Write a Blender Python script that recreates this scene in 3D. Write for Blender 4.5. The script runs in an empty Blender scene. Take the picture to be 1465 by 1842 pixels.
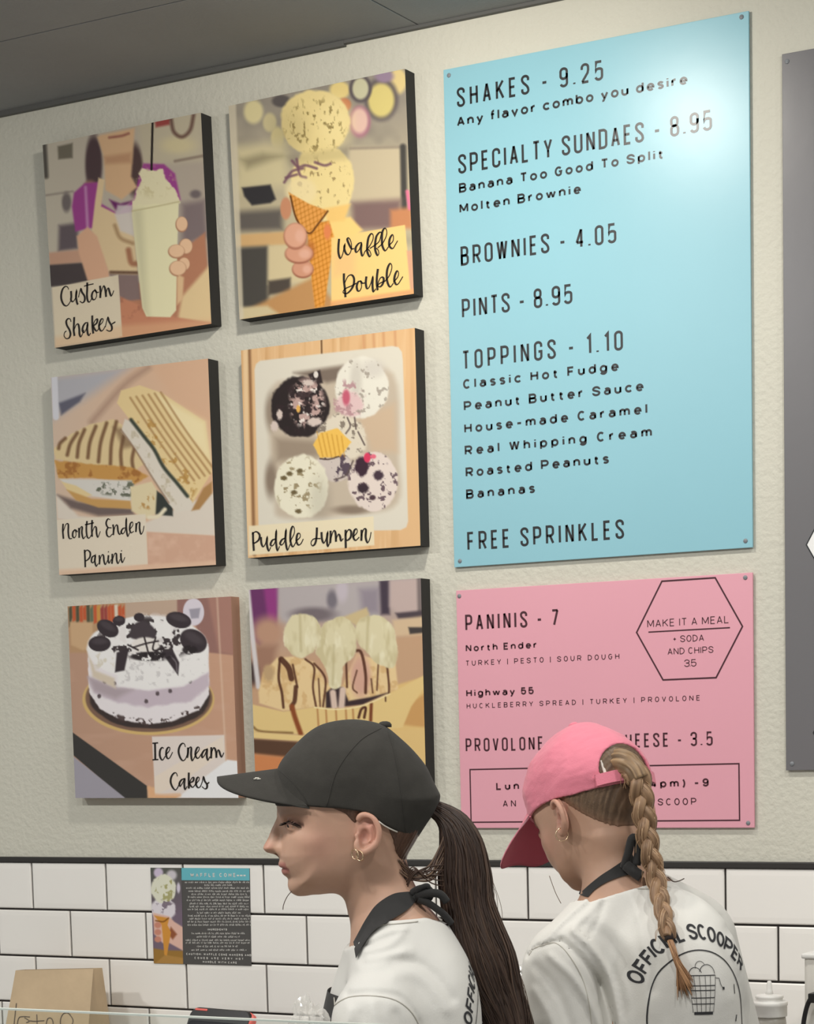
import bpy, bmesh, math, random
import numpy as np
from mathutils import Vector, Matrix, noise as mnoise
from mathutils.bvhtree import BVHTree

# ------------------------------------------------------------------ camera
SC = bpy.context.scene
COL = SC.collection
CAM = np.array([3.20279, -3.89222, 1.65756])
ROT = np.array([[0.86846166, -0.03402894, 0.49458707],
                [0.49515771, 0.10855147, -0.86199502],
                [-0.02435538, 0.99350823, 0.11112249]])
FPX, CX, CY = 3999.888, 743.04, 1772.95
cam = bpy.data.cameras.new('camera')
cam.sensor_width = 36.0
cam.lens = FPX * 36.0 / 1842.0
cam.shift_x = (732.5 - CX) / 1842.0
cam.shift_y = (CY - 921.0) / 1842.0
cam.clip_start = 0.05
camo = bpy.data.objects.new('camera', cam)
COL.objects.link(camo)
mw = Matrix.Identity(4)
for i in range(3):
    for j in range(3):
        mw[i][j] = ROT[i, j]
    mw[i][3] = CAM[i]
camo.matrix_world = mw
SC.camera = camo

def ray(px, py):
    return ROT @ np.array([(px - CX) / FPX, -(py - CY) / FPX, -1.0])
def on_y(px, py, Y):
    d = ray(px, py)
    return CAM + d * (Y - CAM[1]) / d[1]
def at_depth(px, py, D):
    return CAM + ray(px, py) * D

# ------------------------------------------------------------------ world, lamps, exposure
SC.view_settings.view_transform = 'Standard'
SC.view_settings.look = 'None'
SC.view_settings.exposure = 0.06
SC.view_settings.gamma = 1.0
SC.view_settings.use_curve_mapping = False
W = bpy.data.worlds.new('room_light')
SC.world = W
W.use_nodes = True
W.node_tree.nodes['Background'].inputs[0].default_value = (1.0, 0.99, 0.97, 1)
W.node_tree.nodes['Background'].inputs[1].default_value = 0.36

def area(name, loc, target, size, power, color, spread=None, size_y=None):
    l = bpy.data.lights.new(name, 'AREA')
    l.shape = 'DISK' if size_y is None else 'RECTANGLE'
    l.size = size
    if size_y is not None:
        l.size_y = size_y
    l.energy = power
    l.color = color
    if spread:
        l.spread = math.radians(spread)
    o = bpy.data.objects.new(name, l)
    COL.objects.link(o)
    o.location = loc
    o.rotation_euler = (Vector(target) - Vector(loc)).to_track_quat('-Z', 'Y').to_euler()
    return o
# downlight in the ceiling just in front of the menu boards (its mirror image is the sheen on the blue board)
area('downlight', (1.30, -0.80, 2.99), (1.10, -0.36, 2.15), 0.10, 9.3, (1.0, 0.945, 0.86))
# the rest of that row further right, and added fill lamps for workers and tiles
for lx, lp in ((2.45, 8), (3.55, 9)):
    area('wall_downlight', (lx, -0.85, 2.99), (lx - .15, -0.75, 1.0), 0.10, lp, (1.0, 0.985, 0.955))
for lx, lp in ((-0.70, 28), (0.60, 22), (1.90, 18), (3.20, 16)):
    area('counter_fill', (lx, -2.60, 2.99), (lx, -2.30, 1.0), 0.20, lp, (1.0, 0.985, 0.955))

# ------------------------------------------------------------------ helpers
def s2l(c):
    c = np.asarray(c, float) / 255.0
    return np.where(c <= 0.04045, c / 12.92, ((c + 0.055) / 1.055) ** 2.4)
def rgb(r, g, b):
    v = s2l((r, g, b))
    return (float(v[0]), float(v[1]), float(v[2]), 1.0)

MATS = {}
def mat(name, color=None, rough=0.6, metal=0.0, attr=None, var=0.0, vscale=8.0, bump=0.0, bscale=60.0, bdetail=3.0,
        sheen=0.0, spec=0.5, coat=0.0, coat_rough=0.1, trans=0.0, ior=1.45, alpha=1.0, sss=0.0, stretch=None):
    if name in MATS:
        return MATS[name]
    m = bpy.data.materials.new(name)
    m.use_nodes = True
    nt = m.node_tree
    b = nt.nodes['Principled BSDF']
    b.inputs['Roughness'].default_value = rough
    b.inputs['Metallic'].default_value = metal
    b.inputs['Specular IOR Level'].default_value = spec
    b.inputs['Coat Weight'].default_value = coat
    b.inputs['Coat Roughness'].default_value = coat_rough
    b.inputs['Sheen Weight'].default_value = sheen
    b.inputs['Transmission Weight'].default_value = trans
    b.inputs['IOR'].default_value = ior
    b.inputs['Alpha'].default_value = alpha
    if sss:
        b.inputs['Subsurface Weight'].default_value = sss
        b.inputs['Subsurface Radius'].default_value = (0.010, 0.004, 0.002)
        b.inputs['Subsurface Scale'].default_value = 0.5
    src = None
    if attr:
        a = nt.nodes.new('ShaderNodeAttribute')
        a.attribute_name = attr
        src = a.outputs['Color']
    tc = nt.nodes.new('ShaderNodeTexCoord')
    vec = tc.outputs['Object']
    if stretch:
        mp = nt.nodes.new('ShaderNodeMapping')
        mp.inputs['Scale'].default_value = stretch
        nt.links.new(vec, mp.inputs['Vector'])
        vec = mp.outputs['Vector']
    if var:
        n = nt.nodes.new('ShaderNodeTexNoise')
        n.inputs['Scale'].default_value = vscale
        n.inputs['Detail'].default_value = 4
        nt.links.new(vec, n.inputs['Vector'])
        h = nt.nodes.new('ShaderNodeMapRange')
        h.inputs[1].default_value = 0.25
        h.inputs[2].default_value = 0.75
        h.inputs[3].default_value = 1.0 - var
        h.inputs[4].default_value = 1.0 + var
        nt.links.new(n.outputs['Fac'], h.inputs[0])
        mx = nt.nodes.new('ShaderNodeVectorMath')
        mx.operation = 'SCALE'
        if src is not None:
            nt.links.new(src, mx.inputs[0])
        else:
            mx.inputs[0].default_value = color[:3]
        nt.links.new(h.outputs[0], mx.inputs['Scale'])
        src = mx.outputs[0]
    if src is not None:
        nt.links.new(src, b.inputs['Base Color'])
    else:
        b.inputs['Base Color'].default_value = color
    if bump:
        n2 = nt.nodes.new('ShaderNodeTexNoise')
        n2.inputs['Scale'].default_value = bscale
        n2.inputs['Detail'].default_value = bdetail
        nt.links.new(vec, n2.inputs['Vector'])
        bp = nt.nodes.new('ShaderNodeBump')
        bp.inputs['Strength'].default_value = 1.0
        bp.inputs['Distance'].default_value = bump
        nt.links.new(n2.outputs['Fac'], bp.inputs['Height'])
        nt.links.new(bp.outputs['Normal'], b.inputs['Normal'])
    MATS[name] = m
    return m

def mesh_obj(name, V, F, material, parent=None, smooth=False, colors=None, loc=None):
    me = bpy.data.meshes.new(name)
    V = np.asarray(V, np.float32)
    if isinstance(F, np.ndarray):
        k = F.shape[1]
        me.vertices.add(len(V))
        me.vertices.foreach_set('co', V.ravel())
        me.loops.add(F.size)
        me.loops.foreach_set('vertex_index', F.ravel().astype(np.int32))
        me.polygons.add(len(F))
        me.polygons.foreach_set('loop_start', np.arange(0, F.size, k, dtype=np.int32))
        me.update(calc_edges=True)
        me.validate()
    else:
        me.from_pydata(V.tolist(), [], F)
        me.update()
    if smooth:
        me.polygons.foreach_set('use_smooth', np.ones(len(me.polygons), bool))
    if colors is not None:
        a = me.color_attributes.new('tint', 'FLOAT_COLOR', 'POINT')
        c = np.ones((len(V), 4), np.float32)
        c[:, :3] = colors
        a.data.foreach_set('color', c.ravel())
    mats = material if isinstance(material, (list, tuple)) else [material]
    for m in mats:
        me.materials.append(m)
    o = bpy.data.objects.new(name, me)
    COL.objects.link(o)
    if parent is not None:
        o.parent = parent
    if loc is not None:
        o.location = loc
    return o

def empty(name, loc, label, cat, group=None, rot=(0, 0, 0)):
    o = bpy.data.objects.new(name, None)
    o.empty_display_size = 0.05
    COL.objects.link(o)
    o.location = loc
    o.rotation_euler = rot
    tag(o, label, cat, group)
    return o
def tag(o, label=None, cat=None, group=None, kind=None):
    if label: o['label'] = label
    if cat: o['category'] = cat
    if group: o['group'] = group
    if kind: o['kind'] = kind
    return o

class MB:
    """gathers simple shapes into one mesh"""
    def __init__(s):
        s.V, s.F = [], []
    def add(s, V, F):
        n = len(s.V)
        s.V += [tuple(map(float, v)) for v in V]
        s.F += [tuple(i + n for i in f) for f in F]
        return s
    def box(s, x0, x1, y0, y1, z0, z1, bev=0.0):
        if bev <= 0:
            V = [(x, y, z) for x in (x0, x1) for y in (y0, y1) for z in (z0, z1)]
            F = [(0, 1, 3, 2), (4, 6, 7, 5), (0, 4, 5, 1), (2, 3, 7, 6), (0, 2, 6, 4), (1, 5, 7, 3)]
            return s.add(V, F)
        bm = bmesh.new()
        bmesh.ops.create_cube(bm, size=1.0)
        for v in bm.verts:
            v.co = ((x0 + x1) / 2 + v.co.x * (x1 - x0), (y0 + y1) / 2 + v.co.y * (y1 - y0), (z0 + z1) / 2 + v.co.z * (z1 - z0))
        bmesh.ops.bevel(bm, geom=bm.edges[:], offset=bev, segments=2, affect='EDGES', profile=0.6)
        bm.verts.index_update()
        s.add([v.co[:] for v in bm.verts], [tuple(v.index for v in f.verts) for f in bm.faces])
        bm.free()
        return s
    def tube(s, pts, rad, n=8, cap=True, squash=None):
        pts = [np.asarray(p, float) for p in pts]
        m = len(pts)
        if not hasattr(rad, '__len__'):
            rad = [rad] * m
        ref = None
        V = []
        for i in range(m):
            t = pts[min(i + 1, m - 1)] - pts[max(i - 1, 0)]
            t = t / (np.linalg.norm(t) + 1e-12)
            if ref is None:
                ref = np.array([0, 0, 1.0]) if abs(t[2]) < 0.9 else np.array([1.0, 0, 0])
            u = ref - t * (ref @ t)
            u /= np.linalg.norm(u) + 1e-12
            w = np.cross(t, u)
            ref = u
            for k in range(n):
                a = 2 * math.pi * k / n
                V.append(pts[i] + rad[i] * (math.cos(a) * u + math.sin(a) * w))
        F = []
        for i in range(m - 1):
            for k in range(n):
                k2 = (k + 1) % n
                F.append((i * n + k, i * n + k2, (i + 1) * n + k2, (i + 1) * n + k))
        if cap:
            F.append(tuple(range(n - 1, -1, -1)))
            F.append(tuple((m - 1) * n + k for k in range(n)))
        return s.add(V, F)
    def lathe(s, prof, c=(0, 0, 0), n=32):
        V, F = [], []
        for r, z in prof:
            for k in range(n):
                a = 2 * math.pi * k / n
                V.append((c[0] + r * math.cos(a), c[1] + r * math.sin(a), c[2] + z))
        for i in range(len(prof) - 1):
            for k in range(n):
                k2 = (k + 1) % n
                F.append((i * n + k, i * n + k2, (i + 1) * n + k2, (i + 1) * n + k))
        F.append(tuple(range(n - 1, -1, -1)))
        F.append(tuple((len(prof) - 1) * n + k for k in range(n)))
        return s.add(V, F)
    def build(s, name, material, parent=None, smooth=False, xf=None):
        V = s.V if xf is None else [xf(v) for v in s.V]
        return mesh_obj(name, V, s.F, material, parent, smooth)

def catmull(pts, n=8, closed=False):
    P = [np.asarray(p, float) for p in pts]
    m = len(P)
    out = []
    rng = range(m if closed else m - 1)
    for i in rng:
        if closed:
            p0, p1, p2, p3 = P[(i - 1) % m], P[i], P[(i + 1) % m], P[(i + 2) % m]
        else:
            p0 = P[i - 1] if i > 0 else 2 * P[0] - P[1]
            p1, p2 = P[i], P[i + 1]
            p3 = P[i + 2] if i + 2 < m else 2 * P[-1] - P[-2]
        for k in range(n):
            t = k / n
            out.append(0.5 * ((2 * p1) + (-p0 + p2) * t + (2 * p0 - 5 * p1 + 4 * p2 - p3) * t * t + (-p0 + 3 * p1 - 3 * p2 + p3) * t ** 3))
    if not closed:
        out.append(P[-1])
    return out

def ribbon(pts, width, closed=False):
    """flat mitred band along a 2-D polyline; width is a number or a list"""
    P = [np.asarray(p, float) for p in pts]
    Q = [P[0]]
    for p in P[1:]:
        if np.linalg.norm(p - Q[-1]) > 1e-7:
            Q.append(p)
    if closed and np.linalg.norm(Q[0] - Q[-1]) < 1e-7:
        Q.pop()
    P = Q
    m = len(P)
    if m < 2:
        return [], []
    wid = [width] * m if not hasattr(width, '__len__') else list(width)[:m] + [width[-1]] * max(0, m - len(width))
    L, R = [], []
    for i in range(m):
        a = P[i] - P[i - 1] if (i > 0 or closed) else P[1] - P[0]
        b = P[(i + 1) % m] - P[i] if (i < m - 1 or closed) else P[-1] - P[-2]
        a = a / (np.linalg.norm(a) + 1e-12)
        b = b / (np.linalg.norm(b) + 1e-12)
        na, nb = np.array([-a[1], a[0]]), np.array([-b[1], b[0]])
        k = na + nb
        kk = np.linalg.norm(k)
        k = na if kk < 1e-6 else k / kk
        d = max(0.4, float(k @ nb))
        off = k * (wid[i] / 2 / d)
        L.append(P[i] + off)
        R.append(P[i] - off)
    V = L + R
    F = [(i, m + i, m + i + 1, i + 1) for i in range(m - 1)]
    if closed:
        F.append((m - 1, 2 * m - 1, m, 0))
    return V, F
# ------------------------------------------------------------------ stroke lettering
def arc(cx, cy, rx, ry, a0, a1, n=9):
    return [(cx + rx * math.cos(math.radians(a0 + (a1 - a0) * i / n)), cy + ry * math.sin(math.radians(a0 + (a1 - a0) * i / n))) for i in range(n + 1)]
def ring(w, r, y0=0.0, y1=1.0):
    h = (y1 - y0) / 2
    r = min(r, h)
    return arc(w / 2, y1 - r, w / 2, r, 0, 180) + arc(w / 2, y0 + r, w / 2, r, 180, 360) + [(w, y1 - r)]
def bowl(x0, xr, y0, y1, r, k=1.0):
    r = min(r, (y1 - y0) / 2)
    rx = min((xr - x0) * k, r * 1.05 if k == 1.0 else (xr - x0) * k)
    return [(x0, y1), (xr - rx, y1)] + arc(xr - rx, y1 - r, rx, r, 90, 0, 7) + arc(xr - rx, y0 + r, rx, r, 0, -90, 7) + [(x0, y0)]
def bez(p, n=8):
    a, b, c, d = [np.array(q, float) for q in p]
    return [tuple((1 - t) ** 3 * a + 3 * (1 - t) ** 2 * t * b + 3 * (1 - t) * t * t * c + t ** 3 * d) for t in [i / n for i in range(n + 1)]]

def caps(ch, w, r):
    """strokes of a capital, figure or sign one unit tall, and its width"""
    W = w
    if ch == 'A': return [[(0, 0), (W / 2, 1)], [(W / 2, 1), (W, 0)], [(W * .17, .3), (W * .83, .3)]], W
    if ch == 'B': return [[(0, 0)] + [(0, 1)] + bowl(0, W * .93, .52, 1, r)[1:], bowl(0, W, 0, .52, r) + [(0, 0), (0, .6)]], W
    if ch in 'CG' and r > .4:
        c = arc(W / 2, .5, W / 2, .5, 46, 314, 22)
        return ([c] if ch == 'C' else [c + [(W * .93, .48), (W * .55, .48)]]), W
    if ch == 'C': return [[(W, .70)] + arc(W / 2, 1 - min(r, .5), W / 2, min(r, .5), 12, 180) + arc(W / 2, min(r, .5), W / 2, min(r, .5), 180, 348) + [(W, .30)]], W
    if ch == 'D': return [[(0, 0), (0, 1)] + bowl(0, W, 0, 1, r)[1:]], W
    if ch == 'E': return [[(W * .82, 1), (0, 1), (0, 0), (W * .82, 0)], [(0, .52), (W * .72, .52)]], W * .82
    if ch == 'F': return [[(W * .82, 1), (0, 1), (0, 0)], [(0, .5), (W * .72, .5)]], W * .82
    if ch == 'G': return [[(W, .72)] + arc(W / 2, 1 - min(r, .5), W / 2, min(r, .5), 12, 180) + arc(W / 2, min(r, .5), W / 2, min(r, .5), 180, 350) + [(W, .46), (W * .55, .46)]], W
    if ch == 'H': return [[(0, 0), (0, 1)], [(W, 0), (W, 1)], [(0, .52), (W, .52)]], W
    if ch == 'I': return [[(0, 0), (0, 1)]], 0.0
    if ch == 'K': return [[(0, 0), (0, 1)], [(W, 1), (0, .42)], [(W * .33, .6), (W * 1.03, 0)]], W
    if ch == 'L': return [[(0, 1), (0, 0), (W * .8, 0)]], W * .8
    if ch == 'M': return [[(0, 0), (0, 1)], [(.01, 1), (W * .62, .15)], [(W * .62, .15), (W * 1.24 - .01, 1)], [(W * 1.24, 1), (W * 1.24, 0)]], W * 1.24
    if ch == 'N': return [[(0, 0), (0, 1)], [(.01, 1), (W - .01, 0)], [(W, 0), (W, 1)]], W
    if ch == 'O': return [ring(W, r)], W
    if ch == 'P': return [[(0, 0), (0, 1)] + bowl(0, W, .42, 1, r)[1:]], W
    if ch == 'R': return [[(0, 0), (0, 1)] + bowl(0, W, .45, 1, r)[1:], [(W * .5, .45), (W, 0)]], W
    if ch == 'S':
        q = min(r, .27)
        return [[(W * .98, .73)] + arc(W / 2, 1 - q, W / 2, q, 8, 180) + bez([(0, 1 - q), (0, .55), (W, .5), (W, q)]) + arc(W / 2, q, W / 2, q, 0, -172) + [(W * .02, .27)]], W
    if ch == 'T': return [[(0, 1), (W * .9, 1)], [(W * .45, 1), (W * .45, 0)]], W * .9
    if ch == 'U': return [[(0, 1)] + arc(W / 2, min(r, .5), W / 2, min(r, .5), 180, 360) + [(W, 1)]], W
    if ch == 'V': return [[(0, 1), (W / 2, 0)], [(W / 2, 0), (W, 1)]], W
    if ch == 'W': return [[(0, 1), (W * .36, 0)], [(W * .36, 0), (W * .72, 1)], [(W * .72, 1), (W * 1.08, 0)], [(W * 1.08, 0), (W * 1.44, 1)]], W * 1.44
    if ch == 'Y': return [[(0, 1), (W / 2, .42), (W, 1)], [(W / 2, .42), (W / 2, 0)]], W
    if ch == 'X': return [[(0, 0), (W, 1)], [(0, 1), (W, 0)]], W
    if ch == '0': return [ring(W, r)], W
    if ch == '1': return [[(0, .84), (W * .42, 1), (W * .42, 0)]], W * .42
    if ch == '2': return [[(0, .72)] + arc(W / 2, 1 - min(r, .3), W / 2, min(r, .3), 172, 0) + [(W, .66), (W * .9, .5), (W * .04, .03)], [(0, 0), (W, 0)]], W
    if ch == '3':
        q = min(r, .26)
        return [[(0, .76)] + arc(W / 2, 1 - q, W / 2, q, 170, 0) + arc(W * .45, .52 + q * .8, W * .55, q * .8, 0, -90, 5) + [(W * .3, .53)],
                [(W * .3, .53)] + arc(W * .45, .53 - q, W * .55, q, 90, 0, 5) + arc(W / 2, q, W / 2, q, 0, -172)], W
    if ch == '4': return [[(W * .72, 0), (W * .72, 1)], [(W * .70, 1), (0, .26)], [(0, .26), (W, .26)]], W
    if ch == '5':
        q = min(r, .3)
        return [[(W * .92, 1), (W * .1, 1), (W * .04, .52)] + arc(W / 2, .60 - q * .55, W / 2, q * .62, 150, 0, 7) + arc(W / 2, q, W / 2, q, 0, -172)], W
    if ch == '7': return [[(0, 1), (W, 1)], [(W * .96, 1), (W * .3, 0)]], W
    if ch == '8': return [ring(W * .92, min(r, .24), .53, 1), ring(W, min(r, .27), 0, .53)], W
    if ch == '9': return [ring(W, min(r, .28), .42, 1), [(W, .72), (W, min(r, .3))] + arc(W / 2, min(r, .3), W / 2, min(r, .3), 0, -165)], W
    if ch == '-': return [[(0, .42), (W * .62, .42)]], W * .62
    if ch == '.': return [[(0, 0), (0, .085)]], 0.02
    if ch == '|': return [[(0, -.12), (0, 1.08)]], 0.0
    if ch == '+': return [[(0, .5), (W * .6, .5)], [(W * .3, .26), (W * .3, .74)]], W * .6
    if ch == '(': return [arc(.5, .42, .5, .78, 130, 230, 8)], .2
    if ch == ')': return [[(x, y) for x, y in arc(-.32, .42, .5, .78, 50, -50, 8)]], .18
    if ch == ':': return [[(0, 0), (0, .1)], [(0, .5), (0, .6)]], 0.02
    return [], 0.3
X = .70
def lower(ch):
    o = ring(.62, .35, 0, X)
    if ch == 'a': return [ring(.54, .24, 0, .44), [(.05, .60)] + arc(.28, X - .24, .28, .24, 140, 0, 7) + [(.56, 0)]], .56
    if ch == 'b': return [[(0, 1.05), (0, 0)], o], .62
    if ch == 'c': return [arc(.33, X / 2, .33, X / 2, 42, 318, 16)], .58
    if ch == 'd': return [[(.62, 1.05), (.62, 0)], o], .62
    if ch == 'e': return [[(.03, .35), (.64, .35)] + arc(.33, X / 2, .31, X / 2, 4, 318, 18)], .64
    if ch == 'f': return [[(.34, 1.03)] + arc(.31, .84, .19, .19, 90, 180, 5) + [(.12, 0)], [(-.02, .63), (.34, .63)]], .32
    if ch == 'g': return [o, [(.62, X), (.62, 0)] + arc(.31, 0, .31, .28, 0, -160, 9)], .62
    if ch == 'h': return [[(0, 1.05), (0, 0)], [(0, .38)] + arc(.28, X - .28, .28, .28, 180, 0, 10) + [(.56, 0)]], .56
    if ch == 'i': return [[(0, 0), (0, X)], [(0, .88), (0, 1.0)]], 0.0
    if ch == 'j': return [[(.1, X), (.1, -.2)]], .1
    if ch == 'k': return [[(0, 1.05), (0, 0)], [(.5, X), (0, .25)], [(.2, .43), (.54, 0)]], .54
    if ch == 'l': return [[(0, 0), (0, 1.05)]], 0.0
    if ch == 'm': return [[(0, 0), (0, X)], [(0, .38)] + arc(.24, X - .25, .24, .25, 180, 0, 9) + [(.48, 0)], [(.48, .38)] + arc(.72, X - .25, .24, .25, 180, 0, 9) + [(.96, 0)]], .96
    if ch == 'n': return [[(0, 0), (0, X)], [(0, .38)] + arc(.28, X - .28, .28, .28, 180, 0, 10) + [(.56, 0)]], .56
    if ch == 'o': return [o], .62
    if ch == 'p': return [[(0, X), (0, -.27)], o], .62
    if ch == 'r': return [[(0, 0), (0, X)], [(0, .36)] + arc(.3, X - .3, .3, .29, 180, 92, 6) + [(.34, X - .01)]], .34
    if ch == 's':
        return [[(.47, .56)] + arc(.25, X - .17, .22, .17, 30, 180, 8) + bez([(.03, X - .17), (.03, .34), (.49, .38), (.49, .18)], 6) + arc(.25, .18, .24, .18, 0, -150, 8)], .49
    if ch == 't': return [[(.12, .88), (.12, .19)] + arc(.31, .19, .19, .19, 180, 285, 6), [(-.02, .63), (.34, .63)]], .36
    if ch == 'u': return [[(0, X)] + arc(.28, .28, .28, .28, 180, 360, 10) + [(.56, X)], [(.56, X), (.56, 0)]], .56
    if ch == 'v': return [[(0, X), (.3, 0), (.6, X)]], .6
    if ch == 'w': return [[(0, X), (.24, 0)], [(.24, 0), (.48, X)], [(.48, X), (.72, 0)], [(.72, 0), (.96, X)]], .96
    if ch == 'y': return [[(0, X), (.3, 0)], [(.6, X), (.22, -.18)] + arc(.1, -.13, .13, .14, -30, -110, 4)], .6
    return [], .3

def glyph(ch, style):
    if style == 'tall': return caps(ch, .36, .17)
    if style == 'thin': return caps(ch, .68, .5)
    if ch.islower(): return lower(ch)
    return caps(ch, .70 if not ch.isdigit() else .58, .5)
STROKE = {'tall': .136, 'bold': .222, 'thin': .150}

def letters(text, style, p0, p1, h, out, weight=1.0, lift=0.0):
    """lays text from p0 to p1 (2-D) with capital height h; appends bands to out=(V,F)"""
    t = STROKE[style] * weight
    p0, p1 = np.array(p0, float), np.array(p1, float)
    total = np.linalg.norm(p1 - p0)
    ex = (p1 - p0) / total
    ey = np.array([-ex[1], ex[0]])
    gl = [(None, (.22 if style != 'tall' else .12)) if c == ' ' else glyph(c, style) for c in text]
    wsum = sum(g[1] for g in gl) + t * sum(1 for g in gl if g[0] is not None)
    gaps = len(text) - 1
    gap = (total / h - wsum) / max(gaps, 1)
    x = t / 2
    for (st, w) in gl:
        if st is None:
            x += w + gap
            continue
        for s in st:
            pts = [(p0 + ex * (x + a) * h + ey * (t / 2 + b * (1 - t)) * h) for a, b in s]
            closed = len(s) > 8 and math.hypot(s[0][0] - s[-1][0], s[0][1] - s[-1][1]) < 1e-6
            V, F = ribbon(pts, t * h, closed)
            n = len(out[0])
            out[0].extend(V)
            out[1].extend([tuple(i + n for i in f) for f in F])
        x += w + t + gap
    return out
def band(pts, w, out, closed=False):
    V, F = ribbon(pts, w, closed)
    n = len(out[0])
    out[0].extend(V)
    out[1].extend([tuple(i + n for i in f) for f in F])
def flat_obj(name, out, y, material, parent, origin=(0, 0, 0)):
    V = [(v[0] - origin[0], y - origin[1], v[1] - origin[2]) for v in out[0]]
    return mesh_obj(name, V, out[1], material, parent)
# ------------------------------------------------------------------ the room
M_wall = mat('wall_paint', rgb(207, 205, 191), rough=.7, var=.035, vscale=2.5, bump=.0022, bscale=85, bdetail=2.5, spec=.3)
M_tile = mat('glazed_tile', rgb(244, 241, 235), rough=.22, var=.02, vscale=3, spec=.5)
M_grout = mat('dark_grout', rgb(52, 48, 46), rough=.9)
M_trim = mat('black_metal_trim', rgb(50, 48, 46), rough=.45)
M_ceil = mat('grey_ceiling_panel', rgb(150, 151, 151), rough=.8, var=.04, vscale=5, bump=.0006, bscale=160)
M_ceilgap = mat('ceiling_shadow_gap', rgb(52, 52, 52), rough=.9)
M_ceiltrim = mat('ceiling_angle', rgb(92, 92, 89), rough=.6)
M_steel = mat('steel', rgb(190, 190, 190), rough=.3, metal=1.0)
TRZ, TW_, TH_ = 1.40, .2064, .1048
XL, XR = -2.2, 4.2
wall = tag(MB().box(XL, XR, 0, .12, TRZ, 3.2).build('wall_back', M_wall), kind='structure')
wall2 = tag(MB().box(XL, XR, -.0035, .12, 0, TRZ).build('wall_lower', M_grout), kind='structure')
tb = MB()
for r in range(6):
    z1 = TRZ - r * TH_
    off = 0 if r % 2 == 0 else TW_ / 2
    for k in range(-6, 14):
        x0, x1 = k * TW_ + off + .0023, (k + 1) * TW_ + off - .0023
        za, zb = z1 - TH_ + .0023, z1 - (.0023 if r else .001)
        V = []
        for d, y in ((0, -.002), (0, -.0075), (.0022, -.0092), (.012, -.0097)):
            V += [(x0 + d, y, za + d), (x1 - d, y, za + d), (x1 - d, y, zb - d), (x0 + d, y, zb - d)]
        F = []
        for i in range(3):
            F += [(4 * i + a, 4 * i + (a + 1) % 4, 4 * i + 4 + (a + 1) % 4, 4 * i + 4 + a) for a in range(4)]
        F.append((12, 13, 14, 15))
        tb.add(V, F)
tb.build('subway_tile', M_tile, wall2)
tag(MB().box(XL, XR, -.012, .0, TRZ, TRZ + .0125, .002).build('trim_1', M_trim), kind='structure')
# ceiling of grey panels, gaps between them
CZ = 3.0140
cb = MB()
ys = [-.004, -.378] + [-.378 - .61 * k for k in range(1, 10)]
xs = [1.039 + 1.22 * k for k in range(-4, 5)]
for i in range(len(ys) - 1):
    for j in range(len(xs) - 1):
        cb.box(xs[j] + .0018, xs[j + 1] - .0018, ys[i + 1] + .0018, ys[i] - .0018, CZ, CZ + .015, .0012)
ceil_o = tag(cb.build('ceiling', M_ceil), kind='structure')
MB().box(xs[0], xs[-1], ys[-1], 0, CZ + .008, CZ + .05).build('ceiling_grid', M_ceilgap, ceil_o)
t2 = MB()
t2.box(XL, .872, -.012, 0, CZ - .010, CZ + .002, .001)
t2.box(.872, XR, -.012, 0, CZ - .006, CZ + .002, .001)
tag(t2.build('trim_2', M_ceiltrim), kind='structure')
M_floor = mat('grey_floor_tile', rgb(120, 116, 110), rough=.4, var=.08, vscale=3)
tag(MB().box(XL, 4.9, -5.6, .12, -.1, 0).build('floor', M_floor), kind='structure')

# ------------------------------------------------------------------ menu boards
M_ink = mat('dark_lettering', rgb(38, 40, 42), rough=.33, spec=.5)
M_inkp = mat('plum_lettering', rgb(74, 40, 48), rough=.4, spec=.4)
def board(name, x0, x1, z0, z1, color, label, rough, screws, yb=-.0030, yf=-.0075):
    o = MB().box(x0, x1, yf, yb, z0, z1, .0008).build(name, mat(name + '_face', color, rough=rough, spec=.5, var=.015, vscale=4, bump=.00012, bscale=30), None)
    tag(o, label, 'menu board')
    for (x, z) in screws:
        s = MB()
        s.lathe([(.0042, 0), (.0042, .0006), (.0030, .0015), (.0012, .0018)], n=14)
        s.add(*MB().box(-.0024, .0024, -.0005, .0005, .0016, .0020).__dict__.values())
        s.build('screw', mat('board_screw', rgb(134, 138, 142), rough=.5), o, True, xf=lambda v, x=x, z=z: (x + v[0], yf - v[2], z + v[1]))
    return o
blue = board('blue_menu_board', 1.0905, 1.7100, 1.9855, 2.9235, rgb(142, 194, 207), 'large pale blue menu board listing shakes, sundaes and toppings', .33,
             [(1.1025, 2.9115), (1.6965, 2.915), (1.6965, 1.998), (1.1035, 1.997)])
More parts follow.
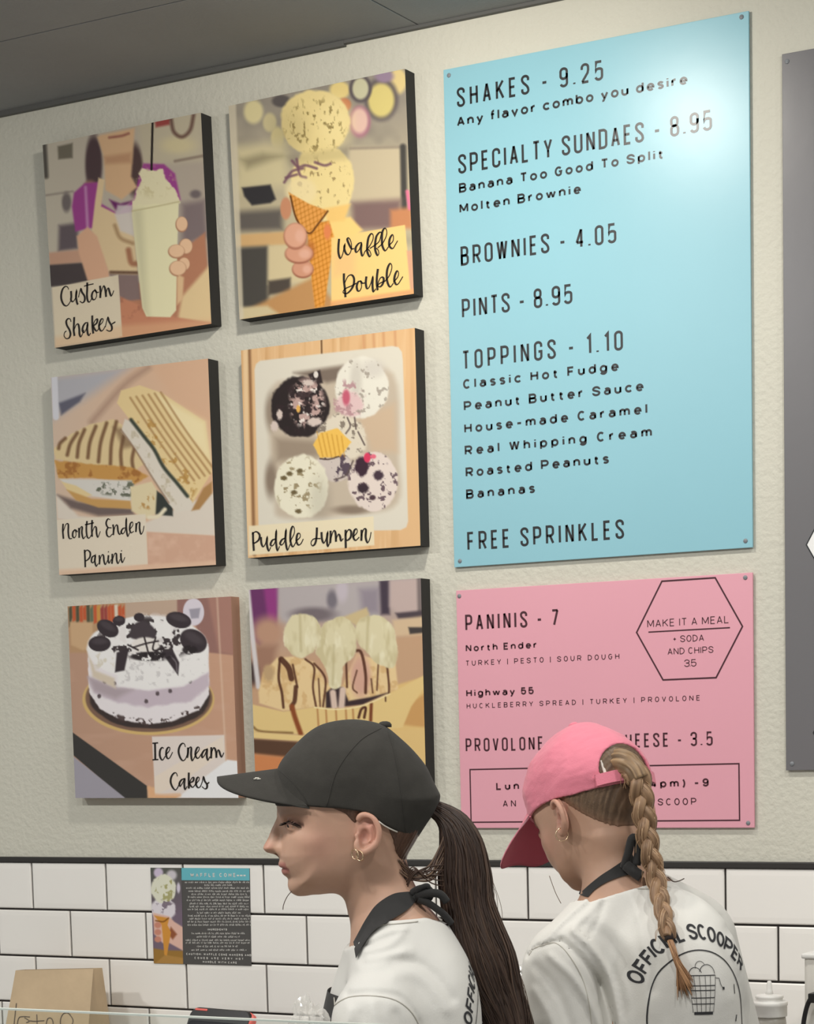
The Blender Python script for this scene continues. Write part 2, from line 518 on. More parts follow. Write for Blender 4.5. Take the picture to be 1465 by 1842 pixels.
LINES_BLUE = [
    ('SHAKES - 9.25', 'tall', (1.1188, 2.8494), (1.4254, 2.8511), 0.0359),
    ('Any flavor combo you desire', 'bold', (1.1179, 2.8142), (1.5919, 2.8170), 0.0184),
    ('SPECIALTY SUNDAES - 8.95', 'tall', (1.1186, 2.7265), (1.6385, 2.7300), 0.0359),
    ('Banana Too Good To Split', 'bold', (1.1192, 2.6915), (1.5432, 2.6940), 0.0178),
    ('Molten Brownie', 'bold', (1.1193, 2.6537), (1.3765, 2.6552), 0.0178),
    ('BROWNIES - 4.05', 'tall', (1.1198, 2.5555), (1.4474, 2.5575), 0.0361),
    ('PINTS - 8.95', 'tall', (1.1199, 2.4572), (1.3556, 2.4586), 0.0362),
    ('TOPPINGS - 1.10', 'tall', (1.1184, 2.3600), (1.4579, 2.3625), 0.0362),
    ('Classic Hot Fudge', 'bold', (1.1191, 2.3240), (1.4485, 2.3258), 0.0183),
    ('Peanut Butter Sauce', 'bold', (1.1195, 2.2825), (1.4982, 2.2845), 0.0183),
    ('House-made Caramel', 'bold', (1.1195, 2.2403), (1.5054, 2.2425), 0.0183),
    ('Real Whipping Cream', 'bold', (1.1195, 2.1982), (1.5140, 2.2003), 0.0183),
    ('Roasted Peanuts', 'bold', (1.1205, 2.1566), (1.4258, 2.1584), 0.0183),
    ('Bananas', 'bold', (1.1205, 2.1148), (1.2699, 2.1157), 0.0183),
    ('FREE SPRINKLES', 'tall', (1.1210, 2.0156), (1.4550, 2.0178), 0.0360)]
for t, s, a, b, h in LINES_BLUE:
    flat_obj('lettering', letters(t, s, a, b, h, ([], []), .95), -.0079, M_ink, blue)
pink = board('pink_menu_board', 1.0935, 1.7095, 1.4755, 1.9405, rgb(228, 164, 178), 'pink menu board listing paninis, hanging below the blue board', .45,
             [(1.1005, 1.9295), (1.6955, 1.932), (1.6975, 1.4842), (1.1015, 1.484)])
LINES_PINK = [
    ('PANINIS - 7', 'tall', (1.1126, 1.8612), (1.3161, 1.8625), 0.0316, 1.0),
    ('North Ender', 'bold', (1.1124, 1.8210), (1.2684, 1.8217), 0.0138, .95),
    ('TURKEY | PESTO | SOUR DOUGH', 'thin', (1.1117, 1.7934), (1.4417, 1.7944), 0.0104, .95),
    ('Highway 55', 'bold', (1.1112, 1.7333), (1.2594, 1.7340), 0.0142, .95),
    ('HUCKLEBERRY SPREAD | TURKEY | PROVOLONE', 'thin', (1.1117, 1.7102), (1.6043, 1.7118), 0.0100, .95),
    ('PROVOLONE GRILLED CHEESE - 3.5', 'tall', (1.1076, 1.6256), (1.6289, 1.6280), 0.0264, .95),
    ('Lun', 'bold', (1.1736, 1.5499), (1.2239, 1.5504), 0.0153, .95),
    ('4pm) -9', 'bold', (1.5030, 1.5512), (1.6201, 1.5524), 0.0153, .95),
    ('AN', 'thin', (1.1877, 1.5169), (1.2163, 1.5172), 0.0131, .95),
    ('SCOOP', 'thin', (1.5170, 1.5177), (1.5951, 1.5185), 0.0131, .95),
    ('MAKE IT A MEAL', 'thin', (1.5000, 1.8505), (1.6628, 1.8513), 0.0140, .75),
    ('+ SODA', 'thin', (1.5517, 1.8206), (1.6135, 1.8208), 0.0124, .8),
    ('AND CHIPS', 'thin', (1.5406, 1.7982), (1.6319, 1.7986), 0.0122, .8),
    ('3.5', 'thin', (1.5737, 1.7746), (1.5979, 1.7748), 0.0136, .75)]
for t, s, a, b, h, w in LINES_PINK:
    flat_obj('lettering', letters(t, s, a, b, h, ([], []), w), -.0079, M_inkp, pink)
o_ = ([], [])
band([(1.5306, 1.9345), (1.6368, 1.9350), (1.6894, 1.8441), (1.6368, 1.7528), (1.5306, 1.7522), (1.4779, 1.8425)], .0030, o_, True)
band([(1.5021, 1.8420), (1.6649, 1.8430)], .0024, o_)
flat_obj('hexagon_outline', o_, -.0079, M_inkp, pink)
o_ = ([], [])
band([(1.1160, 1.5908), (1.6803, 1.5938), (1.6807, 1.4894), (1.1160, 1.4870)], .0026, o_, True)
flat_obj('box_outline', o_, -.0079, M_inkp, pink)
grey = board('grey_menu_board', 1.7715, 2.3910, 1.5800, 2.8390, rgb(112, 111, 113), 'tall dark grey board with white hexagons at the right edge', .30,
             [(1.781, 2.8250), (2.382, 2.8270), (1.7833, 1.5920), (2.382, 1.5930)])
M_white = mat('white_print', rgb(240, 240, 238), rough=.5)
for cx_, cz_, r_ in ((1.9128, 1.9837, .100), (1.8845, 1.6474, .060)):
    hx = [(cx_ + r_ * math.cos(math.radians(60 * k)), cz_ + r_ * math.sin(math.radians(60 * k))) for k in range(6)]
    h = mesh_obj('hexagon', [(x, -.0079, z) for x, z in hx], [tuple(range(6))], M_white, grey)
    o_ = ([], [])
    band(hx, .0022, o_, True)
    flat_obj('outline', o_, -.0082, M_ink, h)
# ------------------------------------------------------------------ printed pictures (colour per vertex on a fine grid)
def homography(src, dst):
    A, b = [], []
    for (x, y), (u, v) in zip(src, dst):
        A += [[x, y, 1, 0, 0, 0, -u * x, -u * y], [0, 0, 0, x, y, 1, -v * x, -v * y]]
        b += [u, v]
    h = np.linalg.solve(np.array(A, float), np.array(b, float))
    return np.append(h, 1).reshape(3, 3)
_LAT = np.random.RandomState(5).rand(64, 64)
def vnoise(x, y, seed=0):
    x = x + seed * 7.31; y = y + seed * 3.77
    xi, yi = np.floor(x).astype(int), np.floor(y).astype(int)
    fx, fy = x - xi, y - yi
    fx = fx * fx * (3 - 2 * fx); fy = fy * fy * (3 - 2 * fy)
    g = lambda a, b: _LAT[a % 64, b % 64]
    return (g(xi, yi) * (1 - fx) + g(xi + 1, yi) * fx) * (1 - fy) + (g(xi, yi + 1) * (1 - fx) + g(xi + 1, yi + 1) * fx) * fy
def fbm2(x, y, seed=0):
    return .5 * vnoise(x, y, seed) + .3 * vnoise(2 * x, 2 * y, seed + 1) + .2 * vnoise(4 * x, 4 * y, seed + 2)

class Paint:
    """colours laid down in the coordinates of a sketch whose corners are TL, TR, BR, BL"""
    def __init__(s, corners, n=220, m=None):
        m = m or n
        H = homography([(0, 0), (1, 0), (1, 1), (0, 1)], corners)
        u, v = np.meshgrid(np.linspace(0, 1, n), np.linspace(0, 1, m))
        w = H[2, 0] * u + H[2, 1] * v + 1
        s.X = (H[0, 0] * u + H[0, 1] * v + H[0, 2]) / w
        s.Y = (H[1, 0] * u + H[1, 1] * v + H[1, 2]) / w
        s.u, s.v = u, v
        s.C = np.zeros((m, n, 3)) + .5
    def put(s, a, col):
        s.C += (np.asarray(col, float) / 255. - s.C) * np.clip(a, 0, 1)[..., None]
        return a
    def fill(s, col):
        s.C[:] = np.asarray(col) / 255.
    def grad(s, c0, c1, p0, p1, mask=None):
        d = np.array(p1, float) - np.array(p0, float)
        t = np.clip(((s.X - p0[0]) * d[0] + (s.Y - p0[1]) * d[1]) / (d @ d), 0, 1)[..., None]
        c = np.asarray(c0) / 255. * (1 - t) + np.asarray(c1) / 255. * t
        if mask is None: s.C[:] = c
        else: s.C += (c - s.C) * mask[..., None]
    def blob(s, cx, cy, rx, ry, col, soft=.15, rot=0, a=1.0, wob=0, seed=0):
        c, q = math.cos(math.radians(rot)), math.sin(math.radians(rot))
        x, y = s.X - cx, s.Y - cy
        d = np.sqrt(((x * c + y * q) / rx) ** 2 + ((-x * q + y * c) / ry) ** 2)
        if wob: d = d + wob * (fbm2(s.X / (rx * .35), s.Y / (ry * .35), seed) - .5)
        m = np.clip((1 + soft - d) / (2 * soft), 0, 1)
        m = m * m * (3 - 2 * m) * a
        return s.put(m, col) if col is not None else m
    def sd(s, pts):
        P = np.asarray(pts, float)
        best = np.full(s.X.shape, 1e18)
        ins = np.zeros(s.X.shape, bool)
        for i in range(len(P)):
            a, b = P[i - 1], P[i]
            e = b - a
            t = np.clip(((s.X - a[0]) * e[0] + (s.Y - a[1]) * e[1]) / (e @ e + 1e-9), 0, 1)
            best = np.minimum(best, (s.X - a[0] - t * e[0]) ** 2 + (s.Y - a[1] - t * e[1]) ** 2)
            c = ((a[1] > s.Y) != (b[1] > s.Y))
            ins ^= c & (s.X < (b[0] - a[0]) * (s.Y - a[1]) / (b[1] - a[1] + 1e-12) + a[0])
        return np.where(ins, 1, -1) * np.sqrt(best)
    def poly(s, pts, col, soft=8, a=1.0, round_=False, wob=0, ws=40, seed=0):
        if round_: pts = catmull(pts, 5, True)
        d = s.sd(pts)
        if wob: d = d + wob * (fbm2(s.X / ws, s.Y / ws, seed) - .5) * 2
        m = np.clip((d + soft) / (2 * soft), 0, 1)
        m = m * m * (3 - 2 * m) * a
        return s.put(m, col) if col is not None else m
    def line(s, pts, w, col, soft=4, a=1.0, round_=True):
        if round_ and len(pts) > 2: pts = catmull(pts, 6)
        P = np.asarray(pts, float)
        best = np.full(s.X.shape, 1e18)
        for i in range(1, len(P)):
            p, q = P[i - 1], P[i]
            e = q - p
            t = np.clip(((s.X - p[0]) * e[0] + (s.Y - p[1]) * e[1]) / (e @ e + 1e-9), 0, 1)
            best = np.minimum(best, (s.X - p[0] - t * e[0]) ** 2 + (s.Y - p[1] - t * e[1]) ** 2)
        m = np.clip((w / 2 + soft - np.sqrt(best)) / (2 * soft), 0, 1) * a
        return s.put(m, col)
    def mottle(s, mask, col, scale, thr, seed=0, a=1.0, edge=.06, sx=1.0, sy=1.0):
        n = fbm2(s.X / scale * sx, s.Y / scale * sy, seed)
        m = np.clip((n - thr) / edge, 0, 1) * mask * a
        return s.put(m, col)
    def shade(s, mask, amt):
        s.C *= (1 + (amt - 1) * mask)[..., None]

def pic_shake():
    p = Paint([(68, 290), (1228, 52), (1305, 1597), (158, 1775)])
    p.grad((190, 182, 165), (172, 160, 146), (80, 600), (1250, 500))
    p.poly([(760, 100), (1240, 40), (1240, 400), (800, 440)], (186, 176, 152), 40)
    p.blob(1060, 290, 120, 60, (212, 198, 150), .6, a=.6)
    p.poly([(890, 110), (1010, 90), (1000, 140), (900, 160)], (150, 70, 66), 14)
    p.line([(1010, 90), (1030, 190), (1090, 230), (1150, 180), (1175, 70)], 24, (104, 78, 68), 12)
    p.line([(1040, 408), (1240, 370)], 16, (128, 112, 100), 10)
    p.poly([(1090, 720), (1260, 690), (1280, 960), (1090, 1040)], (126, 112, 112), 40)
    p.blob(1190, 650, 40, 30, (110, 100, 100), .5)
    p.poly([(180, 300), (290, 275), (290, 385), (185, 395)], (112, 106, 92), 12)
    p.line([(82, 290), (95, 520)], 34, (84, 80, 74), 12)
    p.line([(90, 660), (290, 630)], 14, (150, 140, 130), 8)
    p.blob(245, 710, 34, 70, (112, 104, 102), .4)
    p.poly([(190, 880), (330, 860), (330, 1050), (185, 1070)], (98, 88, 92), 24)
    p.poly([(110, 1080), (400, 1050), (400, 1150), (120, 1180)], (192, 152, 128), 16)
    p.poly([(110, 1170), (400, 1150), (420, 1300), (120, 1330)], (74, 66, 66), 12)
    p.poly([(640, 1400), (1260, 930), (1310, 1600), (640, 1700)], (178, 124, 96), 14)
    p.poly([(1090, 1400), (1300, 1160), (1310, 1590), (1060, 1570)], (222, 196, 150), 20)
    p.blob(445, 430, 62, 215, (78, 62, 64), .25)
    p.blob(420, 610, 50, 60, (150, 110, 100), .4)
    p.blob(742, 470, 62, 190, (82, 64, 62), .25)
    p.poly([(300, 640), (380, 570), (500, 560), (500, 720), (620, 790), (740, 690), (770, 540), (810, 425), (960, 430), (1040, 500), (1080, 690), (900, 800), (600, 900), (420, 900), (310, 925), (285, 740)], (152, 68, 136), 12)
    p.poly([(560, 690), (640, 720), (720, 700), (620, 790)], (104, 44, 96), 14)
    p.line([(385, 600), (400, 890)], 20, (200, 160, 190), 10, a=.7)
    p.poly([(500, 215), (745, 165), (735, 330), (720, 520), (765, 600), (650, 690), (530, 620), (520, 380), (470, 230)], (208, 172, 134), 14)
    p.poly([(520, 375), (720, 345), (720, 420), (530, 430)], (178, 136, 104), 26, a=.8)
    p.line([(560, 235), (650, 222), (700, 205)], 14, (140, 84, 74), 10)
    p.poly([(480, 530), (525, 545), (500, 740), (620, 800), (730, 780), (770, 1245), (560, 1235), (430, 920), (455, 700)], (216, 192, 152), 10)
    p.line([(600, 880), (640, 970), (730, 1010)], 26, (150, 118, 84), 12, a=.7)
    p.line([(700, 1060), (720, 1150), (760, 1160)], 40, (150, 96, 70), 12, a=.8)
    p.poly([(320, 960), (400, 890), (470, 960), (560, 1230), (560, 1280), (400, 1285), (335, 1080)], (212, 168, 138), 12)
    p.poly([(560, 1235), (770, 1240), (790, 1420), (640, 1440)], (132, 112, 108), 14)
    p.line([(570, 1222), (760, 1225)], 22, (110, 84, 66), 8)
    p.poly([(640, 1400), (800, 1470), (1050, 1550), (1310, 1590), (1310, 1610), (640, 1700)], (194, 132, 102), 12)
    p.mottle(p.poly([(640, 1380), (820, 1400), (820, 1540), (640, 1560)], None, 20), (130, 80, 66), 60, .55, 3, .7, .2)
    p.poly([(620, 730), (730, 730), (745, 960), (640, 920), (600, 800)], (206, 200, 196), 14, a=.85)
    c = p.poly([(730, 700), (1068, 690), (1058, 1000), (1048, 1500), (1005, 1550), (830, 1545), (800, 1480), (742, 960), (725, 800)], (226, 220, 180), 6)
    p.shade(p.poly([(725, 760), (800, 760), (850, 1540), (800, 1500), (745, 960)], None, 40), .90)
    p.poly([(725, 735), (765, 610), (800, 555), (775, 500), (800, 455), (880, 480), (950, 460), (975, 540), (1040, 610), (1075, 712)], (222, 214, 178), 8, wob=10, ws=30)
    p.mottle(p.blob(890, 560, 140, 110, None, .3), (196, 184, 140), 34, .56, 4, .6, .15)
    p.line([(725, 775), (880, 745), (1070, 705)], 9, (190, 180, 138), 5)
    p.line([(876, 120), (872, 300), (868, 470)], 16, (36, 30, 28), 3)
    for x, y, a, b in ((1088, 872, 40, 52), (1118, 1035, 46, 54), (1050, 1070, 56, 46), (1105, 1165, 40, 46), (1060, 1195, 58, 52)):
        p.blob(x, y, a + 5, b + 5, (168, 120, 92), .12)
        p.blob(x + 2, y - 4, a, b, (228, 190, 154), .12)
    p.poly([(1070, 1240), (1105, 1260), (1095, 1420), (1055, 1460), (1055, 1260)], (218, 184, 142), 12)
    p.poly([(140, 1335), (625, 1240), (655, 1690), (165, 1760)], (219, 206, 180), 4, a=.95)
    p.poly([(155, 1700), (640, 1610), (1310, 1560), (1310, 1620), (150, 1790)], (222, 180, 138), 30, a=.5)
    return p
def pic_waffle():
    p = Paint([(78, 292), (1225, 50), (1282, 1512), (150, 1680)])
    p.grad((150, 142, 130), (190, 178, 146), (600, 200), (600, 1000))
    p.mottle(np.ones_like(p.X), (128, 122, 112), 260, .5, 7, .7, .3)
    for x, y, a, b, c in ((240, 330, 62, 78, (212, 200, 152)), (345, 400, 44, 62, (196, 184, 142)), (395, 500, 42, 72, (204, 190, 140)), (420, 260, 60, 40, (92, 86, 84)),
                          (800, 190, 66, 58, (222, 200, 132)), (935, 180, 60, 78, (196, 194, 166)), (1180, 130, 56, 84, (222, 200, 140)), (830, 285, 44, 44, (190, 112, 74))):
        p.blob(x, y, a, b, c, .28)
    p.blob(1070, 250, 110, 140, (96, 88, 90), .2); p.blob(1070, 255, 86, 112, (214, 198, 126), .2)
    p.blob(935, 180, 74, 92, (92, 84, 86), .15); p.blob(935, 180, 52, 70, (196, 192, 160), .2)
    p.blob(930, 395, 72, 104, (170, 120, 132), .2); p.blob(930, 390, 52, 82, (224, 188, 172), .25)
    p.blob(1090, 100, 60, 40, (150, 130, 150), .4)
    p.poly([(120, 560), (460, 520), (460, 820), (120, 850)], (204, 192, 152), 60)
    p.poly([(160, 640), (300, 600), (420, 620), (200, 700)], (150, 140, 110), 40)
    p.poly([(165, 825), (350, 805), (385, 900), (350, 925), (230, 940), (180, 880)], (52, 50, 52), 12)
    p.poly([(130, 980), (430, 960), (430, 1100), (130, 1110)], (98, 92, 86), 36)
    p.poly([(130, 1130), (460, 1110), (460, 1200), (130, 1215)], (206, 168, 116), 14)
    p.poly([(130, 1215), (335, 1205), (335, 1600), (150, 1660)], (74, 71, 66), 24)
    p.poly([(335, 1200), (600, 1190), (620, 1440), (335, 1450)], (208, 192, 152), 20)
    p.poly([(335, 1430), (480, 1410), (480, 1500), (335, 1520)], (80, 72, 64), 16)
    p.poly([(150, 1640), (640, 1400), (800, 1620), (150, 1700)], (188, 142, 92), 22)
    p.poly([(150, 1600), (330, 1590), (400, 1640), (150, 1690)], (206, 190, 150), 18)
    p.poly([(860, 560), (1215, 560), (1215, 920), (860, 930)], (198, 184, 154), 20)
    p.line([(870, 570), (1210, 560)], 16, (150, 138, 122), 10)
    p.line([(1212, 560), (1220, 960)], 40, (72, 70, 66), 10)
    p.poly([(880, 920), (1200, 900), (1200, 1090), (880, 1100)], (128, 104, 100), 36)
    p.poly([(1130, 970), (1270, 950), (1275, 1090), (1130, 1090)], (196, 134, 92), 24)
    p.line([(1240, 850), (1255, 960)], 22, (226, 120, 150), 8)
    p.line([(100, 290), (150, 1660)], 52, (206, 196, 172), 8, a=.8)
    m1 = p.blob(690, 790, 208, 250, (232, 212, 150), .05, wob=.12, seed=2)
    m2 = p.blob(640, 400, 226, 214, (228, 208, 146), .05, wob=.12, seed=5)
    p.blob(770, 400, 110, 150, (240, 222, 162), .6, a=.6)
    p.shade(p.blob(470, 460, 110, 160, None, .7), .90)
    p.mottle(m2 * p.blob(640, 420, 190, 170, None, .3), (126, 108, 62), 26, .60, 9, .8, .1, 1.2, .7)
    p.mottle(m1 * p.blob(700, 800, 170, 160, None, .3), (150, 128, 84), 26, .63, 12, .8, .1, 1.2, .7)
    p.shade(p.poly([(450, 620), (860, 560), (840, 640), (480, 680)], None, 30) * .8, .86)
    for q in ([(490, 650), (530, 690), (580, 680), (650, 700)], [(440, 790), (490, 720), (560, 700)], [(520, 640), (540, 740), (580, 760)], [(640, 660), (700, 680), (740, 670)], [(450, 760), (520, 740)]):
        p.line(q, 17, (112, 78, 92), 6, a=.85)
    p.blob(540, 800, 16, 16, (110, 90, 70), .3)
    p.blob(548, 850, 100, 90, (234, 216, 166), .25, a=.8)
    p.poly([(730, 1030), (870, 1015), (950, 1100), (900, 1140), (740, 1220)], (242, 206, 128), 14)
    p.poly([(700, 960), (870, 930), (830, 1040), (720, 1050)], (236, 196, 118), 14)
    p.blob(450, 960, 36, 72, (196, 138, 104), .2)
    cn = p.poly([(590, 1130), (660, 1050), (730, 1040), (765, 1150), (728, 1400), (700, 1590), (640, 1605), (620, 1450)], (226, 156, 70), 8)
    up = p.poly([(468, 855), (600, 930), (722, 975), (660, 1070), (602, 1125), (520, 1040)], (224, 158, 80), 7)
    for k in range(-10, 30):
        p.C -= (np.clip(1 - np.abs((p.X - 600) * .5 + (p.Y - 1000) - k * 34) / 8, 0, 1) * np.maximum(cn, up) * .10)[..., None]
        p.C -= (np.clip(1 - np.abs((p.X - 600) * 1.0 - (p.Y - 1000) * .12 - k * 26) / 7, 0, 1) * np.maximum(cn, up) * .08)[..., None]
    p.line([(480, 880), (520, 1030), (598, 1122), (660, 1060), (722, 978)], 11, (98, 56, 22), 4)
    p.blob(600, 1230, 40, 60, (170, 96, 50), .5, a=.6)
    for x, y, a, b, c in ((560, 1350, 66, 52, (206, 150, 122)), (536, 1250, 88, 58, (210, 154, 126)), (512, 1135, 72, 80, (216, 162, 134))):
        p.blob(x, y + 6, a + 4, b + 5, (150, 92, 70), .12)
        p.blob(x, y, a, b, c, .14)
        p.blob(x + a * .4, y + 4, a * .4, b * .5, (226, 178, 156), .5, a=.7)
    p.blob(720, 1110, 24, 50, (220, 130, 80), .4)
    p.poly([(745, 1150), (1225, 1066), (1262, 1490), (745, 1572)], (243, 206, 130), 4, a=.95)
    p.poly([(760, 1260), (900, 1240), (900, 1380), (760, 1400)], (232, 184, 130), 40, a=.5)
    p.poly([(1236, 1235), (1275, 1230), (1285, 1500), (1262, 1500)], (216, 164, 132), 8)
    p.poly([(740, 1560), (1290, 1480), (1290, 1530), (740, 1620)], (236, 170, 110), 10, a=.8)
    return p
def pic_panini():
    p = Paint([(90, 248), (1275, 105), (1335, 1658), (155, 1735)])
    p.grad((208, 186, 166), (216, 176, 144), (100, 400), (1200, 500))
    p.poly([(90, 240), (700, 160), (420, 360), (100, 560)], (176, 175, 180), 60)
    p.poly([(150, 440), (350, 365), (310, 430), (170, 530)], (98, 98, 112), 16)
    p.line([(118, 240), (130, 545)], 46, (210, 210, 216), 6)
    p.line([(830, 170), (640, 310), (400, 580)], 44, (168, 138, 120), 26, a=.8)
    p.poly([(850, 150), (1290, 90), (1300, 560), (1000, 380)], (214, 176, 146), 40)
    p.poly([(130, 1120), (300, 1290), (800, 1340), (1320, 1110), (1330, 1440), (820, 1410), (140, 1310)], (218, 208, 194), 14)
    p.poly([(140, 1130), (300, 1180), (700, 1230), (720, 1280), (450, 1290), (240, 1230)], (112, 98, 94), 22)
    p.poly([(820, 1412), (1335, 1440), (1340, 1660), (820, 1680)], (208, 168, 144), 8)
    p.mottle(p.poly([(820, 1420), (1335, 1450), (1340, 1660), (820, 1680)], None, 20), (226, 192, 168), 90, .5, 3, .6, .3)
    t = p.poly([(108, 790), (200, 700), (380, 600), (560, 560), (660, 620), (790, 900), (700, 970), (400, 910), (130, 860)], (218, 196, 150), 8, wob=6)
    for a, b in (((215, 830), (290, 665)), ((290, 845), (345, 640)), ((370, 850), (430, 615)), ((450, 880), (512, 590)), ((540, 900), (585, 580)), ((625, 930), (640, 690)), ((715, 950), (720, 780)), ((150, 780), (200, 705))):
        p.line([a, ((a[0] + b[0]) / 2 - 14, (a[1] + b[1]) / 2), b], 26, (112, 80, 56), 9, a=.85)
    p.poly([(560, 620), (700, 640), (760, 760), (640, 780)], (110, 84, 62), 26, a=.6)
    p.poly([(118, 870), (420, 900), (700, 920), (830, 990), (720, 1050), (400, 1000), (150, 1010)], (196, 148, 82), 10, wob=8)
    p.mottle(p.poly([(118, 870), (700, 920), (820, 990), (720, 1040), (400, 1000), (150, 1010)], None, 10), (150, 96, 50), 60, .55, 5, .7, .15)
    p.poly([(160, 1010), (700, 1020), (730, 1090), (690, 1180), (400, 1140), (250, 1120)], (212, 208, 200), 10)
    p.mottle(p.poly([(420, 1040), (720, 1030), (700, 1150), (430, 1120)], None, 14), (92, 96, 80), 40, .5, 6, .9, .12)
    p.poly([(170, 1030), (280, 1060), (400, 1130), (330, 1160), (220, 1100)], (222, 200, 150), 8)
    p.poly([(210, 1090), (400, 1160), (690, 1175), (700, 1236), (450, 1226), (280, 1170)], (196, 154, 94), 10)
    p.poly([(690, 1070), (850, 1030), (895, 1100), (890, 1270), (800, 1310), (700, 1250)], (220, 206, 168), 10)
    p.mottle(p.blob(810, 1180, 70, 60, None, .3), (176, 130, 70), 40, .5, 8, .8, .15)
    p.poly([(890, 1100), (1010, 1180), (1010, 1290), (880, 1280)], (56, 60, 56), 10)
    p.line([(830, 1300), (900, 1290), (950, 1240)], 30, (228, 218, 190), 8)
    p.poly([(590, 440), (620, 345), (760, 305), (930, 365), (1255, 580), (1305, 960), (1160, 1190), (980, 960), (860, 760), (690, 570)], (226, 202, 150), 8)
    p.poly([(880, 370), (1255, 580), (1300, 880), (1150, 720)], (236, 220, 174), 40)
    for k in range(6):
        x0, y0 = 690 + k * 46, 400 - k * 8
        p.line([(x0, y0), (x0 + 190, y0 + 290), (x0 + 440 - k * 6, y0 + 640 - k * 10)], 15, (162, 124, 80), 7, a=.75)
    p.mottle(p.poly([(690, 560), (860, 560), (1200, 1060), (1150, 1180), (980, 950)], None, 20), (176, 132, 66), 46, .56, 9, .7, .12)
    p.poly([(1150, 1250), (1240, 1080), (1305, 1030), (1305, 1120), (1210, 1240)], (172, 132, 84), 10)
    p.poly([(620, 650), (650, 560), (720, 585), (850, 780), (1000, 1000), (1155, 1180), (1150, 1240), (1040, 1265), (980, 1200), (850, 1000), (730, 790)], (218, 210, 196), 8)
    p.mottle(p.poly([(660, 640), (720, 640), (1100, 1180), (1040, 1240), (850, 990)], None, 16), (180, 168, 140), 50, .55, 11, .7, .2)
    p.line([(695, 565), (800, 700), (870, 790), (940, 920), (1040, 1040), (1120, 1140)], 26, (66, 72, 62), 8)
    p.line([(620, 640), (720, 780), (850, 990), (980, 1190)], 12, (130, 100, 76), 6, a=.7)
    p.poly([(130, 1318), (805, 1275), (822, 1655), (150, 1715)], (223, 212, 192), 4, a=.96)
    p.line([(160, 1712), (1335, 1645)], 40, (226, 192, 164), 10, a=.7)
    return p
def pic_puddle():
    p = Paint([(92, 195), (1298, 38), (1338, 1548), (142, 1635)])
    p.fill((224, 184, 136))
    p.mottle(np.ones_like(p.X), (204, 158, 108), 60, .52, 2, .7, .2, 1.0, .05)
    p.mottle(np.ones_like(p.X), (236, 206, 162), 36, .58, 6, .6, .2, 1.0, .05)
    p.line([(150, 185), (185, 1610)], 22, (146, 108, 74), 8)
    p.line([(122, 185), (150, 1610)], 30, (232, 200, 156), 8)
    p.line([(650, 110), (652, 225)], 12, (110, 78, 50), 4)
    for x in (940, 1010, 1080, 1160): p.line([(x, 60), (x + 6, 190)], 18, (206, 152, 108), 8, a=.8)
    p.poly([(186, 330), (196, 290), (225, 266), (700, 212), (1140, 164), (1185, 172), (1208, 205), (1215, 260), (1235, 800), (1252, 1380), (1240, 1420), (1200, 1440), (700, 1450), (215, 1450)], (220, 214, 198), 6)
    p.poly([(295, 500), (480, 390), (790, 310), (1150, 360), (1185, 900), (1180, 1250), (900, 1330), (400, 1360), (320, 1200)], (196, 182, 162), 30, round_=True)
    p.poly([(900, 660), (1160, 560), (1180, 900), (1000, 900)], (204, 180, 152), 40)
    p.poly([(460, 350), (800, 300), (780, 400), (690, 420)], (124, 110, 98), 26)
    p.poly([(330, 800), (620, 820), (640, 930), (340, 960)], (156, 140, 122), 40)
    p.blob(300, 1090, 40, 120, (140, 124, 108), .6); p.blob(860, 1300, 120, 30, (140, 124, 108), .6)
    p.blob(300, 620, 40, 120, (140, 124, 108), .6, a=.8)
    d = p.blob(500, 585, 202, 212, (46, 38, 38), .05, wob=.14, seed=3)
    p.poly([(560, 360), (640, 330), (660, 420), (580, 440)], (52, 42, 42), 8)
    p.blob(612, 362, 16, 24, (222, 214, 206), .2)
    p.mottle(p.blob(550, 560, 120, 170, None, .2), (196, 166, 158), 44, .46, 4, .95, .1)
    p.mottle(p.blob(550, 560, 120, 170, None, .2), (236, 226, 218), 34, .60, 8, .95, .08)
    p.mottle(p.blob(480, 600, 150, 170, None, .2), (52, 40, 42), 50, .58, 13, .9, .08)
    p.blob(490, 600, 14, 26, (226, 174, 90), .3)
    for x, y, a, b in ((360, 640, 20, 34), (325, 720, 26, 36), (600, 690, 50, 30), (560, 420, 40, 20)):
        p.blob(x, y, a, b, (212, 196, 186), .3, wob=.6, seed=int(x))
    w = p.blob(930, 450, 186, 212, (230, 226, 212), .05, wob=.12, seed=9)
    p.blob(890, 400, 40, 130, (200, 194, 182), .6, a=.7); p.blob(1010, 320, 80, 60, (206, 200, 190), .6, a=.7)
    p.blob(845, 570, 92, 92, (222, 192, 190), .2, wob=.3, seed=3)
    p.mottle(p.blob(840, 540, 110, 140, None, .2), (180, 140, 144), 36, .57, 5, .9, .1)
    p.blob(822, 520, 26, 56, (196, 96, 116), .4)
    p.mottle(w, (160, 150, 138), 40, .66, 15, .8, .06)
    c = p.blob(790, 800, 178, 160, (222, 212, 192), .08, wob=.3, seed=6)
    p.mottle(c, (120, 108, 96), 40, .58, 7, .8, .08)
    lo = p.blob(740, 1000, 130, 100, (206, 194, 186), .1, wob=.3, seed=4)
    p.mottle(lo, (76, 62, 76), 44, .54, 3, .9, .08)
    y = p.poly([(592, 850), (640, 765), (760, 735), (860, 830), (775, 935), (640, 940)], (238, 192, 92), 6, wob=6)
    for k in range(6): p.line([(620 + k * 34, 760 + k * 6), (660 + k * 30, 930)], 9, (196, 140, 50), 4, a=.6)
    p.line([(640, 945), (700, 950), (770, 930)], 9, (70, 50, 40), 4)
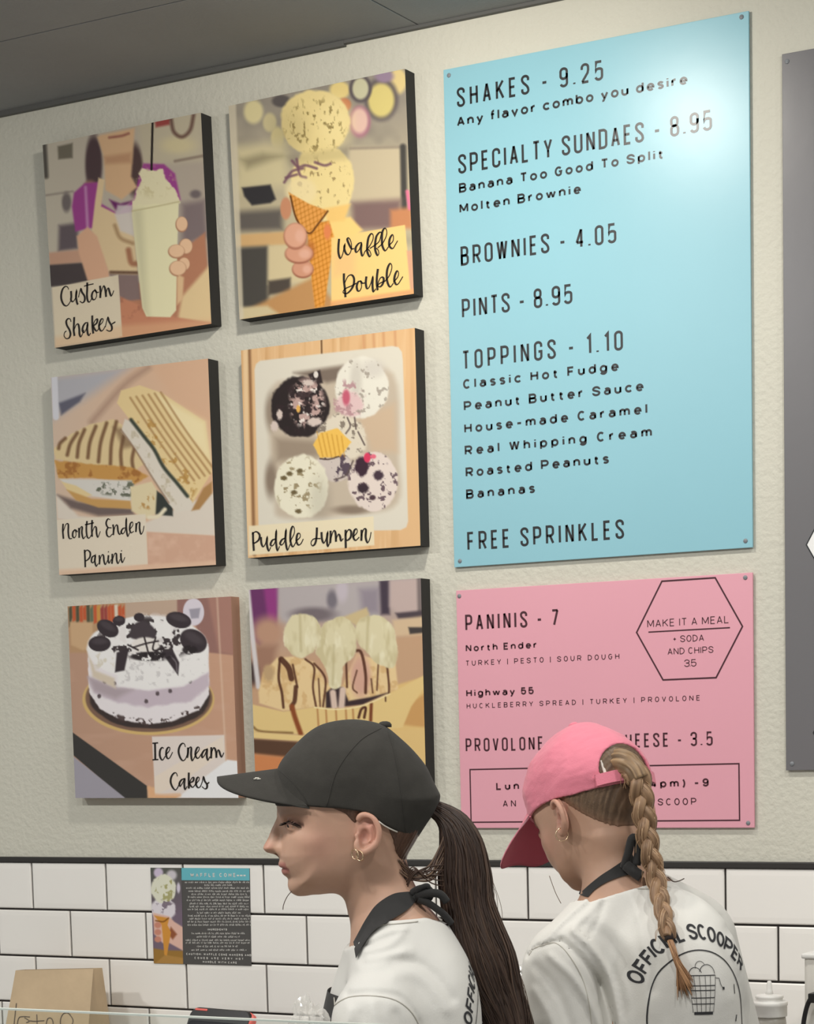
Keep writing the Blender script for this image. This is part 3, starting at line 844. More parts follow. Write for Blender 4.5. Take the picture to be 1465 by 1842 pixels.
    for q in ([(830, 660), (850, 720), (820, 770)], [(880, 660), (890, 740)], [(905, 760), (950, 850)], [(740, 1090), (820, 1060), (870, 960)]): p.line(q, 10, (96, 82, 78), 4)
    b = p.blob(512, 1140, 186, 222, (232, 227, 204), .05, wob=.14, seed=12)
    p.shade(p.blob(640, 1230, 70, 160, None, .7), .90)
    p.mottle(b * p.blob(480, 1120, 150, 200, None, .3), (146, 130, 96), 40, .62, 10, .85, .07)
    for x, yy in ((430, 1050), (390, 1080), (490, 1310), (460, 1180), (500, 1030)): p.blob(x, yy, 22, 16, (110, 96, 66), .4, wob=.6, seed=x)
    r = p.blob(1010, 1105, 172, 205, (226, 212, 202), .05, wob=.16, seed=8)
    p.mottle(r, (96, 76, 84), 34, .60, 4, .9, .06)
    p.blob(930, 1000, 46, 66, (62, 42, 54), .2, wob=.4, seed=2); p.blob(1045, 1060, 34, 34, (70, 54, 64), .3, wob=.5, seed=5)
    p.blob(940, 1150, 40, 34, (60, 46, 54), .3, wob=.5, seed=7); p.blob(1005, 1215, 22, 18, (80, 60, 66), .3)
    p.blob(968, 938, 24, 34, (214, 62, 96), .2); p.blob(1010, 930, 20, 16, (226, 110, 130), .3)
    p.poly([(148, 1412), (1012, 1345), (1018, 1545), (150, 1615)], (234, 221, 188), 4, a=.96)
    return p
def pic_cake():
    p = Paint([(80, 175), (1385, 100), (1410, 1660), (143, 1662)])
    p.grad((186, 150, 128), (200, 158, 132), (100, 700), (1300, 700))
    p.mottle(np.ones_like(p.X), (206, 168, 146), 120, .5, 4, .6, .3, .3, 1)
    p.poly([(80, 150), (560, 120), (540, 540), (100, 540)], (186, 150, 114), 14)
    rs = np.random.RandomState(3)
    for k in range(16):
        x = 90 + k * 28
        c = [(196, 84, 50), (226, 220, 206), (70, 74, 58), (206, 150, 70), (150, 60, 60), (90, 110, 90)][rs.randint(6)]
        p.poly([(x, 165 + rs.randint(40)), (x + 26, 160), (x + 30, 260 + rs.randint(70)), (x + 4, 280 + rs.randint(60))], c, 9, a=.85)
    p.poly([(100, 300), (280, 300), (280, 510), (200, 520), (110, 480)], (204, 170, 132), 12)
    p.poly([(540, 130), (960, 100), (960, 300), (540, 300)], (192, 168, 148), 12)
    p.poly([(955, 100), (1400, 90), (1400, 560), (1190, 540), (1100, 330), (955, 280)], (150, 112, 104), 10)
    p.poly([(1200, 100), (1400, 90), (1400, 560), (1280, 540)], (174, 130, 116), 20, a=.8)
    p.line([(1275, 110), (1330, 1660)], 14, (226, 200, 176), 7, a=.55)
    p.blob(1085, 222, 84, 108, (218, 211, 220), .05)
    p.poly([(1050, 200), (1140, 190), (1125, 270), (1065, 275)], (160, 156, 168), 8)
    p.poly([(118, 1158), (700, 1570), (705, 1670), (520, 1670), (120, 1330)], (62, 60, 58), 6)
    p.poly([(120, 1340), (540, 1670), (130, 1675)], (162, 158, 168), 6)
    p.poly([(705, 1575), (960, 1600), (960, 1670), (705, 1670)], (224, 178, 136), 14)
    p.blob(718, 905, 520, 275, (212, 180, 118), .015)
    p.blob(722, 895, 500, 262, (128, 100, 84), .02)
    p.blob(725, 890, 470, 244, (64, 54, 52), .03, wob=.06)
    body = p.poly([(240, 500), (1198, 470), (1198, 870), (1120, 985), (900, 1075), (715, 1098), (500, 1066), (330, 975), (250, 850)], (232, 226, 228), 7, wob=6)
    p.mottle(p.poly([(330, 960), (500, 1030), (715, 1060), (900, 1040), (1120, 950), (1150, 1010), (900, 1120), (600, 1120), (340, 1010)], None, 10), (72, 58, 56), 40, .54, 5, .9, .08)
    p.poly([(245, 730), (480, 815), (715, 832), (1000, 800), (1198, 690), (1198, 800), (1050, 920), (720, 968), (480, 930), (290, 850)], (200, 186, 196), 16, wob=12, ws=60)
    p.poly([(245, 730), (480, 815), (600, 830), (460, 900), (290, 840)], (166, 152, 156), 30, a=.7)
    for x, y in ((375, 765), (330, 880), (790, 860), (890, 840), (960, 745), (1048, 765), (700, 920), (450, 780), (800, 675), (520, 770)): p.blob(x, y, 15, 17, (96, 84, 88), .4, wob=.5, seed=x)
    p.poly([(240, 520), (300, 680), (450, 740), (460, 820), (280, 730)], (214, 200, 180), 16)
    p.blob(718, 500, 480, 250, (238, 236, 234), .03, wob=.05)
    p.poly([(240, 520), (460, 590), (480, 800), (715, 832), (1000, 800), (1195, 690), (1195, 500)], (238, 236, 234), 16)
    p.mottle(p.poly([(480, 620), (1180, 560), (1180, 690), (800, 800), (500, 780)], None, 20), (196, 192, 192), 40, .60, 7, .6, .1)
    p.mottle(p.blob(360, 600, 110, 70, None, .4), (206, 196, 172), 40, .5, 9, .6, .15)
    dk = (62, 54, 58)
    p.mottle(p.blob(720, 430, 400, 170, None, .15), (52, 44, 46), 60, .52, 11, .92, .06)
    p.mottle(p.blob(720, 430, 420, 190, None, .15), (232, 228, 226), 50, .60, 21, .9, .06)
    for x, y, a, b, r in ((400, 350, 92, 62, 30), (335, 470, 88, 62, 0), (490, 290, 50, 40, 0), (965, 285, 102, 62, 15), (1080, 450, 112, 88, 30)):
        p.blob(x, y, a, b, dk, .06, rot=r); p.blob(x, y - b * .3, a * .7, b * .4, (84, 76, 80), .5, rot=r, a=.7)
    p.poly([(580, 420), (600, 330), (680, 290), (760, 340), (780, 410), (690, 440)], (74, 66, 70), 10, round_=True)
    p.blob(650, 262, 42, 34, dk, .1)
    p.poly([(470, 540), (570, 500), (530, 680), (455, 695)], dk, 8)
    p.poly([(820, 530), (920, 530), (965, 620), (955, 720), (905, 650)], dk, 8)
    p.line([(900, 570), (940, 620), (945, 690)], 10, (120, 112, 116), 5)
    p.blob(700, 480, 110, 60, (232, 226, 220), .15)
    for q in ([(600, 500), (700, 470), (800, 450)], [(690, 420), (720, 540)], [(560, 480), (640, 520)], [(780, 420), (760, 520), (860, 500)]): p.line(q, 13, (52, 44, 46), 4)
    p.mottle(p.blob(740, 570, 170, 36, None, .2), (46, 40, 42), 40, .42, 3, .95, .08)
    p.mottle(p.blob(1050, 520, 60, 36, None, .2), (46, 40, 42), 40, .42, 8, .95, .08)
    p.poly([(742, 1192), (1310, 1180), (1320, 1660), (762, 1640)], (226, 216, 209), 4, a=.96)
    p.poly([(760, 1500), (1300, 1190), (1310, 1300), (950, 1560), (760, 1640)], (232, 217, 199), 10, a=.8)
    p.poly([(930, 1662), (1330, 1370), (1420, 1380), (1420, 1670)], (236, 236, 236), 8)
    p.line([(715, 1585), (760, 1640), (950, 1640)], 30, (226, 176, 134), 8, a=.7)
    return p
def pic_split():
    p = Paint([(110, 165), (1305, 85), (1348, 1623), (133, 1645)])
    p.grad((176, 164, 164), (196, 158, 126), (600, 200), (600, 700))
    p.poly([(100, 150), (315, 150), (300, 430), (180, 560), (110, 500)], (108, 56, 102), 20)
    p.poly([(215, 150), (315, 150), (300, 390), (240, 380)], (146, 62, 128), 20)
    p.poly([(315, 140), (1020, 110), (1020, 360), (320, 400)], (180, 172, 172), 30)
    p.blob(690, 235, 36, 66, (120, 114, 122), .5); p.blob(560, 340, 150, 50, (118, 108, 112), .5)
    p.blob(760, 170, 40, 80, (200, 190, 200), .5, a=.7); p.poly([(880, 160), (1020, 150), (1020, 330), (900, 340)], (140, 130, 142), 40, a=.8)
    p.poly([(1020, 100), (1090, 95), (1090, 340), (1030, 340)], (72, 62, 74), 18)
    p.poly([(1090, 100), (1320, 80), (1310, 330), (1150, 340), (1090, 280)], (194, 174, 168), 26)
    p.line([(1300, 90), (1340, 1600)], 44, (64, 58, 60), 10, a=.5)
    p.poly([(1130, 330), (1330, 310), (1330, 370), (1150, 370)], (80, 70, 76), 14)
    p.poly([(1110, 380), (1330, 350), (1330, 500), (1120, 500)], (212, 186, 152), 18)
    p.poly([(1220, 430), (1330, 430), (1330, 470), (1230, 480)], (70, 64, 62), 10)
    p.poly([(1120, 500), (1335, 480), (1340, 800), (1130, 880)], (196, 160, 128), 24)
    p.blob(240, 470, 110, 110, (186, 146, 122), .5); p.poly([(110, 560), (300, 560), (260, 860), (110, 860)], (160, 122, 102), 40)
    p.blob(130, 760, 40, 80, (76, 62, 60), .5)
    p.line([(104, 170), (130, 500), (165, 860)], 34, (212, 206, 206), 8)
    p.poly([(1080, 860), (1340, 780), (1350, 1640), (1000, 1640)], (222, 188, 124), 14)
    p.poly([(1190, 1000), (1340, 900), (1340, 1150), (1180, 1130)], (202, 156, 98), 16)
    wh = (220, 211, 174)
    p.poly([(760, 360), (930, 290), (950, 340), (860, 420)], (204, 184, 140), 14)
    ban = p.poly([(165, 900), (200, 760), (300, 650), (420, 640), (560, 680), (640, 830), (760, 850), (860, 620), (1000, 660), (1130, 690), (1150, 880), (900, 960), (720, 1015), (560, 1005), (340, 1035), (170, 980)], (230, 202, 152), 10)
    p.mottle(ban, (206, 166, 112), 70, .54, 6, .6, .15)
    p.blob(885, 780, 70, 150, (210, 166, 146), .4); p.blob(240, 760, 40, 60, (190, 160, 120), .4, wob=.4)
    p.poly([(640, 900), (700, 850), (760, 860), (800, 960), (960, 930), (1090, 895), (900, 985), (640, 1015)], (60, 46, 48), 9)
    for q in ([(690, 900), (700, 1000)], [(760, 880), (750, 1000)]): p.line(q, 44, (216, 192, 176), 8)
    ch = (82, 48, 34)
    for q, w in (([(320, 660), (310, 800), (330, 900), (340, 1010)], 18), ([(330, 660), (380, 720), (400, 800)], 40), ([(430, 860), (420, 960), (400, 1020), (450, 1190)], 30), ([(500, 660), (560, 720), (550, 860), (570, 1000)], 14),
                 ([(560, 690), (620, 760), (640, 830), (620, 1000)], 14), ([(590, 800), (600, 1000)], 10), ([(785, 680), (790, 860)], 14), ([(840, 600), (890, 610), (920, 760), (920, 900)], 20), ([(1010, 690), (1000, 880)], 10),
                 ([(1070, 690), (1085, 880), (1060, 960)], 14), ([(960, 800), (970, 900)], 10), ([(410, 700), (440, 860)], 14), ([(860, 740), (830, 860), (860, 900)], 10)):
        p.line(q, w, ch, 5, a=.9)
    for pts in ([(350, 470), (400, 360), (470, 335), (570, 365), (610, 450), (575, 570), (500, 645), (430, 640), (365, 570)],
                [(850, 450), (890, 370), (960, 345), (1030, 355), (1115, 430), (1145, 600), (1110, 715), (990, 680), (930, 600), (880, 560)],
                [(575, 590), (620, 430), (690, 375), (780, 362), (850, 450), (845, 620), (765, 710), (745, 850), (675, 865), (640, 730), (595, 650)]):
        m = p.poly(pts, wh, 8, round_=True, wob=8)
        p.mottle(m, (196, 184, 142), 110, .50, 14, .7, .2, 1.6, .7)
        p.mottle(m, (236, 230, 200), 90, .58, 18, .7, .2, 1.6, .7)
    p.line([(465, 340), (470, 600)], 14, (186, 174, 132), 10, a=.7); p.line([(700, 560), (690, 840)], 14, (186, 174, 132), 10, a=.7); p.line([(940, 360), (930, 600)], 14, (186, 174, 132), 10, a=.7)
    p.poly([(105, 985), (340, 1040), (560, 1005), (720, 1018), (900, 990), (1090, 905), (1335, 770), (1345, 840), (1240, 1000), (1180, 1150), (700, 1215), (110, 1190)], (226, 198, 136), 8)
    for x in (580, 640, 710, 780, 830): p.line([(x, 1020), (x + 8, 1180)], 13, (176, 124, 76), 5, a=.8)
    p.line([(870, 1080), (890, 1020), (920, 1010), (910, 1080)], 18, ch, 5); p.line([(960, 980), (955, 1100)], 22, (120, 66, 40), 6)
    p.line([(400, 1000), (420, 1080), (460, 1200)], 34, (140, 76, 42), 8); p.line([(1060, 930), (1060, 960)], 10, ch, 4)
    p.line([(560, 1008), (720, 1022), (900, 992), (1090, 908)], 8, (242, 226, 176), 4)
    p.line([(120, 1150), (180, 1185), (400, 1195)], 14, (130, 100, 60), 8)
    p.poly([(110, 1190), (520, 1215), (520, 1262), (110, 1235)], (230, 202, 140), 8)
    p.poly([(110, 1240), (520, 1265), (560, 1400), (110, 1350)], (92, 66, 50), 14)
    p.poly([(110, 1350), (560, 1390), (560, 1660), (110, 1660)], (206, 134, 86), 22)
    p.poly([(560, 1230), (1340, 1150), (1350, 1640), (560, 1650)], (222, 190, 128), 20)
    return p
def pic_card():
    p = Paint([(160, 130), (525, 135), (540, 1225), (195, 1225)], 60, 150)
    p.grad((90, 92, 86), (120, 104, 120), (300, 150), (400, 700))
    p.blob(255, 190, 55, 60, (206, 192, 214), .3); p.blob(410, 220, 60, 60, (206, 200, 206), .4); p.blob(490, 370, 20, 60, (214, 206, 220), .4)
    p.blob(310, 620, 150, 130, (226, 220, 226), .1, wob=.2)
    s = p.blob(315, 380, 150, 170, (226, 226, 206), .08, wob=.2)
    p.mottle(s, (168, 164, 110), 60, .56, 4, .9, .1); p.mottle(p.blob(300, 590, 130, 80, None, .2), (110, 96, 110), 50, .58, 4, .8, .1)
    p.poly([(190, 1060), (330, 1080), (540, 1080), (540, 1230), (190, 1230)], (158, 120, 60), 14)
    p.poly([(230, 1210), (330, 1130), (540, 1160), (540, 1230), (200, 1230)], (178, 136, 74), 10)
    p.poly([(190, 660), (380, 700), (440, 760), (540, 820), (540, 1080), (380, 1000), (300, 1000), (200, 900)], (226, 186, 170), 12)
    p.poly([(400, 820), (470, 900), (420, 960), (360, 900)], (150, 90, 60), 16)
    p.poly([(200, 690), (380, 720), (360, 800), (400, 880), (350, 1140), (320, 1130), (300, 900), (290, 800)], (214, 150, 66), 8)
    p.line([(220, 750), (310, 760), (370, 720)], 14, (130, 80, 30), 6)
    for y in (800, 880, 960): p.blob(245, y, 40, 34, (206, 140, 120), .3)
    return p

def picture(name, corners, painter, y, parent, material, origin):
    """corners TL, TR, BR, BL in wall coordinates (x, z)"""
    p = painter
    m, n, _ = p.C.shape
    TL, TR, BR, BL = [np.array(c) for c in corners]
    u, v = p.u[..., None], p.v[..., None]
    P = (TL * (1 - u) + TR * u) * (1 - v) + (BL * (1 - u) + BR * u) * v
    V = np.stack([P[..., 0] - origin[0], np.full((m, n), y - origin[1]), P[..., 1] - origin[2]], -1).reshape(-1, 3)
    idx = np.arange(m * n).reshape(m, n)
    F = np.stack([idx[:-1, :-1], idx[1:, :-1], idx[1:, 1:], idx[:-1, 1:]], -1).reshape(-1, 4)
    c = np.clip(p.C, 0, 1)
    return mesh_obj(name, V, F, material, parent, colors=s2l(c * 255.).reshape(-1, 3))
# ------------------------------------------------------------------ canvas prints
def canvas_print(quad, painter, label, M_edge, depth=.036):
    TL, TR, BR, BL = [np.array(q, float) for q in quad]
    c = (TL + TR + BR + BL) / 4
    org = (c[0], 0.0, c[1])
    P = [q - c for q in (BL, BR, TR, TL)]
    V, r = [], .002
    for y, k in ((0, 0), (-depth + r, 0), (-depth + r * .3, r * .3), (-depth, r)):
        for q in P:
            s = np.sign(q)
            V.append((q[0] - s[0] * k, y, q[1] - s[1] * k))
    F = [(3, 2, 1, 0)]
    for i in range(3):
        F += [(4 * i + a, 4 * i + (a + 1) % 4, 4 * i + 4 + (a + 1) % 4, 4 * i + 4 + a) for a in range(4)]
    F.append((12, 13, 14, 15))
    o = mesh_obj('canvas_print', V, F, M_edge, None, loc=org)
    tag(o, label, 'wall picture')
    picture('picture', (TL, TR, BR, BL), painter, -depth - .0006, o, M_print, org)
    return o, org
M_print = mat('canvas_weave_print', attr='tint', rough=.75, spec=.25, bump=.00008, bscale=900)
M_edge = mat('black_canvas_edge', rgb(48, 47, 45), rough=.8)
M_edge2 = mat('brown_canvas_edge', rgb(176, 134, 112), rough=.75)
M_script = mat('brush_lettering', rgb(34, 28, 24), rough=.7)
def script(words, org_px, sc, o, org, y, wide=.0050, slim=.0020):
    out = ([], [])
    for st in words:
        pts = [on_y(org_px[0] + a / sc, org_px[1] + b / sc, y)[[0, 2]] for a, b in st]
        pts = catmull(pts, 7) if len(pts) > 2 else pts
        w = []
        for i in range(len(pts)):
            d = pts[min(i + 1, len(pts) - 1)] - pts[max(i - 1, 0)]
            d = d / (np.linalg.norm(d) + 1e-9)
            k = max(0., -d[1])
            w.append(slim + (wide - slim) * k ** 1.3)
        w = [sum(w[max(0, i - 2):i + 3]) / len(w[max(0, i - 2):i + 3]) for i in range(len(w))]
        if len(pts) <= 2: w = [slim * 1.3] * len(pts)
        V, F = ribbon(pts, w)
        n = len(out[0]); out[0].extend(V); out[1].extend([tuple(i + n for i in f) for f in F])
    flat_obj('lettering', out, y, M_script, o, org)

YL = -.0374
o, g = canvas_print([(.1381, 2.9193), (.5460, 2.9223), (.5544, 2.5055), (.1485, 2.5000)], pic_shake(), 'canvas print captioned Custom Shakes with a tall milkshake cup', M_edge)
script([[(350, 320), (330, 275), (285, 265), (235, 320), (210, 420), (215, 510), (250, 595), (300, 630), (345, 605), (385, 540)],
        [(395, 350), (400, 450), (395, 520), (430, 550), (470, 500), (495, 420), (500, 350), (490, 450), (505, 560), (525, 605)],
        [(535, 470), (575, 310), (600, 370), (650, 450), (650, 530), (610, 570), (560, 540)],
        [(700, 190), (700, 300), (695, 430), (710, 530), (745, 555), (785, 490)], [(640, 260), (720, 235), (820, 215)],
        [(850, 330), (805, 370), (785, 440), (800, 500), (840, 510), (875, 450), (870, 380), (850, 335), (880, 375), (920, 370)],
        [(940, 250), (950, 350), (945, 480)], [(948, 430), (985, 300), (1010, 255), (1035, 300), (1050, 400), (1055, 460)],
        [(1055, 400), (1075, 320), (1100, 300), (1125, 380), (1150, 440), (1175, 410), (1200, 340)],
        [(395, 930), (380, 880), (340, 870), (305, 920), (320, 1000), (365, 1080), (385, 1160), (360, 1230), (305, 1245), (265, 1195), (275, 1130), (310, 1100)],
        [(455, 840), (450, 960), (445, 1080), (460, 1195)], [(450, 1090), (490, 990), (530, 975), (550, 1060), (555, 1160), (580, 1210), (610, 1160), (640, 1080)],
        [(715, 950), (670, 950), (625, 1010), (610, 1090), (640, 1130), (680, 1070), (708, 960), (700, 1060), (710, 1150), (735, 1185), (765, 1140)],
        [(795, 810), (795, 930), (800, 1040), (815, 1150)], [(800, 1010), (850, 900), (890, 880), (880, 950), (820, 1010), (850, 1080), (885, 1100), (920, 1050)],
        [(915, 1010), (985, 940), (1000, 880), (965, 880), (930, 960), (925, 1040), (960, 1100), (1000, 1080), (1040, 1010)],
        [(1040, 1030), (1085, 850), (1110, 920), (1160, 1010), (1160, 1080), (1115, 1105), (1060, 1080)], [(1165, 970), (1230, 930)]], (90, 490), 10.464, o, g, YL)
o, g = canvas_print([(.6138, 2.9247), (1.0227, 2.9298), (1.0305, 2.5095), (.6239, 2.5060)], pic_waffle(), 'canvas print captioned Waffle Double with a two-scoop cone', M_edge)
script([[(185, 270), (175, 380), (175, 500), (205, 590), (245, 520), (275, 375), (272, 440), (300, 510), (340, 530), (380, 470), (390, 370), (370, 290), (340, 255), (320, 280), (345, 350), (390, 430), (435, 430)],
        [(555, 330), (510, 345), (465, 400), (455, 460), (475, 490), (520, 440), (552, 350), (545, 450), (560, 535), (580, 545), (610, 480)],
        [(610, 480), (680, 400), (740, 290), (745, 210), (715, 185), (670, 250), (650, 370), (650, 480), (685, 560), (710, 530), (690, 470), (660, 440)],
        [(690, 430), (830, 330), (870, 230), (880, 170), (850, 165), (800, 230), (780, 340), (780, 450), (815, 540), (840, 510), (825, 450), (790, 420)],
        [(820, 420), (900, 345), (960, 230), (970, 140), (940, 95), (900, 150), (890, 270), (900, 390), (945, 465), (1000, 400)],
        [(1000, 385), (1070, 310), (1080, 230), (1060, 205), (1020, 270), (1010, 370), (1040, 420), (1075, 425), (1110, 370), (1150, 300)],
        [(265, 840), (265, 960), (280, 1090), (290, 1230)], [(275, 1000), (330, 890), (390, 865), (430, 920), (425, 1020), (380, 1110), (310, 1170), (250, 1150), (290, 1090), (400, 1040), (470, 1000)],
        [(540, 965), (500, 980), (475, 1050), (490, 1120), (525, 1125), (555, 1060), (545, 990), (540, 968), (570, 1000), (615, 995)],
        [(635, 890), (625, 990), (640, 1080), (670, 1080), (705, 1010), (738, 900), (735, 1020), (745, 1130), (765, 1130), (790, 1090)],
        [(825, 765), (810, 880), (805, 1000), (820, 1115)], [(810, 1060), (850, 940), (890, 900), (920, 930), (905, 1010), (860, 1060), (825, 1040), (860, 1000), (945, 965)],
        [(945, 965), (1010, 880), (1050, 770), (1050, 700), (1020, 680), (980, 770), (970, 900), (990, 1010), (1030, 1060), (1080, 1000)],
        [(1080, 985), (1150, 900), (1165, 830), (1140, 800), (1105, 870), (1095, 960), (1125, 1020), (1160, 1010), (1200, 950), (1235, 890)]], (590, 400), 9.156, o, g, YL)
o, g = canvas_print([(.1343, 2.4398), (.5431, 2.4374), (.5457, 2.0210), (.1354, 2.0232)], pic_panini(), 'canvas print captioned North Ender Panini with a grilled sandwich cut in half', M_edge)
script([[(110, 180), (105, 280), (115, 400)], [(110, 300), (150, 190), (185, 190), (185, 300), (200, 390), (240, 395)],
        [(285, 265), (255, 300), (250, 360), (275, 385), (300, 340), (288, 270), (320, 300)],
        [(340, 240), (345, 310), (345, 385)], [(345, 310), (365, 235), (390, 230), (385, 310), (405, 395), (440, 360)],
        [(460, 140), (450, 250), (460, 360), (490, 390), (525, 340)], [(430, 195), (560, 165)],
        [(535, 125), (530, 250), (535, 370)], [(535, 310), (570, 225), (595, 240), (600, 320), (620, 375), (655, 290)],
        [(800, 120), (765, 110), (740, 170), (765, 230), (820, 240)], [(765, 238), (745, 290), (755, 350), (790, 370), (830, 330)],
        [(840, 190), (850, 260), (845, 345)], [(848, 300), (880, 205), (905, 210), (915, 290), (940, 335), (970, 290)],
        [(1025, 240), (985, 250), (960, 300), (985, 325), (1020, 270), (1035, 105), (1035, 230), (1055, 360), (1085, 310)],
        [(1085, 265), (1130, 200), (1125, 155), (1095, 180), (1085, 260), (1105, 310), (1145, 290)],
        [(1180, 170), (1180, 240), (1175, 300)], [(1178, 250), (1200, 170), (1230, 165), (1230, 250), (1250, 330), (1280, 290), (1295, 210)],
        [(425, 560), (430, 680), (435, 815)], [(420, 610), (460, 565), (505, 600), (500, 670), (450, 720), (425, 710)],
        [(575, 640), (535, 670), (525, 730), (550, 750), (575, 700), (582, 645), (575, 730), (595, 800), (620, 765)],
        [(640, 640), (645, 710), (640, 775)], [(643, 730), (675, 640), (700, 645), (710, 730), (730, 775), (760, 715)],
        [(775, 640), (770, 710), (785, 755), (815, 700)], [(772, 583), (776, 598)],
        [(830, 620), (830, 700), (825, 765)], [(828, 720), (865, 620), (890, 625), (895, 710), (915, 760), (945, 700)],
        [(955, 610), (960, 690), (980, 745), (1015, 670)], [(963, 568), (967, 583)]], (100, 920), 8.139, o, g, YL, .0044, .0018)
o, g = canvas_print([(.6247, 2.4449), (1.0308, 2.4452), (1.0321, 2.0295), (.6260, 2.0298)], pic_puddle(), 'canvas print captioned Puddle Jumper with five scoops on a square tray', M_edge)
script([[(62, 165), (65, 270), (72, 370)], [(50, 190), (95, 160), (135, 195), (125, 250), (80, 285), (60, 280)],
        [(150, 220), (155, 290), (175, 325), (200, 290), (217, 225), (215, 300), (235, 370), (258, 330)],
        [(310, 240), (275, 255), (255, 300), (275, 315), (305, 270), (318, 150), (315, 260), (330, 365), (355, 320)],
        [(415, 230), (380, 250), (360, 290), (380, 305), (410, 260), (425, 140), (420, 250), (440, 360), (470, 300)],
        [(470, 270), (515, 180), (515, 120), (495, 105), (475, 170), (475, 270), (500, 325), (535, 275)],
        [(535, 265), (580, 220), (575, 180), (550, 190), (540, 260), (560, 305), (590, 290), (615, 240)],
        [(765, 115), (760, 220), (745, 290), (715, 315), (700, 280), (730, 240), (805, 235)],
        [(815, 165), (820, 240), (840, 285), (865, 240), (882, 170), (875, 250), (885, 320), (908, 280)],
        [(915, 150), (915, 220), (910, 285)], [(913, 250), (945, 155), (968, 170), (975, 270)], [(975, 240), (1000, 190), (1018, 210), (1030, 260), (1055, 235)],
        [(1080, 140), (1080, 240), (1082, 340)], [(1072, 210), (1110, 140), (1140, 160), (1135, 220), (1100, 255), (1082, 240)],
        [(1155, 225), (1205, 170), (1200, 130), (1175, 150), (1165, 220), (1190, 255), (1230, 220)],
        [(1255, 140), (1255, 200), (1252, 260)], [(1254, 210), (1278, 135), (1303, 140), (1300, 220), (1320, 280), (1345, 240), (1360, 165)]], (445, 930), 6.104, o, g, YL, .0050, .0020)
o, g = canvas_print([(.1495, 1.9560), (.5760, 1.9550), (.5785, 1.5400), (.1498, 1.5430)], pic_cake(), 'canvas print captioned Ice Cream Cakes with a cookie-topped cake', M_edge2, .030)
script([[(135, 165), (138, 300), (140, 450)], [(90, 165), (190, 158)], [(90, 457), (195, 450)],
        [(290, 255), (260, 240), (225, 290), (220, 380), (245, 445), (275, 455), (315, 390)],
        [(315, 375), (385, 300), (395, 245), (365, 240), (335, 300), (335, 390), (365, 435), (400, 410), (445, 320)],
        [(670, 230), (650, 175), (610, 170), (565, 230), (550, 320), (580, 420), (625, 470), (670, 440), (712, 340)],
        [(715, 240), (715, 340), (700, 420)], [(708, 350), (735, 250), (772, 245), (770, 370), (790, 470), (830, 410), (845, 370)],
        [(840, 370), (905, 290), (910, 240), (880, 240), (850, 310), (850, 390), (885, 430), (920, 400), (950, 350)],
        [(1050, 270), (1000, 290), (960, 360), (970, 415), (1010, 370), (1052, 270), (1045, 380), (1065, 460), (1100, 400)],
        [(1125, 235), (1125, 330), (1120, 430)], [(1124, 350), (1160, 250), (1188, 260), (1210, 330), (1215, 420)], [(1215, 380), (1238, 290), (1262, 300), (1285, 370), (1310, 405), (1345, 330)],
        [(530, 745), (510, 690), (470, 690), (425, 750), (410, 840), (440, 930), (490, 985), (530, 950), (565, 870)],
        [(650, 785), (600, 810), (565, 870), (580, 920), (620, 860), (657, 790), (650, 890), (665, 975), (702, 920)],
        [(730, 680), (728, 800), (730, 960)], [(730, 880), (780, 780), (815, 770), (805, 830), (745, 865), (770, 920), (805, 935), (850, 880)],
        [(850, 880), (905, 820), (910, 770), (885, 765), (860, 820), (860, 900), (895, 945), (935, 920), (970, 830)],
        [(965, 850), (985, 755), (1010, 830), (1050, 890), (1045, 950), (1010, 965), (960, 925)], [(1050, 880), (1090, 850)]], (265, 1320), 9.767, o, g, -.0314)
o, g = canvas_print([(.6248, 1.9655), (1.0310, 1.9665), (1.0320, 1.5480), (.6265, 1.5490)], pic_split(), 'uncaptioned canvas print of a banana split under whipped cream, behind the black cap', M_edge)
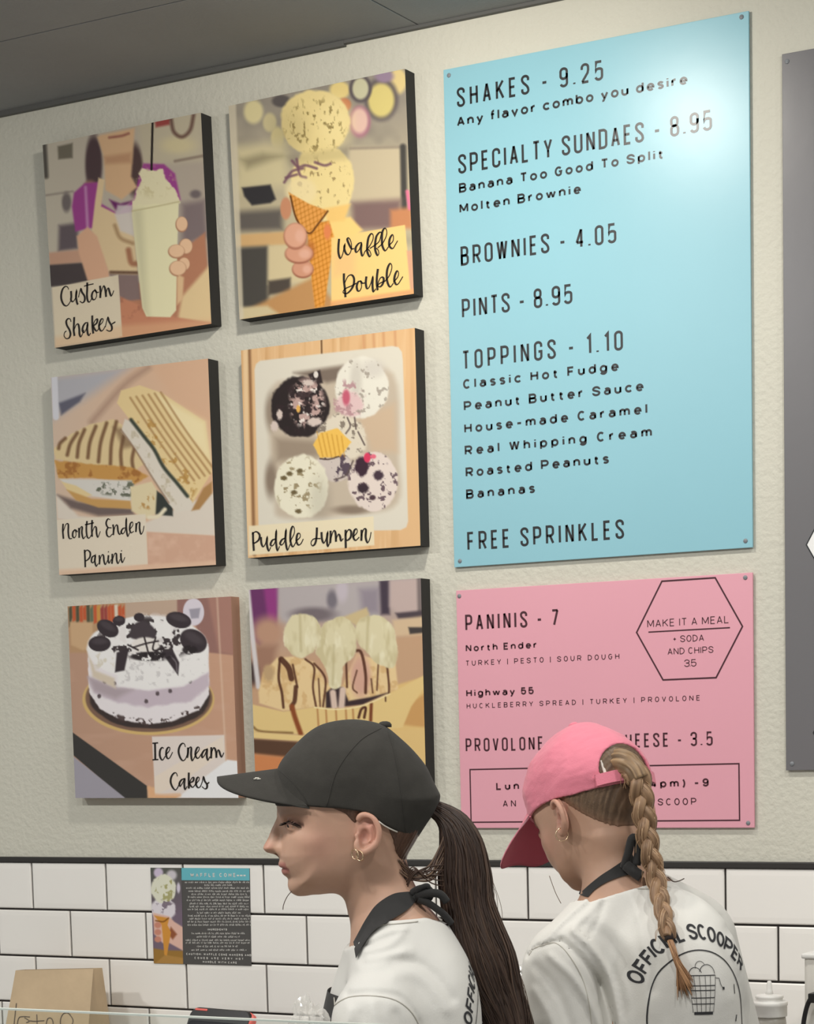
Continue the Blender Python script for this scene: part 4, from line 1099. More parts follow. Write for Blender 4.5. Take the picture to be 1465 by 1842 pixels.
# ------------------------------------------------------------------ figures: smooth implicit solids turned into meshes
def surface_nets(F, xs, ys, zs):
    S = F < 0
    nx, ny, nz = F.shape
    n_in = np.zeros((nx - 1, ny - 1, nz - 1), np.int8)
    for a in (0, 1):
        for b in (0, 1):
            for c in (0, 1):
                n_in += S[a:nx - 1 + a, b:ny - 1 + b, c:nz - 1 + c]
    ci = np.argwhere((n_in > 0) & (n_in < 8))
    i, j, k = ci.T
    acc = np.zeros((len(ci), 3)); cnt = np.zeros(len(ci))
    G = [np.asarray(xs, float), np.asarray(ys, float), np.asarray(zs, float)]
    for ax in range(3):
        o = [q for q in range(3) if q != ax]
        for u in (0, 1):
            for v in (0, 1):
                p = [i, j, k]
                p[o[0]] = p[o[0]] + u; p[o[1]] = p[o[1]] + v
                q = list(p); q[ax] = q[ax] + 1
                f0, f1 = F[tuple(p)].astype(float), F[tuple(q)].astype(float)
                m = (f0 < 0) != (f1 < 0)
                t = np.where(m, f0 / np.where(m, f0 - f1, 1), 0)
                for d in range(3):
                    val = G[d][p[d]] if d != ax else G[d][p[d]] * (1 - t) + G[d][q[d]] * t
                    acc[:, d] += np.where(m, val, 0)
                cnt += m
    V = acc / np.maximum(cnt, 1)[:, None]
    idx = np.full(n_in.shape, -1, np.int64)
    idx[i, j, k] = np.arange(len(ci))
    faces = []
    for ax in range(3):
        b, c = (ax + 1) % 3, (ax + 2) % 3
        A = [slice(None)] * 3; B = [slice(None)] * 3
        A[ax] = slice(0, -1); B[ax] = slice(1, None)
        s0, s1 = S[tuple(A)], S[tuple(B)]
        e = np.argwhere(s0 != s1)
        ok = np.ones(len(e), bool)
        for d in (b, c):
            ok &= (e[:, d] > 0) & (e[:, d] < F.shape[d] - 1)
        e = e[ok]
        sgn = s0[tuple(e.T)]
        q = []
        for db, dc in ((0, 0), (1, 0), (1, 1), (0, 1)):
            p = e.copy(); p[:, b] -= 1 - db; p[:, c] -= 1 - dc
            q.append(idx[tuple(p.T)])
        q = np.stack(q, 1)
        q[~sgn] = q[~sgn][:, ::-1]
        faces.append(q)
    return V, np.concatenate(faces)

def smin(a, b, k):
    h = np.clip(.5 + .5 * (b - a) / k, 0, 1)
    return b + (a - b) * h - k * h * (1 - h)
def smax(a, b, k):
    return -smin(-a, -b, k)
def e_ell(P, c, r, R=None):
    d = [P[q] - c[q] for q in range(3)]
    if R is not None:
        d = [R[0][q] * d[0] + R[1][q] * d[1] + R[2][q] * d[2] for q in range(3)]
    k0 = np.sqrt(sum((d[q] / r[q]) ** 2 for q in range(3)))
    k1 = np.sqrt(sum((d[q] / r[q] ** 2) ** 2 for q in range(3))) + 1e-9
    return k0 * (k0 - 1) / k1
def e_cap(P, a, b, ra, rb=None, flat=None):
    rb = ra if rb is None else rb
    e = [b[q] - a[q] for q in range(3)]
    L = sum(x * x for x in e) + 1e-12
    t = np.clip(sum((P[q] - a[q]) * e[q] for q in range(3)) / L, 0, 1)
    return np.sqrt(sum((P[q] - a[q] - t * e[q]) ** 2 for q in range(3))) - (ra + (rb - ra) * t)
def e_box(P, c, h, r=.01):
    q = [np.abs(P[i] - c[i]) - h[i] + r for i in range(3)]
    return np.sqrt(sum(np.maximum(v, 0) ** 2 for v in q)) + np.minimum(np.maximum(np.maximum(q[0], q[1]), q[2]), 0) - r
def poly_sd(x, z, pts):
    """signed distance inside a closed outline (positive inside)"""
    P = np.asarray(pts, float)
    best = np.full(x.shape, 1e9); ins = np.zeros(x.shape, bool)
    for i in range(len(P)):
        a, b = P[i - 1], P[i]
        e = b - a
        t = np.clip(((x - a[0]) * e[0] + (z - a[1]) * e[1]) / (e @ e + 1e-12), 0, 1)
        best = np.minimum(best, (x - a[0] - t * e[0]) ** 2 + (z - a[1] - t * e[1]) ** 2)
        c = (a[1] > z) != (b[1] > z)
        ins ^= c & (x < (b[0] - a[0]) * (z - a[1]) / (b[1] - a[1] + 1e-12) + a[0])
    return np.where(ins, 1, -1) * np.sqrt(best)
def line_d(x, z, pts):
    P = np.asarray(pts, float)
    best = np.full(x.shape, 1e9)
    for i in range(1, len(P)):
        a, e = P[i - 1], P[i] - P[i - 1]
        t = np.clip(((x - a[0]) * e[0] + (z - a[1]) * e[1]) / (e @ e + 1e-12), 0, 1)
        best = np.minimum(best, (x - a[0] - t * e[0]) ** 2 + (z - a[1] - t * e[1]) ** 2)
    return np.sqrt(best)
class Table:
    """a function of the head's profile plane, sampled once"""
    def __init__(s, fn, x0=-.22, x1=.26, z0=-.30, z1=.20, h=.0012):
        s.x0, s.z0, s.h = x0, z0, h
        xs, zs = np.arange(x0, x1, h), np.arange(z0, z1, h)
        s.T = fn(*np.meshgrid(xs, zs, indexing='ij')).astype(np.float32)
    def __call__(s, x, z):
        a = np.clip((x - s.x0) / s.h, 0, s.T.shape[0] - 1.001); b = np.clip((z - s.z0) / s.h, 0, s.T.shape[1] - 1.001)
        i, j = a.astype(np.int32), b.astype(np.int32)
        fa, fb = a - i, b - j
        T = s.T
        return (T[i, j] * (1 - fa) + T[i + 1, j] * fa) * (1 - fb) + (T[i, j + 1] * (1 - fa) + T[i + 1, j + 1] * fa) * fb
class Relief:
    """solid |y| < W(x, z): square of the half-width given over the profile plane"""
    def __init__(s, fn):
        s.W2 = Table(fn)
        gx, gz = np.gradient(s.W2.T, s.W2.h)
        s.G = Table.__new__(Table)
        s.G.__dict__.update(x0=s.W2.x0, z0=s.W2.z0, h=s.W2.h, T=(gx ** 2 + gz ** 2).astype(np.float32))
    def __call__(s, x, y, z):
        return (y * y - s.W2(x, z)) / np.sqrt(4 * y * y + s.G(x, z) + 1e-5)
def hump(t):
    return np.where(t < 0, 2 * t, 1 - (1 - np.clip(t, 0, 1)) ** 2)
def lut(v, pts):
    return np.interp(v, [p[0] for p in pts], [p[1] for p in pts])

# profile sketch of the head: pixels of the left worker's profile, 1290 to the metre
PX = 1290.
def hx(px): return (640. - px) / PX
def hz(py): return (1480. - py) / PX
def hp(pts): return [(hx(a), hz(b)) for a, b in pts]
HEAD_OUT = hp(catmull([(499, 1448), (500, 1420), (510, 1385), (535, 1350), (575, 1325), (625, 1315), (680, 1320), (730, 1345), (764, 1385), (776, 1430), (768, 1470), (748, 1510), (728, 1540), (722, 1570), (700, 1592), (655, 1600)], 4)
              + [(620, 1606), (588, 1606), (571, 1607.5), (549, 1607.5), (534, 1604), (525, 1596.5), (521.5, 1588), (520.5, 1577), (514, 1568), (507, 1557), (503.5, 1545), (501, 1536), (504, 1515), (507, 1495), (504, 1478), (502, 1466), (500, 1456)])
NOSE_OUT = hp([(500.5, 1460), (501, 1465), (496.5, 1472), (489.5, 1485.5), (482, 1503), (476, 1513), (472.6, 1519), (472.8, 1524), (479, 1529.5), (491, 1532.5), (498, 1536), (507, 1540), (522, 1534), (528, 1520), (518, 1496), (512, 1474), (508, 1460)])
def _head_w2(x, z):
    s = poly_sd(x, z, HEAD_OUT)
    py = 1480 - z * PX; px = 640 - x * PX
    wm = lut(py, [(1315, .060), (1360, .074), (1420, .0765), (1460, .074), (1500, .0705), (1530, .066), (1560, .060), (1600, .050)])
    wm = wm * lut(px, [(500, .80), (530, .90), (570, .98), (610, 1), (700, 1), (760, .97)])
    Rf = lut(py, [(1400, .075), (1450, .062), (1490, .060), (1530, .052), (1570, .044), (1605, .042)])
    Rb = lut(py, [(1470, .085), (1510, .072), (1550, .058), (1585, .046), (1615, .040)])
    k = np.clip((px - 560) / 120, 0, 1)
    R = Rf * (1 - k) + Rb * k
    # jaw: the lower border rounds over quickly behind the chin
    w = wm ** 2 * hump(s / R)
    # eye socket and the hollow under the cheekbone
    w = w - .00125 * np.exp(-(((px - 529) / 17) ** 2 + ((py - 1478) / 11) ** 2)) * np.clip(s / .01, 0, 1)
    w = w + .00045 * np.exp(-(((px - 552) / 26) ** 2 + ((py - 1508) / 16) ** 2))
    w = w - .00014 * np.exp(-(((px - 560) / 26) ** 2 + ((py - 1550) / 18) ** 2))
    w = w + .00040 * np.exp(-(((px - 518) / 20) ** 2 + ((py - 1459) / 6) ** 2)) * np.clip(s / .006, 0, 1)
    return w
def _nose_w2(x, z):
    s = poly_sd(x, z, NOSE_OUT)
    py = 1480 - z * PX
    wn = lut(py, [(1462, .0075), (1480, .0070), (1500, .0095), (1512, .0125), (1522, .0145), (1534, .0120)])
    return wn ** 2 * hump(s / .011)
HEAD = Relief(_head_w2)
NOSE = Relief(_nose_w2)
EARP = [(645, 1470), (649, 1464.5), (657, 1462.5), (668, 1467), (676, 1476), (680.5, 1490), (679.5, 1503), (675, 1514), (666, 1522), (656, 1527.5), (648, 1527), (643, 1520), (642, 1512)]
def ear_y(px, py):
    return .0745 + (px - 640) * .00026 + (1495 - py) * .00004
def head_field(x, y, z):
    a = np.abs(y)
    f = HEAD(x, y, z)
    f = smin(f, NOSE(x, y, z), .006)
    P = (x, a, z)
    def H(px, py, yy): return (hx(px), yy, hz(py))
    f = smin(f, e_ell(P, H(507, 1525, .0118), (.0085, .0055, .0075)), .005)          # wings of the nose
    f = smax(f, -e_ell(P, H(496, 1533.5, .0065), (.0065, .0032, .0030)), .002)        # nostrils
    f = smin(f, e_ell(P, H(511.0, 1551.2, 0), (.0094, .0215, .0060)), .006)           # lips
    f = smin(f, e_ell(P, H(515.5, 1564.5, 0), (.0084, .0190, .0066)), .006)
    f = smax(f, -e_ell(P, H(505.5, 1558.2, 0), (.0120, .0205, .0009)), .0016)
    f = smin(f, e_ell(P, H(534, 1590, 0), (.014, .017, .013)), .012)                  # chin
    f = smin(f, e_ell(P, H(531, 1479.5, .0382), (.0115, .0118, .0112)), .004)         # lids over the eye
    f = smax(f, -e_cap(P, H(518, 1484.5, .046), H(544, 1484.0, .052), .0011), .0016)
    # ear
    m = (np.abs(x - hx(660)) < .042) & (np.abs(z - hz(1495)) < .048) & (a > .05)
    if m.any():
        P = (x[m], a[m], z[m])
        e = e_ell(P, (hx(660), .0775, hz(1493)), (.0155, .0052, .0270), [[.97, .24, 0], [-.24, .97, 0], [0, 0, 1]])
        pts = catmull(EARP, 2)
        for q in range(len(pts) - 1):
            (p0, q0), (p1, q1) = pts[q], pts[q + 1]
            r = .0036 if q0 < 1512 else .0046
            e = smin(e, e_cap(P, (hx(p0), ear_y(p0, q0) + .0045, hz(q0)), (hx(p1), ear_y(p1, q1) + .0045, hz(q1)), r), .0025)
        e = smin(e, e_cap(P, H(666, 1480, .0825), H(663, 1508, .0835), .0028), .003)
        e = smin(e, e_cap(P, H(642, 1499, .0775), H(645, 1506, .0785), .0036), .003)      # tragus
        e = smax(e, -e_ell(P, H(654, 1499.5, .0860), (.0085, .0100, .0115)), .0015)
        e = smax(e, -e_ell(P, H(661, 1475, .0860), (.0085, .0058, .0058)), .0015)
        f[m] = smin(f[m], e, .004)
    return f

def rot3(yaw=0, pitch=0, roll=0):
    """columns: forward, left, up of a part turned away by yaw (degrees), nodding down by pitch"""
    cy, sy = math.cos(math.radians(yaw)), math.sin(math.radians(yaw))
    cp, sp = math.cos(math.radians(pitch)), math.sin(math.radians(pitch))
    cr, sr = math.cos(math.radians(roll)), math.sin(math.radians(roll))
    Y = np.array([[cy, sy, 0], [-sy, cy, 0], [0, 0, 1.]])
    Pm = np.array([[cp, 0, sp], [0, 1, 0], [-sp, 0, cp]])
    Rm = np.array([[1, 0, 0], [0, cr, -sr], [0, sr, cr]])
    return Y @ Pm @ Rm

class Figure:
    """works in a frame: x image-left, y towards the camera, z up, anchored at one point of the place"""
    def __init__(s, px, py, ppm, label):
        s.ppm, s.ax, s.ay = ppm, px, py
        D = FPX / ppm
        s.o = at_depth(px, py, D)
        d = s.o - CAM
        d[2] = 0
        d /= np.linalg.norm(d)
        s.e2 = -d
        s.e3 = np.array([0, 0, 1.])
        s.e1 = np.cross(s.e2, s.e3)
        if s.e1 @ ROT[:, 0] > 0: s.e1 = -s.e1
        s.base = np.array([s.o[0], s.o[1], 0.0])
        s.root = empty('person', s.base, label, 'person')
        s.M = np.stack([s.e1, s.e2, s.e3], 1)
    def X(s, px): return (s.ax - px) / s.ppm
    def Z(s, py): return (s.ay - py) / s.ppm
    def P(s, px, py, y=0.): return np.array([s.X(px), y, s.Z(py)])
    def world(s, V):
        return np.asarray(V) @ s.M.T + s.o - s.base
    def grid(s, lo, hi, h):
        ax = []
        for a, b, q in zip(lo, hi, h):
            if hasattr(q, '__len__'): ax.append(np.asarray(q, np.float32))
            else: ax.append(np.arange(a, b + q, q, dtype=np.float32))
        X, Y, Z = np.meshgrid(*ax, indexing='ij')
        return ax, (X, Y, Z)
    def solid(s, name, ax, F, material, parent=None, colors=None, smooth_n=0, top=True):
        V, Q = surface_nets(F, *ax)
        if smooth_n:
            V = relax(V, Q, smooth_n)
        c = colors(V) if colors else None
        Wd = s.world(V)
        o = mesh_obj(name, Wd, Q, material, parent or s.root, True, c)
        s.last = (V, Q)
        return o
    def bvh(s, V, Q):
        return BVHTree.FromPolygons([tuple(map(float, v)) for v in V], [tuple(map(int, q)) for q in Q])
    def build(s, mb, name, material, parent=None, smooth=True, colors=None):
        return mesh_obj(name, s.world(mb.V), mb.F, material, parent or s.root, smooth, colors)
def relax(V, Q, n):
    V = V.copy()
    E = np.concatenate([Q[:, [0, 1]], Q[:, [1, 2]], Q[:, [2, 3]], Q[:, [3, 0]]])
    E = np.concatenate([E, E[:, ::-1]])
    cnt = np.bincount(E[:, 0], minlength=len(V)).astype(float)
    for k in range(n):
        for lam in (.5, -.52):
            A = np.stack([np.bincount(E[:, 0], V[E[:, 1], d], minlength=len(V)) for d in range(3)], 1) / np.maximum(cnt, 1)[:, None]
            V += lam * (A - V)
    return V
# ------------------------------------------------------------------ shared pieces of the two workers
M_skin = mat('skin', attr='tint', rough=.48, spec=.4, sss=.12, var=.05, vscale=40)
M_shirt = mat('cotton_shirt', rgb(217, 215, 208), rough=.9, sheen=.15, var=.02, vscale=14, bump=.00025, bscale=420)
M_seam = mat('shirt_seam', rgb(196, 192, 182), rough=.9)
M_black = mat('black_cotton', rgb(60, 58, 54), rough=.9, spec=.2, sheen=.05, var=.08, vscale=60, bump=.0003, bscale=500)
M_strap = mat('black_apron_cloth', rgb(42, 41, 40), rough=.85, sheen=.1)
M_pinkcap = mat('pink_cotton', rgb(226, 130, 148), rough=.85, sheen=.2, var=.04, vscale=40, bump=.0004, bscale=420)
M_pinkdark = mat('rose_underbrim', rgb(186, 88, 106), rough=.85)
M_gold = mat('gold_wire', rgb(240, 212, 176), rough=.2, metal=1.0)
M_hair = mat('dark_brown_hair', attr='tint', rough=.42, spec=.45)
M_hair2 = mat('light_brown_hair', attr='tint', rough=.45, spec=.4)
M_cream = mat('cream_tape', rgb(226, 222, 210), rough=.7)
M_eye = mat('eye_white', rgb(186, 172, 160), rough=.15)
M_lash = mat('lash', rgb(40, 30, 26), rough=.7)
M_jean = mat('dark_trousers', rgb(44, 46, 54), rough=.9)
M_shoe = mat('dark_shoe', rgb(34, 34, 36), rough=.5)
M_print = MATS['canvas_weave_print']
M_shirtink = mat('shirt_print', rgb(52, 52, 54), rough=.9)

def g2(px, py, x, y, a, b=None):
    return np.exp(-(((px - x) / a) ** 2 + ((py - y) / (b or a)) ** 2))
def skin_colors(Vh, base, warm=1.0):
    """Vh: vertices in head coordinates"""
    px, py = 640 - Vh[:, 0] * PX, 1480 - Vh[:, 2] * PX
    a = np.abs(Vh[:, 1])
    C = np.tile(np.asarray(base, float), (len(Vh), 1))
    def mixc(w, c):
        nonlocal C
        C = C + (np.asarray(c, float) - C) * np.clip(w, 0, 1)[:, None]
    face = (py < 1625)
    mixc(.32 * g2(px, py, 575, 1515, 34) * face, (200, 142, 126))
    mixc(.35 * g2(px, py, 481, 1517, 10) * face, (206, 138, 120))
    ear = g2(px, py, 662, 1490, 24, 36) * (a > .070)
    mixc(.45 * ear, (208, 136, 122))
    mixc(.5 * g2(px, py, 653.5, 1500, 8, 10) * (a > .066), (128, 78, 66))  # shade of the ear hollow mixed into the skin colour
    lip = np.clip(1.6 - (((px - 507) / 19) ** 2 + ((py - 1558) / 14) ** 2) * 1.6, 0, 1) * (a < .026) * (px < 530)
    mixc(.8 * lip, (164, 104, 96))
    mixc(.85 * np.exp(-((py - 1558.2 - .06 * (px - 505)) / 1.6) ** 2) * (px < 531) * (a < .027), (122, 70, 66))  # shade of the groove between the lips put into the colour
    mixc(.8 * g2(px, py, 496.5, 1533, 4, 2.6) * (a > .002) * (a < .012), (92, 56, 48))  # nostril openings darkened in the colour as shade
    brow = np.exp(-((py - (1459 + (px - 524) ** 2 * .006)) / 4) ** 2) * (px > 505) * (px < 556) * (a > .014)
    mixc(.18 * brow, (96, 70, 56))
    mixc(.75 * np.exp(-((py - (1475 + np.abs(px - 526) * .16)) / 3.4) ** 2) * (px > 512) * (px < 549) * (a > .026), (70, 46, 40))
    mixc(.35 * g2(px, py, 528, 1470, 22, 8) * (a > .02), (150, 104, 90))
    return s2l(C)
def hair_streak(n, rs, dark, light):
    k = rs.rand(n, 1) ** 1.4
    return np.asarray(dark) * (1 - k) + np.asarray(light) * k
class Strands:
    def __init__(s): s.mb, s.col = MB(), []
    def add(s, pts, r, col, n=5):
        k = len(s.mb.V)
        s.mb.tube(pts, r, n)
        s.col += [col] * (len(s.mb.V) - k)
    def build(s, fig, name, material, parent=None):
        return tag(fig.build(s.mb, name, material, parent, True, s2l(np.array(s.col))), kind='stuff')
def loft(mb, path, rad, n=40, flat=1.0, groove=.1, gscale=3.0, seed=0, up=(0, 1, 0), cols=None, dark=(50, 38, 33), light=(92, 72, 58), flats=None):
    """furrowed hank of hair along a path; up = direction of the flattened axis"""
    path = [np.asarray(p, float) for p in path]
    m = len(path)
    k0 = len(mb.V)
    upv = np.asarray(up, float)
    for i in range(m):
        t = path[min(i + 1, m - 1)] - path[max(i - 1, 0)]
        t /= np.linalg.norm(t) + 1e-12
        v = upv - t * (upv @ t); v /= np.linalg.norm(v)
        u = np.cross(t, v)
        f = flats[i] if flats else flat
        for q in range(n):
            an = 2 * math.pi * q / n
            g = float(fbm2(np.array(q / n * gscale * 6.0), np.array(i / m * 2.0), seed))
            g2_ = float(vnoise(np.array(q / n * gscale * 14.0 + math.sin(i / m * 3) * .6), np.array(i / m * 2.4), seed + 9))
            r = rad[i] * (1 + groove * (g * 2 - 1) + groove * .5 * (g2_ * 2 - 1))
            mb.V.append(tuple(path[i] + r * (math.cos(an) * u + f * math.sin(an) * v)))
            if cols is not None:
                c = np.clip(.25 + .9 * (g2_ - .3) + .5 * (g - .5), 0, 1)
                cols.append(np.asarray(dark) * (1 - c) + np.asarray(light) * c)
    for i in range(m - 1):
        for q in range(n):
            q2 = (q + 1) % n
            mb.F.append((k0 + i * n + q, k0 + i * n + q2, k0 + (i + 1) * n + q2, k0 + (i + 1) * n + q))
    mb.F.append(tuple(k0 + q for q in range(n - 1, -1, -1)))
    mb.F.append(tuple(k0 + (m - 1) * n + q for q in range(n)))

def crown_relief(outline, wmax=.083, R=.085):
    def fn(x, z):
        s = poly_sd(x, z, outline)
        py = 1480 - z * PX
        w = lut(py, [(1290, wmax * .80), (1350, wmax * .97), (1400, wmax), (1470, wmax), (1520, wmax * .97)])
        return w ** 2 * hump(s / R)
    return Relief(fn)
def bill_mesh(tipx, tipy, rootx, rooty, edge_py, half, droop=0., pw=3.0, th=.0030, nu=14, nv=28, aexp=1.35):
    """peak of a cap in head coordinates, returns verts, top faces, under faces"""
    top, bot = [], []
    for i in range(nu + 1):
        u = i / nu
        for j in range(nv + 1):
            v = -1 + 2 * j / nv
            av = abs(v)
            rx = rootx + (558 - rootx) * av ** 2
            ry = rooty + (edge_py - rooty) * av ** 1.6
            tx = tipx + (560 - tipx) * av ** pw
            ty = tipy + (edge_py - tipy) * av ** aexp
            px = rx + (tx - rx) * u; py = ry + (ty - ry) * u + droop * u * (1 - .15 * u) * (1 - .5 * av ** 4) * max(0, (rx - tx) / (rootx - tipx))
            p = np.array([hx(px), half * v * (1 - .02 * u), hz(py)])
            top.append(p); bot.append(p + np.array([0, 0, -th]))
    V = top + bot
    n = len(top); w = nv + 1
    Ft = [(i * w + j, i * w + j + 1, (i + 1) * w + j + 1, (i + 1) * w + j) for i in range(nu) for j in range(nv)]
    Fb = [(n + i * w + j, n + (i + 1) * w + j, n + (i + 1) * w + j + 1, n + i * w + j + 1) for i in range(nu) for j in range(nv)]
    Fe = [(nu * w + j, nu * w + j + 1, n + nu * w + j + 1, n + nu * w + j) for j in range(nv)]
    for i in range(nu):
        Fe.append((i * w, (i + 1) * w, n + (i + 1) * w, n + i * w))
        Fe.append((i * w + nv, n + i * w + nv, n + (i + 1) * w + nv, (i + 1) * w + nv))
    return V, Ft + Fe, Fb
def project_bands(fig, bands, bvh, origin_fn, direction, lift):
    """bands: list of (points, width) in a plane; every vertex is cast on to the cloth"""
    V, F = [], []
    d = Vector(direction).normalized()
    for pts, w in bands:
        pts = [np.asarray(p, float) for p in pts]
        fine = [pts[0]]
        for a, b in zip(pts[:-1], pts[1:]):
            k = max(1, int(np.linalg.norm(b - a) / .004))
            fine += [a + (b - a) * (i + 1) / k for i in range(k)]
        v, f = ribbon(fine, w)
        hit = []
        for q in v:
            o = Vector(origin_fn(q[0], q[1]))
            h = bvh.ray_cast(o, d)
            hit.append(None if h[0] is None else (np.array(h[0]) - np.array(d) * lift))
        n = len(V)
        V += [h if h is not None else np.zeros(3) for h in hit]
        for fc in f:
            if all(hit[i] is not None for i in fc) and max(np.linalg.norm(hit[fc[q]] - hit[fc[q - 1]]) for q in range(len(fc))) < .020:
                F.append(tuple(i + n for i in fc))
    return V, F
def arc_text(text, r, a0, a1, h, t):
    """letters standing on an arc (degrees, from a0 down to a1)"""
    out = []
    gl = [(None, .30) if c == ' ' else caps(c, .62, .5) for c in text]
    tot = sum(g[1] + (.28 if g[0] is not None else 0) for g in gl)
    x = 0
    for st, w in gl:
        if st is not None:
            for s in st:
                pts = []
                for a, b in s:
                    ang = math.radians(a0 + (a1 - a0) * (x + a + .14) / tot)
                    rr = r + b * h
                    pts.append((rr * math.cos(ang), rr * math.sin(ang)))
                out.append((pts, t))
        x += w + (.28 if st is not None else 0)
    return out
def shirt_print(vc, su=1.0):
    """round badge of the shop on the back of the shirts: lettering arc, ring and a bucket of scoops"""
    B = [([(p[0], p[1] + vc) for p in pts], w) for pts, w in arc_text('OFFICIAL SCOOPER', .120, 156, 34, .0190, .0034)]
    B.append(([(.103 * math.cos(math.radians(a)), vc + .103 * math.sin(math.radians(a))) for a in range(-30, 211, 4)], .0017))
    def q(pts, w): B.append(([(a * .001, vc + b * .001) for a, b in pts], w))
    q([(-28, 66), (28, 66)], .0013)
    for y in (51, 44, 33, 24):
        k = 28 - (66 - y) * .13
        q([(-k, y), (k, y)], .0013)
    q([(-19, 10), (20, 10)], .0044)
    for x in (-28, -17, -6, 6, 17, 28): q([(x, 66), (x * .75, 11)], .0006)
    q(arc(-13, 66, 13, 12, 180, 20, 8), .0009); q(arc(11, 68, 16, 14, 165, 0, 8), .0009); q(arc(-2, 78, 10, 9, 190, 30, 8), .0007)
    q([(28, 62), (36, 61), (39, 52), (43, 47)], .0009); q([(43, 46), (48, 46)], .0040)
    q([(78, 50), (77, 36)], .0015); q([(82, 4), (79, -6)], .0018)
    return [([(a * su, b) for a, b in pts], w) for pts, w in B]
# ------------------------------------------------------------------ worker in the black cap, seen from her left side
def left_worker():
    fig = Figure(640, 1480, 1290., 'person in black cap and white T-shirt with long dark ponytail, facing left')
    R1 = fig.root
    psi = math.radians(18)
    O = fig.P(712, 1700)
    def T(f, l, u): return np.array([O[0] + f * math.cos(psi) + l * math.sin(psi), O[1] - f * math.sin(psi) + l * math.cos(psi), O[2] + u])
    Rt = np.array([[math.cos(psi), -math.sin(psi), 0], [math.sin(psi), math.cos(psi), 0], [0, 0, 1]])   # rows: forward, left, up
    def torso(P, g, sleeve=False):
        H = lambda px, py, y: fig.P(px, py, y)
        f = e_cap(P, H(664, 1560, 0), H(704, 1680, 0), .046 + g * .3, .056 + g)
        f = smin(f, e_cap(P, H(710, 1690, .035), H(676, 1806, .118), .050 + g, .046 + g), .03)
        f = smin(f, e_cap(P, H(722, 1692, -.030), H(756, 1806, -.132), .046 + g, .046 + g), .03)
        f = smin(f, e_ell(P, H(744, 1822, 0), (.070 + g, .130 + g, .125 + g), Rt), .03)
        f = smin(f, e_ell(P, H(706, 1965, 0), (.098 + g, .150 + g, .245 + g), Rt), .03)
        f = smin(f, e_ell(P, H(706, 2230, 0), (.105 + g, .160 + g, .200 + g), Rt), .06)
        s = .012 if sleeve else 0
        for a, b in ((H(666, 1822, .135), H(670, 2020, .165)), (H(770, 1818, -.150), H(772, 2020, -.185))):
            f = smin(f, e_cap(P, a, b, .046 + g + s * .6, .043 + g + s), .022)
        return f
    # body: one continuous surface, finer around the head
    zs = np.concatenate([np.arange(-1.50, -.46, .014), np.arange(-.46, -.17, .006), np.arange(-.17, .145, .0019)])
    xs = np.concatenate([np.arange(-.30, -.125, .007), np.arange(-.125, .142, .0019), np.arange(.142, .36, .007)])
    ys = np.concatenate([np.arange(-.28, -.100, .007), np.arange(-.100, .1005, .0020), np.arange(.1005, .29, .007)])
    ax, P = fig.grid((0, 0, 0), (0, 0, 0), (xs, ys, zs))
    F = np.full(P[0].shape, .05, np.float32)
    lo = np.searchsorted(zs, .0)
    Q = [p[:, :, :lo] for p in P]
    F[:, :, :lo] = torso(Q, 0.)
    lz = np.searchsorted(zs, -.42)
    Q = [p[:, :, :lz] for p in P]
    f = F[:, :, :lz]
    for s in (1, -1):                                   # forearms, hands with five fingers, legs
        el = fig.P(670 if s > 0 else 772, 2020, .165 if s > 0 else -.185)
        wr = el + np.array([.20, -.03 * s, -.05])
        f = smin(f, e_cap(Q, el, wr, .040, .027), .02)
        pm = wr + np.array([.050, -.004 * s, -.010])
        f = smin(f, e_ell(Q, pm, (.048, .014, .040)), .015)
        for k in range(4):
            b0 = pm + np.array([.036, -.004 * s, .026 - .018 * k]); b1 = b0 + np.array([.036 - .004 * abs(k - 1), -.016 * s, -.004]); b2 = b1 + np.array([.020, -.026 * s, -.008])
            f = smin(f, e_cap(Q, b0, b1, .0085, .008), .004); f = smin(f, e_cap(Q, b1, b2, .008, .007), .004)
        t0 = pm + np.array([-.018, -.006 * s, .034]); f = smin(f, e_cap(Q, t0, t0 + np.array([.044, -.03 * s, .018]), .010, .008), .006)
        hip = fig.P(706, 2330, .088 * s); kn = fig.P(700, 2790, .095 * s); an = fig.P(716, 3250, .10 * s)
        f = smin(f, e_cap(Q, hip, kn, .078, .055), .04); f = smin(f, e_cap(Q, kn, an, .053, .038), .02)
        f = smin(f, e_cap(Q, an + np.array([0, 0, -.06]), an + np.array([.15, .0, -.095]), .036, .026), .02)
    F[:, :, :lz] = f
    i0, i1 = np.searchsorted(xs, -.125), np.searchsorted(xs, .1415)
    j0, j1 = np.searchsorted(ys, -.0995), np.searchsorted(ys, .1005)
    k0 = np.searchsorted(zs, -.165)
    sl = (slice(i0, i1), slice(j0, j1), slice(k0, None))
    Q = [np.ascontiguousarray(p[sl]) for p in P]
    F[sl] = smin(head_field(*Q), F[sl], .016)
    base = (192, 154, 131)
    fig.solid('body', ax, F, M_skin, colors=lambda V: skin_colors(V, base))
    bodyB = fig.bvh(*fig.last)
    Fhead = F
    # eye and lashes
    mb = MB()
    for s in (1, -1):
        c = np.array([hx(533),   .0390 * s, hz(1483)])
        prof = [(.0096 * math.sin(math.pi * k / 12), -.0096 * math.cos(math.pi * k / 12)) for k in range(1, 12)]
        mb.lathe(prof, c, 20)
    eye = fig.build(mb, 'eye', M_eye)
    mb = MB()
    for s in (1, -1):
        c = np.array([hx(522), .0440 * s, hz(1480.2)])
        mb.lathe([(.0030 * math.sin(math.pi * k / 10), -.0030 * math.cos(math.pi * k / 10)) for k in range(1, 10)], c, 16)
    fig.build(mb, 'iris', M_lash)
    ls = MB()
